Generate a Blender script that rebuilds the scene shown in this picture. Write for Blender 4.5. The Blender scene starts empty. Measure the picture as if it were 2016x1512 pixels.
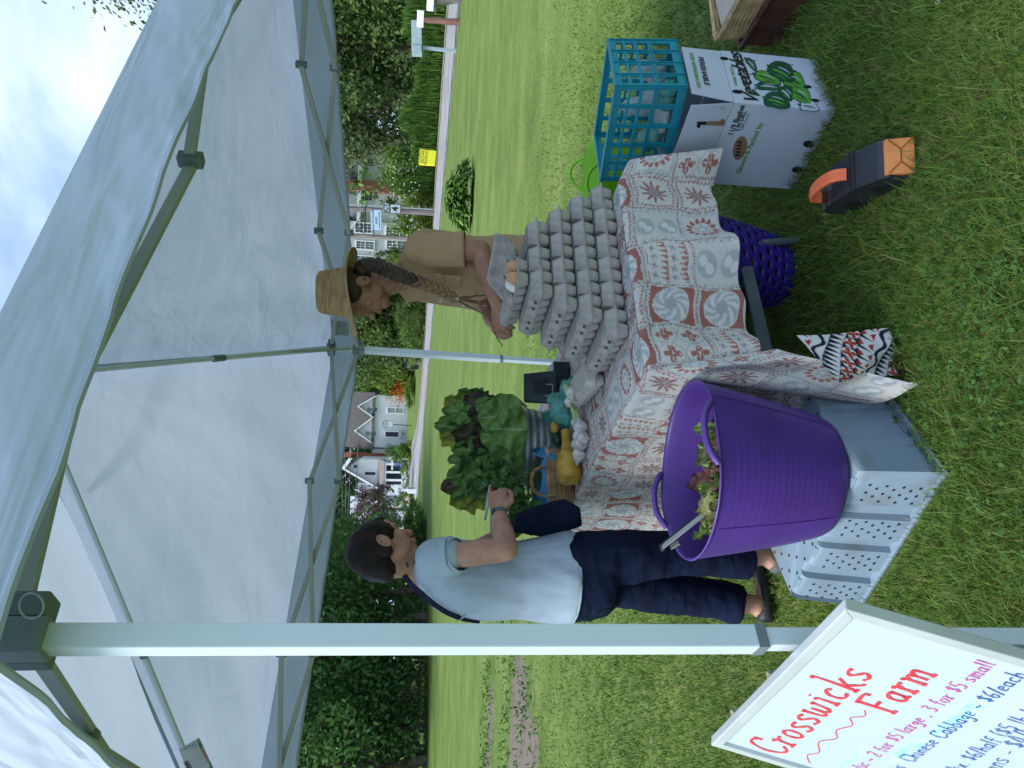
import bpy, bmesh, math, random
import numpy as np
from mathutils import Vector, Matrix, Euler, noise
random.seed(7); RNG = np.random.default_rng(7)
sc = bpy.context.scene; COL = sc.collection
R = math.radians; PI = math.pi

# ------------------------------------------------------------ camera
CAMH = 1.45; FPX = 1515.0; PITCH = R(7.9); ROLL = R(1.9)
_F = Vector((0, math.cos(PITCH), -math.sin(PITCH))); _R = Vector((1, 0, 0)); _D = Vector((0, -math.sin(PITCH), -math.cos(PITCH)))
cam_x = _R*math.sin(ROLL) + _D*math.cos(ROLL)
cam_y = _R*math.cos(ROLL) - _D*math.sin(ROLL)
cd = bpy.data.cameras.new('camera'); cam = bpy.data.objects.new('camera', cd); COL.objects.link(cam)
m = Matrix((cam_x, cam_y, -_F)).transposed().to_4x4(); m.translation = Vector((0, 0, CAMH))
cam.matrix_world = m
cd.sensor_width = 36; cd.lens = 36*FPX/2016; cd.clip_start = .05; cd.clip_end = 900
sc.camera = cam

def at(px, py, Y=None, z=None):
    """world point seen at a photo pixel, at depth Y or height z"""
    u = (1512-py-756)/FPX; v = (px-1008)/FPX
    a = u*math.cos(ROLL)+v*math.sin(ROLL); b = -u*math.sin(ROLL)+v*math.cos(ROLL)
    r = _R*a + _D*b + _F
    t = Y/r.y if Y is not None else (z-CAMH)/r.z
    return Vector((0, 0, CAMH)) + r*t

# ------------------------------------------------------------ world, sun, exposure
w = bpy.data.worlds.new('World'); sc.world = w; w.use_nodes = True
nt = w.node_tree; nt.nodes.clear()
def N(nt, t, **k):
    n = nt.nodes.new(t)
    for a, b in k.items():
        if a.startswith('i_'):
            key = a[2:].replace('_', ' ')
            n.inputs[int(key) if key.isdigit() else key].default_value = b
        else: setattr(n, a, b)
    return n
SUN_EL, SUN_AZ = R(54), R(240)     # azimuth measured from +Y clockwise
out = N(nt, 'ShaderNodeOutputWorld'); bg = N(nt, 'ShaderNodeBackground')
sky = N(nt, 'ShaderNodeTexSky', sky_type='NISHITA', sun_disc=False, sun_elevation=SUN_EL, sun_rotation=SUN_AZ)
tc = N(nt, 'ShaderNodeTexCoord'); mp = N(nt, 'ShaderNodeMapping')
mp.inputs['Scale'].default_value = (1.0, 1.0, 2.2)
nz = N(nt, 'ShaderNodeTexNoise', i_Scale=3.2, i_Detail=7.0, i_Roughness=.55, i_Distortion=.3)
rp = N(nt, 'ShaderNodeValToRGB'); rp.color_ramp.elements[0].position = .30; rp.color_ramp.elements[1].position = .55
nz2 = N(nt, 'ShaderNodeTexNoise', i_Scale=6.0, i_Detail=5.0)
cr = N(nt, 'ShaderNodeValToRGB')
cr.color_ramp.elements[0].position = .3; cr.color_ramp.elements[0].color = (2.5, 3.4, 5.0, 1)
cr.color_ramp.elements[1].position = .75; cr.color_ramp.elements[1].color = (4.0, 4.7, 5.7, 1)
mix = N(nt, 'ShaderNodeMixRGB')
L = nt.links.new
L(tc.outputs['Generated'], mp.inputs[0]); L(mp.outputs[0], nz.inputs[0]); L(mp.outputs[0], nz2.inputs[0])
L(nz.outputs[0], rp.inputs[0]); L(nz2.outputs[0], cr.inputs[0])
L(rp.outputs[0], mix.inputs[0]); L(sky.outputs[0], mix.inputs[1]); L(cr.outputs[0], mix.inputs[2])
L(mix.outputs[0], bg.inputs[0]); bg.inputs[1].default_value = .115; L(bg.outputs[0], out.inputs[0])
sd = bpy.data.lights.new('sun', 'SUN'); sd.energy = 2.1; sd.angle = R(24); sd.color = (1, .985, .96)
so = bpy.data.objects.new('sun', sd); COL.objects.link(so)
sv = Vector((math.sin(SUN_AZ)*math.cos(SUN_EL), math.cos(SUN_AZ)*math.cos(SUN_EL), math.sin(SUN_EL)))
so.rotation_euler = sv.to_track_quat('Z', 'Y').to_euler(); so.location = (0, 0, 30)
sc.view_settings.view_transform = 'Standard'; sc.view_settings.look = 'None'
sc.view_settings.exposure = 1.22; sc.view_settings.gamma = 1

# ------------------------------------------------------------ materials
MATS = {}
def mat(name, col, rough=.6, col2=None, scale=8, detail=4, bump=0, bscale=None, stretch=None, metal=0, spec=.4,
        trans=0, attr=None, lo=.4, hi=.6, coords='Object', sheen=0, alpha=None, bdist=.01):
    if name in MATS: return MATS[name]
    M = bpy.data.materials.new(name); M.use_nodes = True; n = M.node_tree; n.nodes.clear(); l = n.links.new
    o = N(n, 'ShaderNodeOutputMaterial'); b = N(n, 'ShaderNodeBsdfPrincipled')
    b.inputs['Roughness'].default_value = rough; b.inputs['Metallic'].default_value = metal
    b.inputs['Specular IOR Level'].default_value = spec
    t = N(n, 'ShaderNodeTexCoord'); mp = N(n, 'ShaderNodeMapping'); l(t.outputs[coords], mp.inputs[0])
    if stretch: mp.inputs['Scale'].default_value = stretch
    c4 = lambda c: (c[0], c[1], c[2], 1)
    src = None
    if attr:
        a = N(n, 'ShaderNodeAttribute', attribute_name=attr); src = a.outputs['Color']
    if col2 is not None or attr is None:
        nz = N(n, 'ShaderNodeTexNoise', i_Scale=scale, i_Detail=detail); l(mp.outputs[0], nz.inputs[0])
        r = N(n, 'ShaderNodeValToRGB'); r.color_ramp.elements[0].position = lo; r.color_ramp.elements[1].position = hi
        cc2 = col2 if col2 is not None else tuple(x*.86 for x in col)
        r.color_ramp.elements[0].color = c4(cc2); r.color_ramp.elements[1].color = c4(col)
        l(nz.outputs[0], r.inputs[0])
        if src is None: src = r.outputs[0]
        else:
            mm = N(n, 'ShaderNodeMixRGB', blend_type='MULTIPLY', i_0=1.0); l(src, mm.inputs[1]); l(r.outputs[0], mm.inputs[2]); src = mm.outputs[0]
    l(src, b.inputs['Base Color'])
    if bump:
        nb = N(n, 'ShaderNodeTexNoise', i_Scale=bscale or scale*3, i_Detail=5.0); l(mp.outputs[0], nb.inputs[0])
        bp = N(n, 'ShaderNodeBump', i_Strength=bump, i_Distance=bdist); l(nb.outputs[0], bp.inputs['Height']); l(bp.outputs[0], b.inputs['Normal'])
    if alpha is not None: b.inputs['Alpha'].default_value = alpha
    if trans:
        tr = N(n, 'ShaderNodeBsdfTranslucent'); l(src, tr.inputs[0]); ms = N(n, 'ShaderNodeMixShader', i_0=trans)
        l(b.outputs[0], ms.inputs[1]); l(tr.outputs[0], ms.inputs[2]); l(ms.outputs[0], o.inputs[0])
    else: l(b.outputs[0], o.inputs[0])
    M['b'] = 1; MATS[name] = M
    return M
def node_of(M, t): return [x for x in M.node_tree.nodes if x.bl_idname == t][0]

# ------------------------------------------------------------ mesh helpers
class MB:
    def __init__(s): s.v = []; s.f = []; s.c = None
    def add(s, vs, fs):
        o = len(s.v); s.v += [Vector(v) for v in vs]; s.f += [tuple(i+o for i in f) for f in fs]; return s
    def box(s, c, d, rot=None, taper=1.0):
        x, y, z = d[0]/2, d[1]/2, d[2]/2; vs = []
        for sz in (-1, 1):
            k = taper if sz > 0 else 1
            for sx, sy in ((-1, -1), (1, -1), (1, 1), (-1, 1)):
                p = Vector((sx*x*k, sy*y*k, sz*z))
                if rot is not None: p = rot @ p
                vs.append(p+Vector(c))
        return s.add(vs, [(3, 2, 1, 0), (4, 5, 6, 7), (0, 1, 5, 4), (1, 2, 6, 5), (2, 3, 7, 6), (3, 0, 4, 7)])
    def loft(s, rings, cap=True, closed=False):
        """rings: lists of equal length of points"""
        n = len(rings[0]); o = len(s.v); fs = []
        for r in rings: s.v += [Vector(p) for p in r]
        m = len(rings)
        for i in range(m if closed else m-1):
            a = o+i*n; b = o+((i+1) % m)*n
            for j in range(n):
                k = (j+1) % n; fs.append((a+j, a+k, b+k, b+j))
        if cap and not closed:
            fs.append(tuple(o+j for j in reversed(range(n)))); fs.append(tuple(o+(m-1)*n+j for j in range(n)))
        s.f += fs; return s
    def tube(s, path, rad, seg=8, cap=True, flat=1.0, up=None, closed=False):
        path = [Vector(p) for p in path]; n = len(path)
        if not hasattr(rad, '__len__'): rad = [rad]*n
        rings = []; prev = None
        for i, p in enumerate(path):
            if closed: t = path[(i+1) % n]-path[i-1]
            else: t = path[min(i+1, n-1)]-path[max(i-1, 0)]
            if t.length < 1e-9: t = Vector((0, 0, 1))
            t.normalize()
            if prev is None:
                u = Vector(up) if up is not None else (Vector((0, 0, 1)) if abs(t.z) < .9 else Vector((1, 0, 0)))
            else: u = prev
            u = (u - t*u.dot(t)).normalized(); prev = u; w_ = t.cross(u)
            rings.append([p + (u*math.cos(2*PI*k/seg)*flat + w_*math.sin(2*PI*k/seg))*rad[i] for k in range(seg)])
        return s.loft(rings, cap, closed)
    def lathe(s, prof, c=(0, 0, 0), seg=32, cap=False, sx=1, sy=1):
        c = Vector(c); return s.loft([[c+Vector((r*math.cos(2*PI*k/seg)*sx, r*math.sin(2*PI*k/seg)*sy, z)) for k in range(seg)] for r, z in prof], cap)
    def ell(s, c, r, rot=None, seg=14, rings=9):
        c = Vector(c); rr = []
        for i in range(1, rings):
            a = PI*i/rings
            ring = []
            for k in range(seg):
                p = Vector((r[0]*math.sin(a)*math.cos(2*PI*k/seg), r[1]*math.sin(a)*math.sin(2*PI*k/seg), -r[2]*math.cos(a)))
                if rot is not None: p = rot @ p
                ring.append(c+p)
            rr.append(ring)
        return s.loft(rr, True)
    def grid(s, fn, nu, nv):
        o = len(s.v)
        for i in range(nu+1):
            for j in range(nv+1): s.v.append(Vector(fn(i/nu, j/nv)))
        for i in range(nu):
            for j in range(nv):
                a = o+i*(nv+1)+j; s.f.append((a, a+nv+1, a+nv+2, a+1))
        return s
    def prism(s, pts, h):     # pts world polygon list, h extrusion vector
        h = Vector(h); return s.loft([pts, [Vector(p)+h for p in pts]], True)
    def bar(s, a, b, w_, t, up=(0, 0, 1)):
        a, b = Vector(a), Vector(b); d = b-a; ln = d.length; d.normalize(); u = Vector(up)
        if abs(d.dot(u)) > .98: u = Vector((1, 0, 0))
        u = (u-d*u.dot(d)).normalized(); sd_ = d.cross(u)
        return s.loft([[p+sd_*w_/2*x+u*t/2*y for x, y in ((-1, -1), (1, -1), (1, 1), (-1, 1))] for p in (a, b)], True)
    def mod(s, fn): s.v = [Vector(fn(v)) for v in s.v]; return s

def tag(o, label=None, cat=None, group=None, kind=None):
    if label: o['label'] = label
    if cat: o['category'] = cat
    if group: o['group'] = group
    if kind: o['kind'] = kind
    return o
def thing(name, label, cat, loc=(0, 0, 0), rz=0, group=None):
    o = bpy.data.objects.new(name, None); COL.objects.link(o); o.location = loc; o.rotation_euler = (0, 0, rz); o.empty_display_size = .1
    return tag(o, label, cat, group)
def mesh_of(name, mb, mats, smooth=False, bevel=0, calc=True):
    me = bpy.data.meshes.new(name); me.from_pydata([tuple(v) for v in mb.v], [], mb.f)
    for mm in (mats if isinstance(mats, (list, tuple)) else [mats]): me.materials.append(mm)
    if calc or bevel:
        bm = bmesh.new(); bm.from_mesh(me)
        if calc: bmesh.ops.recalc_face_normals(bm, faces=bm.faces)
        if bevel:
            es = [e for e in bm.edges if len(e.link_faces) == 2 and e.calc_face_angle(0) > .5]
            bmesh.ops.bevel(bm, geom=es, offset=bevel, segments=2, affect='EDGES', profile=.6, clamp_overlap=True)
        bm.to_mesh(me); bm.free()
    if smooth:
        me.polygons.foreach_set('use_smooth', [True]*len(me.polygons))
        if smooth != 'all':
            try: me.set_sharp_from_angle(angle=R(40))
            except Exception: pass
    return me
def wloc(o):
    v = Vector(o.location)
    while o.parent: o = o.parent; v += Vector(o.location)
    return v
def obj(name, mb, mats, parent=None, smooth=True, bevel=0, local=False, label=None, me=None):
    """local: verts are in the parent's frame; otherwise they are world coordinates and the (unrotated) parent offset is removed"""
    if me is None:
        if parent is not None and not local:
            off = wloc(parent); mb.v = [v-off for v in mb.v]
        me = mesh_of(name, mb, mats, smooth, bevel)
    o = bpy.data.objects.new(name, me); COL.objects.link(o)
    if parent is not None: o.parent = parent
    if label: o['label'] = label
    return o
def solo(name, mb, mats, loc, label, cat, group=None, **k):
    loc = Vector(loc); mb.v = [v-loc for v in mb.v]
    o = obj(name, mb, mats, None, **k); o.location = loc
    return tag(o, label, cat, group)
def struct(name, mb, m, **k):
    o = obj(name, mb, m, None, **k); o['kind'] = 'structure'; return o
def kids(o): return [c for c in bpy.data.objects if c.parent == o]
def copy_tree(o, parent=None):
    ch = kids(o); c = o.copy(); COL.objects.link(c)
    if parent is not None: c.parent = parent
    for k in ch: copy_tree(k, c)
    return c
def np_mesh(name, V, Fq, m, cols=None, smooth=False):
    """V (n,3), Fq (k,4) or (k,3) int; cols (n,3) -> 'col' attribute"""
    me = bpy.data.meshes.new(name); n = len(V); k, q = Fq.shape
    me.vertices.add(n); me.vertices.foreach_set('co', V.astype(np.float32).ravel())
    me.loops.add(k*q); me.loops.foreach_set('vertex_index', Fq.astype(np.int32).ravel())
    me.polygons.add(k); me.polygons.foreach_set('loop_start', np.arange(0, k*q, q, dtype=np.int32))
    me.polygons.foreach_set('loop_total', np.full(k, q, dtype=np.int32))
    if smooth: me.polygons.foreach_set('use_smooth', np.ones(k, dtype=bool))
    me.update(calc_edges=True)
    if cols is not None:
        a = me.color_attributes.new('col', 'FLOAT_COLOR', 'POINT')
        c4 = np.ones((n, 4), np.float32); c4[:, :3] = cols; a.data.foreach_set('color', c4.ravel())
    me.materials.append(m); return me
def remesh(name, mb, m, voxel=.006, smooth_it=4, parent=None, deci=None, noise_amp=0, noise_scale=20, stretch=(1, 1, 1)):
    if parent is not None: off = wloc(parent); mb.v = [v-off for v in mb.v]
    me = mesh_of(name+'_raw', mb, m); o = bpy.data.objects.new('tmp', me); COL.objects.link(o)
    r = o.modifiers.new('r', 'REMESH'); r.mode = 'VOXEL'; r.voxel_size = voxel
    s = o.modifiers.new('s', 'SMOOTH'); s.iterations = smooth_it; s.factor = .6
    if deci: d = o.modifiers.new('d', 'DECIMATE'); d.ratio = deci
    dg = bpy.context.evaluated_depsgraph_get(); m2 = bpy.data.meshes.new_from_object(o.evaluated_get(dg))
    bpy.data.objects.remove(o); bpy.data.meshes.remove(me)
    if noise_amp:
        nV = len(m2.vertices); co = np.empty(nV*3, np.float32); no = np.empty(nV*3, np.float32)
        m2.vertices.foreach_get('co', co); m2.vertex_normals.foreach_get('vector', no); co = co.reshape(-1, 3); no = no.reshape(-1, 3)
        q = co*np.array(stretch, np.float32)*noise_scale; am = np.array([noise.fractal(Vector(r_), 1.0, 2.0, 3) for r_ in q.tolist()], np.float32)
        m2.vertices.foreach_set('co', (co+no*(am*noise_amp)[:, None]).ravel()); m2.update()
    m2.name = name; m2.materials.clear(); m2.materials.append(m)
    m2.polygons.foreach_set('use_smooth', [True]*len(m2.polygons))
    oo = bpy.data.objects.new(name, m2); COL.objects.link(oo)
    if parent is not None: oo.parent = parent
    return oo
def text_mb(txt, size, o, xd, yd, depth=.0006, shear=0, align='CENTER', lift=.0015, bold=0, space=1.0):
    """flat lettering as real thin geometry: xd reading direction, yd up direction"""
    cu = bpy.data.curves.new('t', 'FONT'); cu.body = txt; cu.size = size; cu.align_x = align; cu.align_y = 'CENTER'
    cu.shear = shear; cu.offset = bold; cu.resolution_u = 3; cu.space_character = space; cu.space_line = .9
    ob = bpy.data.objects.new('t', cu); COL.objects.link(ob); dg = bpy.context.evaluated_depsgraph_get()
    me = bpy.data.meshes.new_from_object(ob.evaluated_get(dg)); bpy.data.objects.remove(ob)
    o, xd, yd = Vector(o), Vector(xd).normalized(), Vector(yd).normalized(); nd = xd.cross(yd)
    mb = MB(); mb.add([o+xd*v.co.x+yd*v.co.y+nd*lift for v in me.vertices], [tuple(p.vertices) for p in me.polygons])
    bpy.data.meshes.remove(me); return mb
def smooth_path(pts, n=4, closed=False):
    pts = [Vector(p) for p in pts]; out = []; k = len(pts)
    for i in range(k if closed else k-1):
        if closed: p0, p1, p2, p3 = pts[i-1], pts[i], pts[(i+1) % k], pts[(i+2) % k]
        else: p0, p1, p2, p3 = pts[max(i-1, 0)], pts[i], pts[i+1], pts[min(i+2, k-1)]
        for j in range(n):
            t = j/n
            out.append(.5*((2*p1)+(p2-p0)*t+(2*p0-5*p1+4*p2-p3)*t*t+(3*p1-p0-3*p2+p3)*t**3))
    if not closed: out.append(pts[-1])
    return out
def oct_ring(c, hx, hy, ch):
    c = Vector(c); return [c+Vector(p) for p in ((hx-ch, -hy, 0), (hx, -hy+ch, 0), (hx, hy-ch, 0), (hx-ch, hy, 0), (-hx+ch, hy, 0), (-hx, hy-ch, 0), (-hx, -hy+ch, 0), (-hx+ch, -hy, 0))]
def ring_rect(c, ax, ay, rr=.25, n=24):     # superellipse ring
    c, ax, ay = Vector(c), Vector(ax), Vector(ay); o = []
    for k in range(n):
        a = 2*PI*k/n; ca, sa = math.cos(a), math.sin(a)
        x = math.copysign(abs(ca)**rr, ca); y = math.copysign(abs(sa)**rr, sa); o.append(c+ax*x+ay*y)
    return o

# ------------------------------------------------------------ terrain
def g(x, y):
    t = min(max((y-80)/35, 0), 1); return 1.0*t*t*(3-2*t)
def g_np(x, y):
    t = np.clip((y-80)/35, 0, 1); return 1.0*t*t*(3-2*t)
EDGE = [(46, -40), (32, -12), (24, 5), (18.2, 17), (13.4, 27.2), (8.3, 37.3), (1.6, 48), (-6, 62.5), (-13.2, 80), (-19.5, 103), (-27, 135), (-40, 185)]
edge = smooth_path([(a, b, 0) for a, b in EDGE], 8)
def off_edge(i, d):
    t = edge[min(i+1, len(edge)-1)]-edge[max(i-1, 0)]; t.normalize(); nrm = Vector((t.y, -t.x, 0)); p = edge[i]+nrm*d
    return p

# grass ground with soil patch, all one sheet
def ground_material():
    M = bpy.data.materials.new('lawn'); M.use_nodes = True; n = M.node_tree; n.nodes.clear(); l = n.links.new
    o = N(n, 'ShaderNodeOutputMaterial'); b = N(n, 'ShaderNodeBsdfPrincipled', i_Roughness=.9); b.inputs['Specular IOR Level'].default_value = .15
    t = N(n, 'ShaderNodeTexCoord')
    mp = N(n, 'ShaderNodeMapping'); l(t.outputs['Object'], mp.inputs[0]); mp.inputs['Scale'].default_value = (.7, 1.1, 1); mp.inputs['Rotation'].default_value = (0, 0, .25)
    n1 = N(n, 'ShaderNodeTexNoise', i_Scale=.8, i_Detail=12.0, i_Roughness=.72); l(mp.outputs[0], n1.inputs[0])
    r1 = N(n, 'ShaderNodeValToRGB'); e = r1.color_ramp.elements
    e[0].position = .3; e[0].color = (.065, .112, .022, 1); e[1].position = .72; e[1].color = (.175, .205, .07, 1)
    x = e.new(.5); x.color = (.108, .158, .036, 1)
    l(n1.outputs[0], r1.inputs[0])
    n2 = N(n, 'ShaderNodeTexNoise', i_Scale=9.0, i_Detail=15.0, i_Roughness=.92); l(t.outputs['Object'], n2.inputs[0])
    r2 = N(n, 'ShaderNodeValToRGB'); r2.color_ramp.elements[0].position = .35; r2.color_ramp.elements[0].color = (.42, .50, .34, 1); r2.color_ramp.elements[1].position = .65; r2.color_ramp.elements[1].color = (1.5, 1.42, 1.4, 1)
    l(n2.outputs[0], r2.inputs[0])
    mm = N(n, 'ShaderNodeMixRGB', blend_type='MULTIPLY', i_0=.85); l(r1.outputs[0], mm.inputs[1]); l(r2.outputs[0], mm.inputs[2])
    a = N(n, 'ShaderNodeAttribute', attribute_name='col')     # r = bare soil amount
    sp = N(n, 'ShaderNodeSeparateColor'); l(a.outputs['Color'], sp.inputs[0])
    n3 = N(n, 'ShaderNodeTexNoise', i_Scale=3.0, i_Detail=8.0, i_Roughness=.7); l(t.outputs['Object'], n3.inputs[0])
    ad = N(n, 'ShaderNodeMath', operation='ADD'); l(sp.outputs[0], ad.inputs[0]); l(n3.outputs[0], ad.inputs[1])
    r3 = N(n, 'ShaderNodeValToRGB'); r3.color_ramp.elements[0].position = .93; r3.color_ramp.elements[1].position = 1.0
    l(ad.outputs[0], r3.inputs[0])
    soil = N(n, 'ShaderNodeValToRGB'); soil.color_ramp.elements[0].color = (.07, .055, .042, 1); soil.color_ramp.elements[1].color = (.24, .20, .165, 1)
    n4 = N(n, 'ShaderNodeTexNoise', i_Scale=18.0, i_Detail=8.0, i_Roughness=.8); l(t.outputs['Object'], n4.inputs[0]); l(n4.outputs[0], soil.inputs[0])
    m2 = N(n, 'ShaderNodeMixRGB'); l(r3.outputs[0], m2.inputs[0]); l(mm.outputs[0], m2.inputs[1]); l(soil.outputs[0], m2.inputs[2])
    l(m2.outputs[0], b.inputs['Base Color'])
    bp = N(n, 'ShaderNodeBump', i_Strength=.3, i_Distance=.03); l(n2.outputs[0], bp.inputs['Height']); l(bp.outputs[0], b.inputs['Normal'])
    l(b.outputs[0], o.inputs[0]); return M
def soil_amount(x, y):
    """bare soil tracks on the left of the lawn (metres)"""
    c1 = np.exp(-(((y-9.0+.10*(x+4.3))/.62)**2))*np.clip((-2.75-x)/.8, 0, 1)
    c1b = np.exp(-(((y-8.3+.45*(x+4.3))/.55)**2))*np.clip((-3.2-x)/.6, 0, 1)
    c2 = np.exp(-(((y-11.6+.05*(x+4))/.42)**2))*np.clip((-4.0-x)/1.0, 0, 1)*.85
    c3 = np.exp(-(((y-10.2)/.22)**2))*np.exp(-(((x+2.6)/.9)**2))*.55
    return np.clip(np.maximum.reduce([c1, c1b, c2, c3]), 0, 1)
xs = np.concatenate([np.linspace(-420, -30, 40), np.arange(-28, -8, .6), np.arange(-8, 8, .2), np.arange(8, 30, .8), np.linspace(32, 420, 40)])
ys = np.concatenate([np.linspace(-120, -6, 16), np.arange(-4, 16, .2), np.arange(16, 60, 1.2), np.arange(60, 130, 2.5), np.linspace(134, 600, 40)])
GX, GY = np.meshgrid(xs, ys, indexing='ij')
GZ = g_np(GX, GY) + np.where((GY < 30) & (GY > -3), .006*np.sin(GX*3.1+GY*1.7)*np.sin(GY*2.3), 0)
nx_, ny_ = GX.shape; idx = np.arange(nx_*ny_).reshape(nx_, ny_)
Fq = np.stack([idx[:-1, :-1].ravel(), idx[1:, :-1].ravel(), idx[1:, 1:].ravel(), idx[:-1, 1:].ravel()], 1)
so_ = soil_amount(GX, GY).ravel(); cc = np.stack([so_, so_, so_], 1)
lawn = ground_material()
me = np_mesh('ground', np.stack([GX.ravel(), GY.ravel(), GZ.ravel()], 1), Fq, lawn, cc, True)
go = bpy.data.objects.new('ground', me); COL.objects.link(go); go['kind'] = 'structure'

def strip(name, d0, d1, z, m, i0=0, i1=None):
    mb = MB(); i1 = i1 or len(edge); k = 0; mb.v = []
    for i in range(i0, i1):
        for d in (d0, (d0+d1)/2, d1):
            p = off_edge(i, d); mb.v.append(Vector((p.x, p.y, g(p.x, p.y)+z)))
    n_ = i1-i0
    for i in range(n_-1):
        for j in range(2): a = i*3+j; mb.f.append((a, a+1, a+4, a+3))
    return struct(name, mb, m)
asphalt = mat('asphalt', (.27, .27, .28), .9, (.20, .20, .215), scale=.8, bump=.4, bscale=60)
strip('road_shoulder', -.5, 9.6, .008, mat('gravel_shoulder', (.26, .25, .22), .95, (.11, .14, .06), scale=2.5, detail=8, bump=.5, bscale=50))
strip('road', 0, 7.2, .03, asphalt)
strip('road_marking', 3.45, 3.6, .036, mat('yellow_paint', (.75, .5, .18), .7, (.55, .42, .25), scale=6))
strip('road_marking', 3.75, 3.9, .036, MATS['yellow_paint'])
strip('sidewalk', 8.1, 9.2, .03, mat('concrete', (.24, .23, .215), .9, (.17, .16, .15), scale=3, bump=.3, bscale=40))

# ------------------------------------------------------------ leaves
def leaf_mat(name, trans=.35):
    M = mat(name, (1, 1, 1), .6, attr='col', spec=.12, trans=trans); return M
LEAF = leaf_mat('foliage'); BARK = mat('bark', (.16, .13, .10), .95, (.07, .055, .045), scale=6, bump=.8, bscale=20, stretch=(1, 1, .25))
def leaves_np(centers, nrm, size, aspect=1.0, cols=None, base=(0, 0, 0)):
    n = len(centers); nrm = nrm/np.linalg.norm(nrm, axis=1, keepdims=True)
    rnd = RNG.normal(size=(n, 3)); u = np.cross(nrm, rnd); u /= np.linalg.norm(u, axis=1, keepdims=True)+1e-9; v = np.cross(nrm, u)
    s = size[:, None] if hasattr(size, 'shape') else size
    a = u*s; b = v*s*aspect
    fold = nrm*s*.25
    V = np.stack([centers-a, centers-b*.75+fold*.3, centers+a, centers+b*.75+fold*.3], 1).reshape(-1, 3)
    Fq = np.arange(4*n).reshape(n, 4); C = np.repeat(cols, 4, axis=0)
    return V, Fq, C
def crown_points(n, c, r, clumps=40, spread=.28, shell=.6, flatten=0):
    """clumped points in an ellipsoid crown"""
    d = RNG.normal(size=(clumps, 3)); d /= np.linalg.norm(d, axis=1, keepdims=True)
    rad = shell+(1-shell)*RNG.random((clumps, 1))**.6
    rad *= 1+.22*np.sin(d[:, :1]*5+d[:, 2:3]*4+c[0])
    cc = d*rad; k = RNG.integers(0, clumps, n)
    e = RNG.normal(size=(n, 3)); e /= np.linalg.norm(e, axis=1, keepdims=True)+1e-9
    e *= (RNG.random((n, 1))**.45)*spread*(.6+.8*RNG.random((clumps, 1))[k])
    P = cc[k]+e
    out_n = e + cc[k]*.3 + np.array([0, 0, .25])*1.0 + RNG.normal(size=(n, 3))*.35
    return np.array(c)+P*np.array(r), out_n, k
def palette(k, n, c1, c2, nclump, var=.25):
    t = RNG.random(nclump)[k][:, None]*.65+RNG.random((n, 1))*.35
    c = np.array(c1)*(1-t)+np.array(c2)*t
    return c*(1-var/2+var*RNG.random((n, 1)))
def tree(label, x, y, h, cr, c1, c2, n=6000, leaf=.16, trunk_r=.25, crown_lo=.3, group=None, name='tree', clumps=60, cat='tree', spread=.28, z0=None, bark=None, shell=.6, limbs=9):
    z0 = g(x, y) if z0 is None else z0
    root = thing(name, label, cat, (x, y, z0), 0, group)
    ch = h*(1-crown_lo); cz = h*crown_lo+ch/2
    P, Nn, k = crown_points(n, (0, 0, cz), (cr, cr, ch/2), clumps, spread, shell)
    C = palette(k, n, c1, c2, clumps)
    V, Fq, C4 = leaves_np(P, Nn, leaf*(.6+.8*RNG.random(n)), .7, C)
    me = np_mesh('crown', V, Fq, LEAF, C4); o = bpy.data.objects.new('crown', me); COL.objects.link(o); o.parent = root
    mb = MB(); top = h*.8
    tp = [Vector((.03*cr*math.sin(i*1.3+x), .03*cr*math.cos(i*1.7+y), top*i/7)) for i in range(8)]
    mb.tube(tp, [trunk_r*(1.25 if i == 0 else 1-.12*i) for i in range(8)], 8)
    for q in range(limbs):
        zz = h*(crown_lo*.75+.5*(1-crown_lo)*q/limbs); a = q*2.4+x; ln = cr*(.55+.3*random.random())
        b0 = Vector((0, 0, zz)); b1 = b0+Vector((math.cos(a)*ln*.5, math.sin(a)*ln*.5, ln*.35)); b2 = b0+Vector((math.cos(a)*ln, math.sin(a)*ln, ln*.55))
        mb.tube([b0, b1, b2], [trunk_r*.42, trunk_r*.25, trunk_r*.1], 6)
    obj('trunk', mb, bark or BARK, root, local=True)
    return root
# ============================================================ BACKGROUND
WHITE = mat('white_paint', (.74, .77, .80), .6, (.66, .69, .73), scale=4)
SIDW = mat('white_siding', (.84, .85, .90), .6, (.80, .81, .86), scale=2)
SIDG = mat('pale_grey_siding', (.78, .78, .86), .6, (.72, .73, .81), scale=2)
def siding(M, pitch):
    n = M.node_tree; l = n.links.new; b = node_of(M, 'ShaderNodeBsdfPrincipled')
    t = N(n, 'ShaderNodeTexCoord'); wv = N(n, 'ShaderNodeTexWave', wave_type='BANDS', bands_direction='Z', wave_profile='SAW', i_Scale=1/pitch/3.1416*1.0)
    wv.inputs['Scale'].default_value = 1/(pitch*3.18); l(t.outputs['Object'], wv.inputs[0])
    bp = N(n, 'ShaderNodeBump', i_Strength=.9, i_Distance=.05); l(wv.outputs['Fac'], bp.inputs['Height']); l(bp.outputs[0], b.inputs['Normal'])
siding(SIDW, .14); siding(SIDG, .15)
ROOF = mat('brown_shingle', (.085, .078, .074), .9, (.055, .051, .049), scale=5, bump=.5, bscale=30)
BRICK = mat('red_brick', (.40, .13, .08), .9, (.28, .09, .06), scale=5, bump=.4, bscale=30)
BRICK2 = mat('dark_brick', (.26, .10, .08), .9, (.18, .07, .06), scale=5, bump=.4, bscale=30)
STONE = mat('foundation_stone', (.26, .24, .20), .95, (.08, .07, .06), scale=1.3, detail=8, bump=.5)
GLASS = mat('window_glass', (.10, .13, .15), .15, (.05, .07, .08), scale=.6, spec=.5)
DARKG = mat('dark_opening', (.02, .03, .04), .4)
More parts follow.
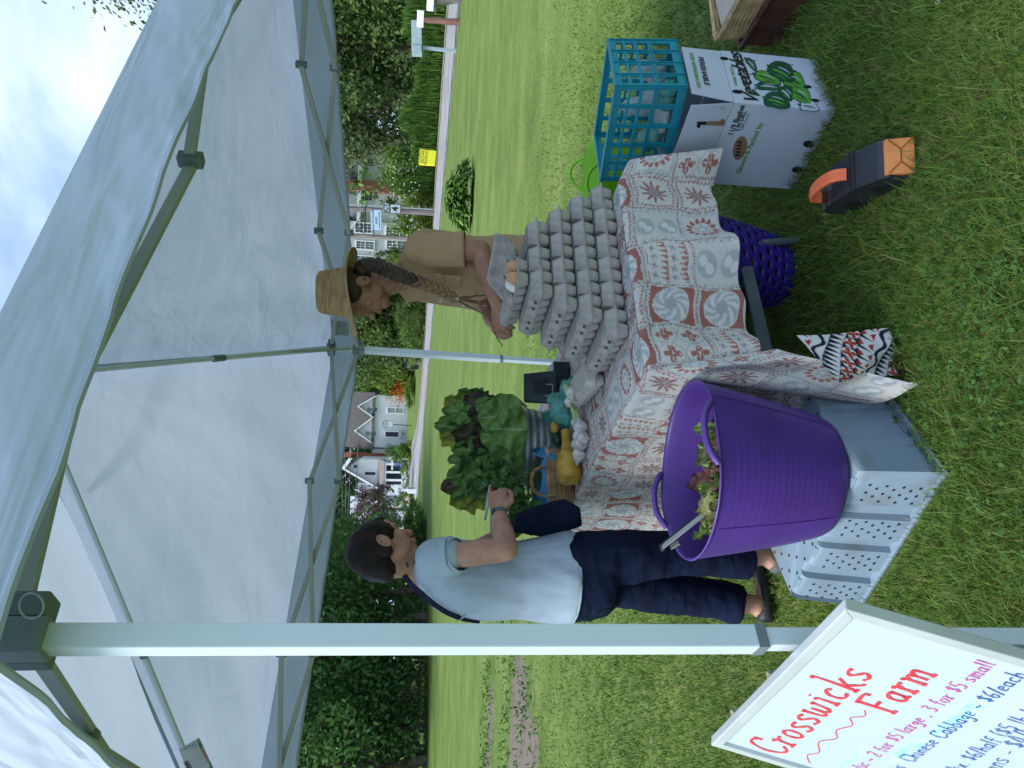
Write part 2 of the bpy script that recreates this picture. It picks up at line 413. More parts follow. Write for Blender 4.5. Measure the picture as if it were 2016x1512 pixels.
def window(par, c, w_, h_, cross=True, double=True, ny=-1, pane=None):
    """frame part with panes as sub-parts, on a wall facing -Y (world metres, wall unrotated)"""
    c = Vector(c); fw = .09; mb = MB(); y = c.y-.05
    mb.box((c.x-w_/2-fw/2, y, c.z), (fw, .1, h_+2*fw)); mb.box((c.x+w_/2+fw/2, y, c.z), (fw, .1, h_+2*fw))
    mb.box((c.x, y-.003, c.z+h_/2+fw/2), (w_, .1, fw)); mb.box((c.x, y-.02, c.z-h_/2-fw/2), (w_+2*fw+.1, .14, fw))
    if double: mb.box((c.x, y, c.z), (w_, .08, .07))
    if cross:
        for k in (-1, 1): mb.box((c.x+k*w_/6, y+.006, c.z), (.03, .06, h_))
        for k in (-1, 1): mb.box((c.x, y+.009, c.z+k*h_/4), (w_, .06, .03))
    f = obj('window', mb, WHITE, par, smooth=False)
    for k in ((-1, 1) if double else (0,)):
        p = MB(); hh = h_/2 if double else h_; p.box((c.x, c.y-.02, c.z+k*hh/2), (w_, .03, hh*.99)); obj('pane', p, pane or GLASS, f, smooth=False)
    return f

# --- pale house with two dormer gables (far behind the table)
def house_a():
    Y0 = 112.; zb = 1.0
    r = at(805, 780, Y=Y0); l_ = at(802, 882, Y=Y0); x1, x0 = r.x, l_.x; W = x1-x0
    ez = at(737, 781, Y=Y0).z; ez2 = ez
    root = thing('house', 'pale grey clapboard house with two small front gables and a brown roof', 'house', ((x0+x1)/2, Y0, zb))
    D = 9.0; fz = at(803, 830, Y=Y0).z
    mb = MB(); mb.box(((x0+x1)/2, Y0+D/2, (fz+ez)/2), (W, D, ez-fz)); obj('wall', mb, SIDG, root, smooth=False)
    mb = MB(); mb.box(((x0+x1)/2, Y0+D/2, (fz+zb-1.2)/2), (W-.1, D-.1, fz-zb+1.2)); obj('foundation', mb, STONE, root, smooth=False)
    rz = at(672, 830, Y=Y0+3).z; yr = Y0+D/2
    mb = MB(); ov = .35
    a = [(x0-ov, Y0-ov, ez-.1), (x1+ov, Y0-ov, ez-.1), (x1+ov, yr, rz), (x0-ov, yr, rz), (x0-ov, Y0+D+ov, ez-.1), (x1+ov, Y0+D+ov, ez-.1)]
    mb.add(a, [(0, 1, 2, 3), (3, 2, 5, 4), (0, 3, 4), (1, 5, 2), (0, 4, 5, 1)]); rf = obj('roof', mb, ROOF, root, smooth=False)
    # front gables
    def gab(pl, pr, pk):
        L_, R_, K = (at(*p, Y=Y0-.02) for p in (pl, pr, pk)); d = 4.5
        mb = MB(); mb.prism([(L_.x, Y0-.02, L_.z-.3), (R_.x, Y0-.02, R_.z-.3), (R_.x, Y0-.02, R_.z), (K.x, Y0-.02, K.z), (L_.x, Y0-.02, L_.z)], (0, d, 0)); obj('gable', mb, SIDG, root, smooth=False)
        mb = MB(); up = Vector((0, 0, .16))
        for A_ in (L_, R_):
            A2 = A_+(A_-K)*.08; q = [Vector((A2.x, Y0-.5, A2.z)), Vector((K.x, Y0-.5, K.z+.02))]
            mb.prism([q[0], q[1], q[1]+up, q[0]+up], (0, d, 0))
        obj('gable_roof', mb, ROOF, root, smooth=False)
        mb = MB()
        for A_ in (L_, R_):
            A2 = A_+(A_-K)*.08; q = [Vector((A2.x, Y0-.6, A2.z-.12)), Vector((K.x, Y0-.6, K.z-.1))]
            mb.prism([q[0], q[1], q[1]+Vector((0, 0, .24)), q[0]+Vector((0, 0, .24))], (0, .09, 0))
        obj('fascia', mb, WHITE, root, smooth=False)
    gab((733, 820), (737, 781), (705, 800)); gab((729, 869), (733, 822), (699, 848))
    for (px, py, w_, h_, c) in ((733.5, 806.5, .62, 1.5, 0), (779, 808, .7, 2.25, 0), (730, 853.5, .62, 1.5, 0)):
        p = at(px, py, Y=Y0); window(root, (p.x, Y0, p.z), w_, h_, False, True, pane=mat('curtained_glass', (.22, .27, .27), .3))
    p = at(772, 855, Y=Y0); f = window(root, (p.x, Y0, p.z), .7, 1.9, False, False, pane=DARKG)
    p = at(788, 855, Y=Y0); mb = MB(); mb.box((p.x, Y0-.3, p.z), (.66, .55, .5)); mb.box((p.x+.02, Y0-.585, p.z+.02), (.4, .03, .34)); obj('air_conditioner', mb, mat('appliance', (.5, .55, .58), .5), root, smooth=False)
    p0 = at(740, 893, Y=Y0+2); mb = MB(); mb.box((p0.x+.25, Y0+3, (zb+ez)/2), (1.1, 4, ez-zb+.2)); obj('side_bay', mb, SIDW, root, smooth=False)
    a = at(765, 897, Y=Y0+1); b = at(678, 903, Y=Y0+1)
    mb = MB(); mb.box((a.x, Y0+1.2, (zb+b.z)/2), (.62, .7, b.z-zb)); mb.box((a.x-.05, Y0+1.2, b.z+.09), (.8, .86, .18)); ch = obj('chimney', mb, BRICK, rf, smooth=False)
house_a()
# --- white gabled house with porch
def house_b():
    Y0 = 108.; zb = .95
    L_ = at(800, 972, Y=Y0).x; R_ = at(800, 906, Y=Y0).x
    xl = at(730, 955, Y=Y0).x
    root = thing('house', 'white gabled farmhouse with a columned front porch beside the brick chimney', 'house', ((L_+R_)/2, Y0, zb))
    ez = at(738, 908, Y=Y0).z; pk = at(676, 921, Y=Y0)
    mb = MB(); mb.prism([(xl, Y0, zb-.6), (R_, Y0, zb-.6), (R_, Y0, ez+1.6), (pk.x, Y0, pk.z-.35), (xl, Y0, ez+.1)], (0, 8, 0)); obj('wall', mb, SIDW, root, smooth=False)
    mb = MB(); A_ = at(742, 960, Y=Y0); B_ = at(686, 905, Y=Y0)
    for q0, q1 in ((Vector((A_.x, Y0-.7, A_.z)), Vector((pk.x, Y0-.7, pk.z))), (Vector((B_.x+.3, Y0-.7, B_.z-.3)), Vector((pk.x, Y0-.7, pk.z)))):
        mb.prism([q0, q1, q1+Vector((0, 0, .2)), q0+Vector((0, 0, .2))], (0, 9, 0))
    rf = obj('roof', mb, ROOF, root, smooth=False)
    mb = MB()
    for q0, q1 in ((Vector((A_.x, Y0-.85, A_.z-.35)), Vector((pk.x, Y0-.85, pk.z-.3))), (Vector((B_.x+.3, Y0-.85, B_.z-.6)), Vector((pk.x, Y0-.85, pk.z-.3)))):
        mb.prism([q0, q1, q1+Vector((0, 0, .52)), q0+Vector((0, 0, .52))], (0, .14, 0))
    obj('fascia', mb, WHITE, root, smooth=False)
    # lower wing to the left
    wl = at(760, 975, Y=Y0+2).x; we = at(733, 972, Y=Y0+2).z; wp = at(704, 965, Y=Y0+2)
    mb = MB(); mb.prism([(wl, Y0+2, zb-.6), (xl-.02, Y0+2, zb-.6), (xl-.02, Y0+2, wp.z), (wp.x, Y0+2, wp.z), (wl, Y0+2, we)], (0, 5, 0)); obj('wing', mb, SIDW, root, smooth=False)
    mb = MB(); q0 = at(735, 981, Y=Y0+1.4); q1 = at(704, 964, Y=Y0+1.4); mb.prism([q0, q1, q1+Vector((0, 0, .5)), q0+Vector((0, 0, .5))], (0, .15, 0)); obj('fascia', mb, WHITE, root, smooth=False)
    mb = MB(); mb.prism([q0+Vector((0, .2, .2)), q1+Vector((0, .2, .2)), q1+Vector((0, .2, .5)), q0+Vector((0, .2, .5))], (0, 6, 0)); obj('wing_roof', mb, ROOF, root, smooth=False)
    for px, py, w_, h_ in ((729, 932, .42, 1.45), (733, 959, .4, 1.2), (700, 918, .5, .5)):
        p = at(px, py, Y=Y0); window(root, (p.x, Y0 if px != 733 else Y0+2, p.z), w_, h_, False, False, pane=DARKG if px != 700 else None)
    # porch
    pr = at(795, 912, Y=Y0-2).x; pl = at(795, 962, Y=Y0-2).x; pt = at(756, 930, Y=Y0-2).z; pt2 = at(744, 930, Y=Y0).z; rl = at(790, 935, Y=Y0-2).z
    mb = MB(); mb.prism([(pl-.3, Y0-2.3, pt), (pl-.3, Y0, pt2), (pl-.3, Y0, pt-.15)], (pr-pl+.6, 0, 0)); obj('porch_roof', mb, mat('tan_shingle', (.20, .175, .155), .9), root, smooth=False)
    mb = MB(); mb.box(((pl+pr)/2, Y0-2, pt-.15), (pr-pl+.4, .3, .3)); mb.box(((pl+pr)/2, Y0-2, (rl+zb)/2-.2), (pr-pl, .12, rl-zb+.3)); obj('porch_frieze', mb, WHITE, root, smooth=False)
    for k in range(4):
        mb = MB(); mb.box((pl+(pr-pl)*(k+.06)/3.2, Y0-2.05, (pt+zb)/2), (.28, .24, pt-zb)); obj('column', mb, WHITE, root, smooth=False)
    mb = MB(); mb.box(((pl+pr)/2, Y0-.03, (pt+rl)/2), (pr-pl-.6, .05, pt-rl)); obj('door_opening', mb, DARKG, root, smooth=False)
house_b()
# --- big white house on the right
def house_c():
    Y0 = 74.; zb = 0
    xr = at(780, 440, Y=Y0).x; xl = at(780, 560, Y=Y0).x
    root = thing('house', 'large white clapboard house with a dark roof behind the park sign', 'house', ((xl+xr)/2, Y0, zb))
    top = 9.2
    mb = MB(); mb.prism([(xl, Y0, 0), (xr, Y0, 0), (xr, Y0, 7.2), ((xl+xr)/2, Y0, 11), (xl, Y0, 7.2)], (0, 9, 0)); obj('wall', mb, SIDW, root, smooth=False)
    mb = MB(); mx = (xl+xr)/2
    for q0 in (Vector((xl-.4, Y0-.5, 7.0)), Vector((xr+.4, Y0-.5, 7.0))):
        q1 = Vector((mx, Y0-.5, 11.1)); mb.prism([q0, q1, q1+Vector((0, 0, .25)), q0+Vector((0, 0, .25))], (0, 10, 0))
    rf = obj('roof', mb, mat('slate_roof', (.12, .13, .15), .8), root, smooth=False)
    for px, py, w_, h_ in ((719, 483, .68, 1.6), (719.5, 512, .68, 1.6), (787, 457, .85, 2.5), (716, 449, .85, 1.5), (782, 483, .8, 1.9)):
        p = at(px, py, Y=Y0); window(root, (p.x, Y0, p.z), w_, h_, True, True)
    # wing to the right
    wr = at(780, 262, Y=Y0).x; ez = at(704, 380, Y=Y0).z; D = 5
    mb = MB(); mb.box(((xr+wr)/2+.01, Y0+.6+D/2, ez/2), (wr-xr, D, ez)); obj('wing', mb, SIDW, root, smooth=False)
    mb = MB(); mb.prism([(xr, Y0+.1, ez-.05), (xr, Y0+D/2+.6, ez+2.6), (xr, Y0+D+1.2, ez-.05)], (wr-xr+.5, 0, 0)); wrf = obj('wing_roof', mb, MATS['slate_roof'], root, smooth=False)
    mb = MB(); mb.box(((xr+wr)/2, Y0+.02, ez-.16), (wr-xr, .14, .34)); obj('fascia', mb, WHITE, root, smooth=False)
    for px, py, w_, h_ in ((718, 386, .8, 1.45), (722, 320, .7, 1.3)):
        p = at(px, py, Y=Y0+.6); window(root, (p.x, Y0+.6, p.z), w_, h_, True, True)
    p = at(720, 366, Y=Y0); mb = MB(); mb.box((p.x, Y0+.25, (ez+3)/2), (.95, .7, ez+3)); obj('chimney', mb, BRICK2, root, smooth=False)
house_c()
# low grey roofed building and small shed
def barn():
    c = at(800, 1050, Y=120.); r = thing('barn', 'long low building with a grey metal roof behind the plum tree', 'barn', (c.x, 120, 1))
    a = at(690, 1015, Y=118.); b = at(742, 1075, Y=118.)
    mb = MB(); mb.box(((a.x+b.x)/2, 123, 3), (abs(a.x-b.x)+4, 8, 4)); obj('wall', mb, SIDG, r, smooth=False)
    mb = MB(); x0, x1 = min(a.x, b.x)-2.5, max(a.x, b.x)+2.2
    mb.prism([(x0, 118.5, 5), (x0, 123, a.z+.4), (x0, 127.5, 5)], (x1-x0, 0, 0)); obj('roof', mb, mat('grey_metal_roof', (.36, .38, .44), .5), r, smooth=False)
barn()
p = at(810, 716, Y=80.)
r = thing('pump_house', 'tiny stone hut with a dark doorway beside the far road', 'hut', (p.x, 80, 0))
mb = MB().box((p.x, 81, .75), (.9, 1.2, 1.5)); obj('wall', mb, mat('pale_stone', (.45, .44, .42), .9, (.3, .29, .28), scale=6), r, smooth=False)
mb = MB().box((p.x-.35, 80.38, .6), (.45, .04, .9)); obj('door', mb, DARKG, r, smooth=False)
mb = MB().box((p.x, 81, 1.6), (1.3, 1.5, .22)); obj('roof', mb, ROOF, r, smooth=False)

# --- signs and posts
METAL = mat('galvanised_steel', (.48, .52, .54), .45, (.38, .42, .44), scale=12, metal=.6)
GREYP = mat('grey_post_paint', (.36, .44, .48), .5, (.30, .38, .42), scale=6)
BLACK = mat('black_paint', (.015, .015, .02), .5)
OLDWOOD = mat('weathered_wood', (.30, .27, .24), .9, (.17, .15, .14), scale=5, bump=.5, stretch=(3, 3, .2))
REDWOOD = mat('reddish_post', (.26, .14, .11), .85, (.17, .09, .07), scale=4, bump=.5, stretch=(3, 3, .3))
def pole_thing(name, label, cat, top, bot, Y, r, m, group=None):
    a, b = at(*top, Y=Y), at(*bot, Y=Y); z0 = g(b.x, Y)
    d = (a-b); base = b+d*((z0-b.z)/d.z); base.z -= .2
    mb = MB().tube([base, a], [r*1.08, r*.95], 10); return solo(name, mb, m, (base.x, Y, z0), label, cat, group)
pole_thing('utility_pole', 'brown wooden pole carrying the junction 4 sign', 'pole', (560, 405), (850, 419), 48.4, .16, OLDWOOD)
pole_thing('utility_pole', 'thick weathered grey pole beside the hat brim, left of the park sign', 'pole', (560, 455), (850, 474), 47.6, .15, OLDWOOD)
# junction sign on thin metal pole
Yj = 48.; r = thing('route_sign', 'white junction 4 road sign on a thin steel pole', 'road sign', (at(850, 412, Y=Yj).x, Yj, 0))
a, b = at(560, 395, Y=Yj), at(850, 412, Y=Yj); b.z = -.1; obj('pole', MB().tube([b, a], .045, 8), METAL, r)
def panel(par, name, c, w_, h_, Y, m, border=None, bw=.03, t=.02, rot=0):
    p = at(*c, Y=Y); q = Matrix.Rotation(rot, 3, 'Y')
    o = obj(name, MB().box((p.x, Y, p.z), (w_, t, h_), q), m, par, smooth=False, bevel=.004)
    if border:
        mb = MB()
        for sx, sz, ww, hh in ((0, 1, w_, bw), (0, -1, w_, bw), (1, 0, bw, h_-2*bw), (-1, 0, bw, h_-2*bw)):
            mb.box(Vector((p.x, Y-t/2-.002, p.z))+q @ Vector((sx*(w_/2-bw/2), 0, sz*(h_/2-bw/2))), (ww, .006, hh), q)
        obj('border', mb, border, o, smooth=False)
    return o, p, q @ Vector((1, 0, 0)), q @ Vector((0, 0, 1))
SIGNW = mat('sign_white', (.62, .72, .74), .5); SIGNG = mat('sign_pale', (.50, .60, .62), .5)
o, p, xd, zd = panel(r, 'sign_panel', (759.5, 410), .54, .36, Yj-.08, SIGNG, rot=R(-1)); obj('lettering', text_mb('JCT', .36, p+Vector((0, -.014, 0)), xd, zd, bold=.012), BLACK, o, smooth=False)
o, p, xd, zd = panel(r, 'sign_panel', (778.5, 411.5), .60, .66, Yj-.08, SIGNW, BLACK, .035, rot=R(-2)); obj('lettering', text_mb('4', .56, p+Vector((0, -.014, 0)), xd, zd, bold=.02), BLACK, o, smooth=False)
# park sign with scrollwork
Yp = 47.2; c = at(850, 434, Y=Yp)
r = thing('park_sign', 'pale blue park sign hanging under black scrollwork between two poles', 'sign', (c.x, Yp, 0))
IRON = mat('wrought_iron', (.02, .022, .025), .5)
a, b = at(720, 404, Y=Yp), at(718.5, 461, Y=Yp); mb = MB().tube([a, b], .025, 6); mb.tube([at(723, 403, Y=Yp), at(698, 447, Y=Yp)], .022, 6); mb.tube([at(698, 447, Y=Yp), at(690, 459, Y=Yp)], .02, 6)
bk = obj('bracket', mb, IRON, r)
for (px, py, rad) in ((714.5, 452.5, .22), (714, 439, .19), (717, 426, .115), (719.5, 419, .06)):
    q = at(px, py, Y=Yp); pts = [q+Vector((math.cos(t)*rad*(1-t/13), 0, math.sin(t)*rad*(1-t/13))) for t in np.linspace(-1.2, 9.5, 34)]
    obj('scroll', MB().tube(pts, .02, 6), IRON, r)
o, p, xd, zd = panel(r, 'sign_panel', (740.2, 434), 1.28, .68, Yp, mat('sign_pale_blue', (.48, .66, .74), .5), mat('sign_edge', (.2, .24, .28), .5), .03, .05, rot=R(-4))
BLU = mat('dark_blue_letters', (.04, .10, .22), .5)
for dz, s, tx in ((.17, .2, 'Simon W Scoville'), (-.03, .19, 'PARK'), (-.2, .07, 'GIFT TO THE TOWN OF CORNWALL CONN.')):
    if tx.startswith('GIFT'):
        mb = MB(); x_ = -.5
        while x_ < .5:
            w_ = random.uniform(.025, .07); mb.box(p+xd*(x_+w_/2)+zd*dz+Vector((0, -.028, 0)), (w_, .002, .06), Matrix.Rotation(R(-4), 3, 'Y')); x_ += w_+.015
        obj('small_print', mb, BLU, o, smooth=False)
    else: obj('lettering', text_mb(tx, s, p+zd*dz+Vector((0, -.027, 0)), xd, zd, bold=.005), BLU, o, smooth=False)
# yellow sign
Yy = 45.3; c = at(859, 305, Y=Yy); r = thing('yard_sign', 'bright yellow locally grown produce sign by the roadside', 'sign', (c.x, Yy, 0))
YEL = mat('yellow_board', (.82, .80, .04), .5)
mb = MB(); 
for k, yy in ((0, Yy), (1, Yy+.35)): pass
o, p, xd, zd = panel(r, 'board', (841.5, 309), .84, .96, Yy, YEL, rot=R(4))
obj('board', MB().box((p.x-.03, p.y+.22, p.z-.02), (.84, .02, .96), Matrix.Rotation(R(4), 3, 'Y') @ Matrix.Rotation(R(-14), 3, 'X')), YEL, r, smooth=False)
obj('lettering', text_mb('LOCALLY\nGROWN\nPRODUCE', .21, p+Vector((0, -.014, .25)), xd, zd, bold=.004), mat('olive_letters', (.22, .22, .01), .6), o, smooth=False)
# school sign
Ys = 97.; c = at(816, 838, Y=Ys); r = thing('school_sign', 'white end school zone sign on a dark post in front of the pale grey house', 'road sign', (c.x, Ys, g(c.x, Ys)))
a, b = at(755, 834, Y=Ys), at(818, 839, Y=Ys); obj('post', MB().tube([b, a], .06, 6), mat('dark_post', (.07, .09, .10), .6), r)
o, p, xd, zd = panel(r, 'sign_panel', (764, 835), .88, 1.25, Ys-.1, SIGNG, mat('dark_border', (.12, .16, .18), .5), .05, rot=R(-2))
obj('lettering', text_mb('END\nSCHOOL\nZONE', .27, p+Vector((0, -.014, .33)), xd, zd, bold=.004), mat('faded_black', (.10, .13, .16), .6), o, smooth=False)
# blue sign on white post
Yb = 96.; c = at(812, 903, Y=Yb); r = thing('realty_sign', 'dark blue sign hanging from the arm of a white wooden post', 'sign', (c.x, Yb, g(c.x, Yb)))
obj('post', MB().bar(at(814, 904, Y=Yb), at(766, 902, Y=Yb), .24, .24), WHITE, r, smooth=False)
obj('arm', MB().bar(at(772, 898, Y=Yb-.02), at(772, 925, Y=Yb-.02), .2, .2), WHITE, r, smooth=False)
o, p, xd, zd = panel(r, 'sign_panel', (786, 914.5), .82, 1.25, Yb-.05, mat('navy_board', (.01, .04, .2), .4))
mb = MB()
for q in range(5): mb.box(p+zd*(.45-q*.2)+xd*random.uniform(-.08, .08)+Vector((0, -.014, 0)), (random.uniform(.3, .6), .003, .05))
obj('print', mb, WHITE, o, smooth=False)
# mailboxes
def mailbox(label, top, base, Y, w_, h_, ln, m_box, m_post, pw, lean=0, rz=.0, arm=None):
    b = at(*base, Y=Y); t = at(*top, Y=Y); r = thing('mailbox', label, 'mailbox', (b.x, Y, g(b.x, Y)))
    z0 = g(b.x, Y)-.1
    if m_post is REDWOOD:
        pts = [Vector((b.x+(t.x-b.x)*k/6+.01*math.sin(k*2), Y, z0+(t.z-h_/2-z0)*k/6)) for k in range(7)]
        obj('post', MB().tube(pts, [pw*1.12, pw*1.1, pw*1.05, pw, pw*.98, pw*.95, pw*.95], 10), m_post, r)
    else: obj('post', MB().bar((b.x, Y, z0), (t.x, Y, t.z-h_/2), pw*2, pw*2, (0, 1, 0)), m_post, r, smooth=False)
    q = Matrix.Rotation(rz, 3, 'Z'); mb = MB()
    def sec(yy, k=1): return [Vector((t.x, Y, t.z))+q @ Vector(v) for v in [(-w_/2*k, yy, -h_/2*k), (w_/2*k, yy, -h_/2*k)]+[(w_/2*k*math.cos(a), yy, h_*k*(.05+.45*math.sin(a))) for a in np.linspace(0, PI, 9)]]
    mb.loft([sec(-ln/2), sec(ln/2)]); bx = obj('box', mb, m_box, r, smooth=False)
    obj('door', MB().loft([sec(-ln/2-.02, 1.06), sec(-ln/2+.02, 1.06)]), m_box, r, smooth=False)
    return r
WBOX = mat('white_plastic', (.78, .82, .88), .4)
mailbox('white mailbox on a knotty reddish brown log post by the road', (827.5, 38), (905, 44), 26.5, .19, .22, .5, WBOX, REDWOOD, .105, rz=1.15)
mailbox('white mailbox cut by the right end of the verge, on a wooden board shelf', (847, 6), (908, -2), 25.5, .2, .22, .45, WBOX, OLDWOOD, .07, rz=.9)
q = at(857, -6, Y=25.5); solo('shelf_board', MB().bar(at(857.5, 22, Y=25.3), at(856, -20, Y=25.9), .2, .04), mat('dark_board', (.10, .085, .08), .8), q, 'dark board shelf under the mailbox nearest the verge end', 'shelf', smooth=False)
# silver post with long flat box
Yq = 28.3; c = at(898, 101, Y=Yq); r = thing('newspaper_box', 'long pale grey metal box on a square silver post beside the white mailbox', 'mailbox', (c.x, Yq, 0))
obj('post', MB().bar((c.x, Yq, -.1), at(832, 94, Y=Yq), .1, .1, (0, 1, 0)), GREYP, r, smooth=False)
a, b = at(819.5, 42, Y=Yq-.05), at(821, 110, Y=Yq-.05)
obj('box', MB().bar(a, b, .18, .36, (0, 0, 1)), mat('galvanised_box', (.42, .52, .55), .45, (.36, .46, .49), scale=5, metal=.2), r, smooth=False, bevel=.006)
obj('bracket', MB().bar(at(810, 93.5, Y=Yq-.17), at(829, 94.5, Y=Yq-.17), .17, .05, (0, 1, 0)), GREYP, r, smooth=False)
# white mailbox far
Ym = 76.; mailbox('white mailbox on a thick white post across the far lawn', (778, 963), (820, 967), Ym, .85, .55, .6, WHITE, WHITE, .13)
b = at(820, 967, Y=Ym); solo('post_skirt', MB().box((b.x, Ym-.02, .45), (.42, .4, .9)), WHITE, (b.x, Ym, 0), 'white boxed skirt round the foot of the far mailbox post', 'post base', smooth=False)
# overhead wires
WIRE = mat('wire', (.12, .13, .15), .6)
for k, (lab, pts) in enumerate((('lowest overhead wire, crossing the house roofs', [(702, 680), (703, 798), (704, 860), (703, 929), (695, 1028), (683, 1112), (668, 1200)]),
        ('second overhead wire, just above the lowest', [(688, 720), (689, 824), (691, 865), (688, 960), (680, 1070), (668, 1170)]),
        ('third overhead wire, above the white farmhouse peak', [(676, 860), (679, 900), (681, 960), (679, 1020), (669, 1090)]),
        ('topmost overhead wire, just under the canopy hem', [(672, 930), (674, 980), (672, 1030), (666, 1085)]))):
    P = smooth_path([at(*p, Y=84.+k) for p in pts], 6); solo('overhead_wire', MB().tube(P, .035, 5), WIRE, P[0], lab, 'cable', 'overhead wires')

# --- trees
G1, G2 = (0.038, 0.075, 0.019), (0.135, 0.217, 0.053)
D1, D2 = (0.051, 0.128, 0.047), (0.198, 0.373, 0.093)
Y1, Y2 = (0.065, 0.122, 0.018), (0.194, 0.288, 0.050)
O1, O2 = (0.050, 0.101, 0.029), (0.180, 0.274, 0.094)
def tx(px_y, Y): return at(800, px_y, Y=Y).x
# right woodland beyond the road (pixel column, depth, height, crown radius, colours, label)
rw = [(-60, 52, 17, 6, G1, G2, 'tall bright tree furthest right behind the mailboxes'),
      (25, 56, 16, 5, O1, O2, 'olive green tree straight behind the brown mailbox post'),
      (95, 53, 15, 4.6, O1, O2, 'grey green round tree behind the silver post'),
      (150, 60, 17, 5, D1, D2, 'dark tree filling the gap between the olive trees'),
      (205, 55, 16, 4.2, O1, (.24, .29, .15), 'silvery willow with open branches above the tall reeds'),
      (275, 58, 17, 2.6, O1, (.24, .29, .15), 'feathery grey tree with a thick bare trunk beside the white wing')]
for i, (py, Y, h, cr, a, b, lab) in enumerate(rw):
    tree(lab, tx(py, Y), Y, h, cr, a, b, n=11000, leaf=.17, trunk_r=.32, crown_lo=.08 if i != 5 else .22, group='woodland trees beyond the road', clumps=120, spread=.26, limbs=12)
tree('dark backing tree right of the white wing', tx(165, 70), 70, 18, 9, D1, D2, n=9000, leaf=.26, crown_lo=.0, group='woodland trees beyond the road', clumps=60)
tree('dark backing tree behind the mailboxes', tx(30, 72), 72, 18, 11, D1, D2, n=9000, leaf=.28, crown_lo=.0, group='woodland trees beyond the road', clumps=60)
def shrub(label, py, Y, h, cr, a, b, n=2500, leaf=.1, group=None, cat='shrub', x=None, name='shrub', dep=None):
    x = tx(py, Y) if x is None else x; root = thing(name, label, cat, (x, Y, g(x, Y)), 0, group)
    P, Nn, k = crown_points(n, (0, 0, h*.5), (cr, dep or cr*.8, h*.55), 30, .34, .5); P[:, 2] = np.abs(P[:, 2])
    V, Fq, C4 = leaves_np(P, Nn, leaf*(.6+.8*RNG.random(n)), .7, palette(k, n, a, b, 30))
    o = bpy.data.objects.new('crown', np_mesh('crown', V, Fq, LEAF, C4)); COL.objects.link(o); o.parent = root
    mb = MB()
    for q in range(5):
        a_ = q*1.3+x; mb.tube([(0, 0, -.05), (math.cos(a_)*cr*.2, math.sin(a_)*cr*.2, h*.4), (math.cos(a_)*cr*.5, math.sin(a_)*cr*.5, h*.8)], [.03, .02, .01], 5)
    obj('trunk', mb, BARK, root, local=True); return root
shrub('bright leafy shrub with white blossoms under the junction sign', 425, 50.5, 2.5, 1.5, Y1, Y2, 4200, .09)
shrub('grey green shrub at the corner of the white wing', 372, 53, 3.5, 1.8, O1, O2, 4200, .11)
shrub('bright green shrub behind the yellow sign', 330, 51, 3.4, 1.8, Y1, (.20, .32, .08), 4200, .11)
shrub('small green bush in front of the white house wall', 502, 62, 3.9, .75, Y1, Y2, 2000, .1)
shrub('dark bush low beside the grey pole', 455, 52, 1.2, .8, G1, G2, 2000, .08)
# tall reeds along the far road edge : one plant mass nobody could count
def reeds():
    n = 26000; py = RNG.random(n); Vs = []; Y = 46.5+3.2*RNG.random(n)
    x0 = at(850, 340, Y=46.).x; x1 = at(850, -40, Y=46.).x+2
    x = x0+(x1-x0)*RNG.random(n); Y = Y-(x-x0)*.62*0+0
    # follow the verge
    ex = np.array([off_edge(i, 10.4).x for i in range(len(edge))]); ey = np.array([off_edge(i, 10.4).y for i in range(len(edge))])
    o_ = np.argsort(ex); yb = np.interp(x, ex[o_], ey[o_]); Y = yb+.1+2.6*RNG.random(n)
    hh = (1.7+.5*np.sin(x*1.7)+.3*np.sin(x*4.1))*(.6+.5*RNG.random(n))
    a = RNG.random(n)*6.28; lean = .35*RNG.random(n); wd = .03+.02*RNG.random(n)
    z0 = hh*RNG.random(n)*.75; p0 = np.stack([x, Y, z0], 1)
    p1 = p0+np.stack([np.cos(a)*lean*.5, np.sin(a)*lean*.5, (hh-z0)*.6], 1); p2 = p1+np.stack([np.cos(a)*lean, np.sin(a)*lean, (hh-z0)*.25], 1)
    s = np.stack([-np.sin(a)*wd, np.cos(a)*wd, 0*a], 1)
    V = np.stack([p0-s*.5, p0+s*.5, p1+s, p1-s, p2], 1).reshape(-1, 3); b = np.arange(n)*5
    Fq = np.concatenate([np.stack([b, b+1, b+2, b+3], 1), np.stack([b+3, b+2, b+4, b+4], 1)[:, [0, 1, 2, 2]]])
    F3 = np.concatenate([np.stack([b, b+1, b+2], 1), np.stack([b, b+2, b+3], 1), np.stack([b+3, b+2, b+4], 1)])
    t = RNG.random((n, 1)); C = np.array((.04, .095, .022))*(1-t)+np.array((.14, .27, .05))*t
    o = bpy.data.objects.new('reed_bed', np_mesh('reed_bed', V, F3, LEAF, np.repeat(C, 5, 0))); COL.objects.link(o)
    tag(o, 'bed of tall bright green reeds along the far side of the road', 'reeds', kind='stuff')
reeds()
# centre trees behind the seller
cw = [(612, 78, 15, 4.0, G1, G2, .05, 'dark green tree behind the hat brim'), (640, 76, 14, 4.6, O1, (.13, .17, .07), .03, 'grey green tree beside the far tent leg'),
      (618, 72, 7, 2.6, G1, G2, .02, 'bushy green tree low behind the seller chest'),
      (693, 82, 9.0, 3.0, Y1, (.17, .27, .05), .05, 'bright yellow green tree right of the sky gap'), (668, 80, 12, 4.2, Y1, Y2, .03, 'sunlit green tree behind the far tent leg'),
      (735, 95, 5.0, 2.4, Y1, Y2, .02, 'low light green tree under the sky gap'), (756, 118, 6.0, 1.9, G1, G2, .03, 'small round tree right of the pale grey house')]
for (py, Y, h, cr, a, b, lo, lab) in cw:
    tree(lab, tx(py, Y), Y, h, cr, a, b, n=8000, leaf=.19, trunk_r=.25, crown_lo=lo, group='trees beyond the bend', clumps=80)
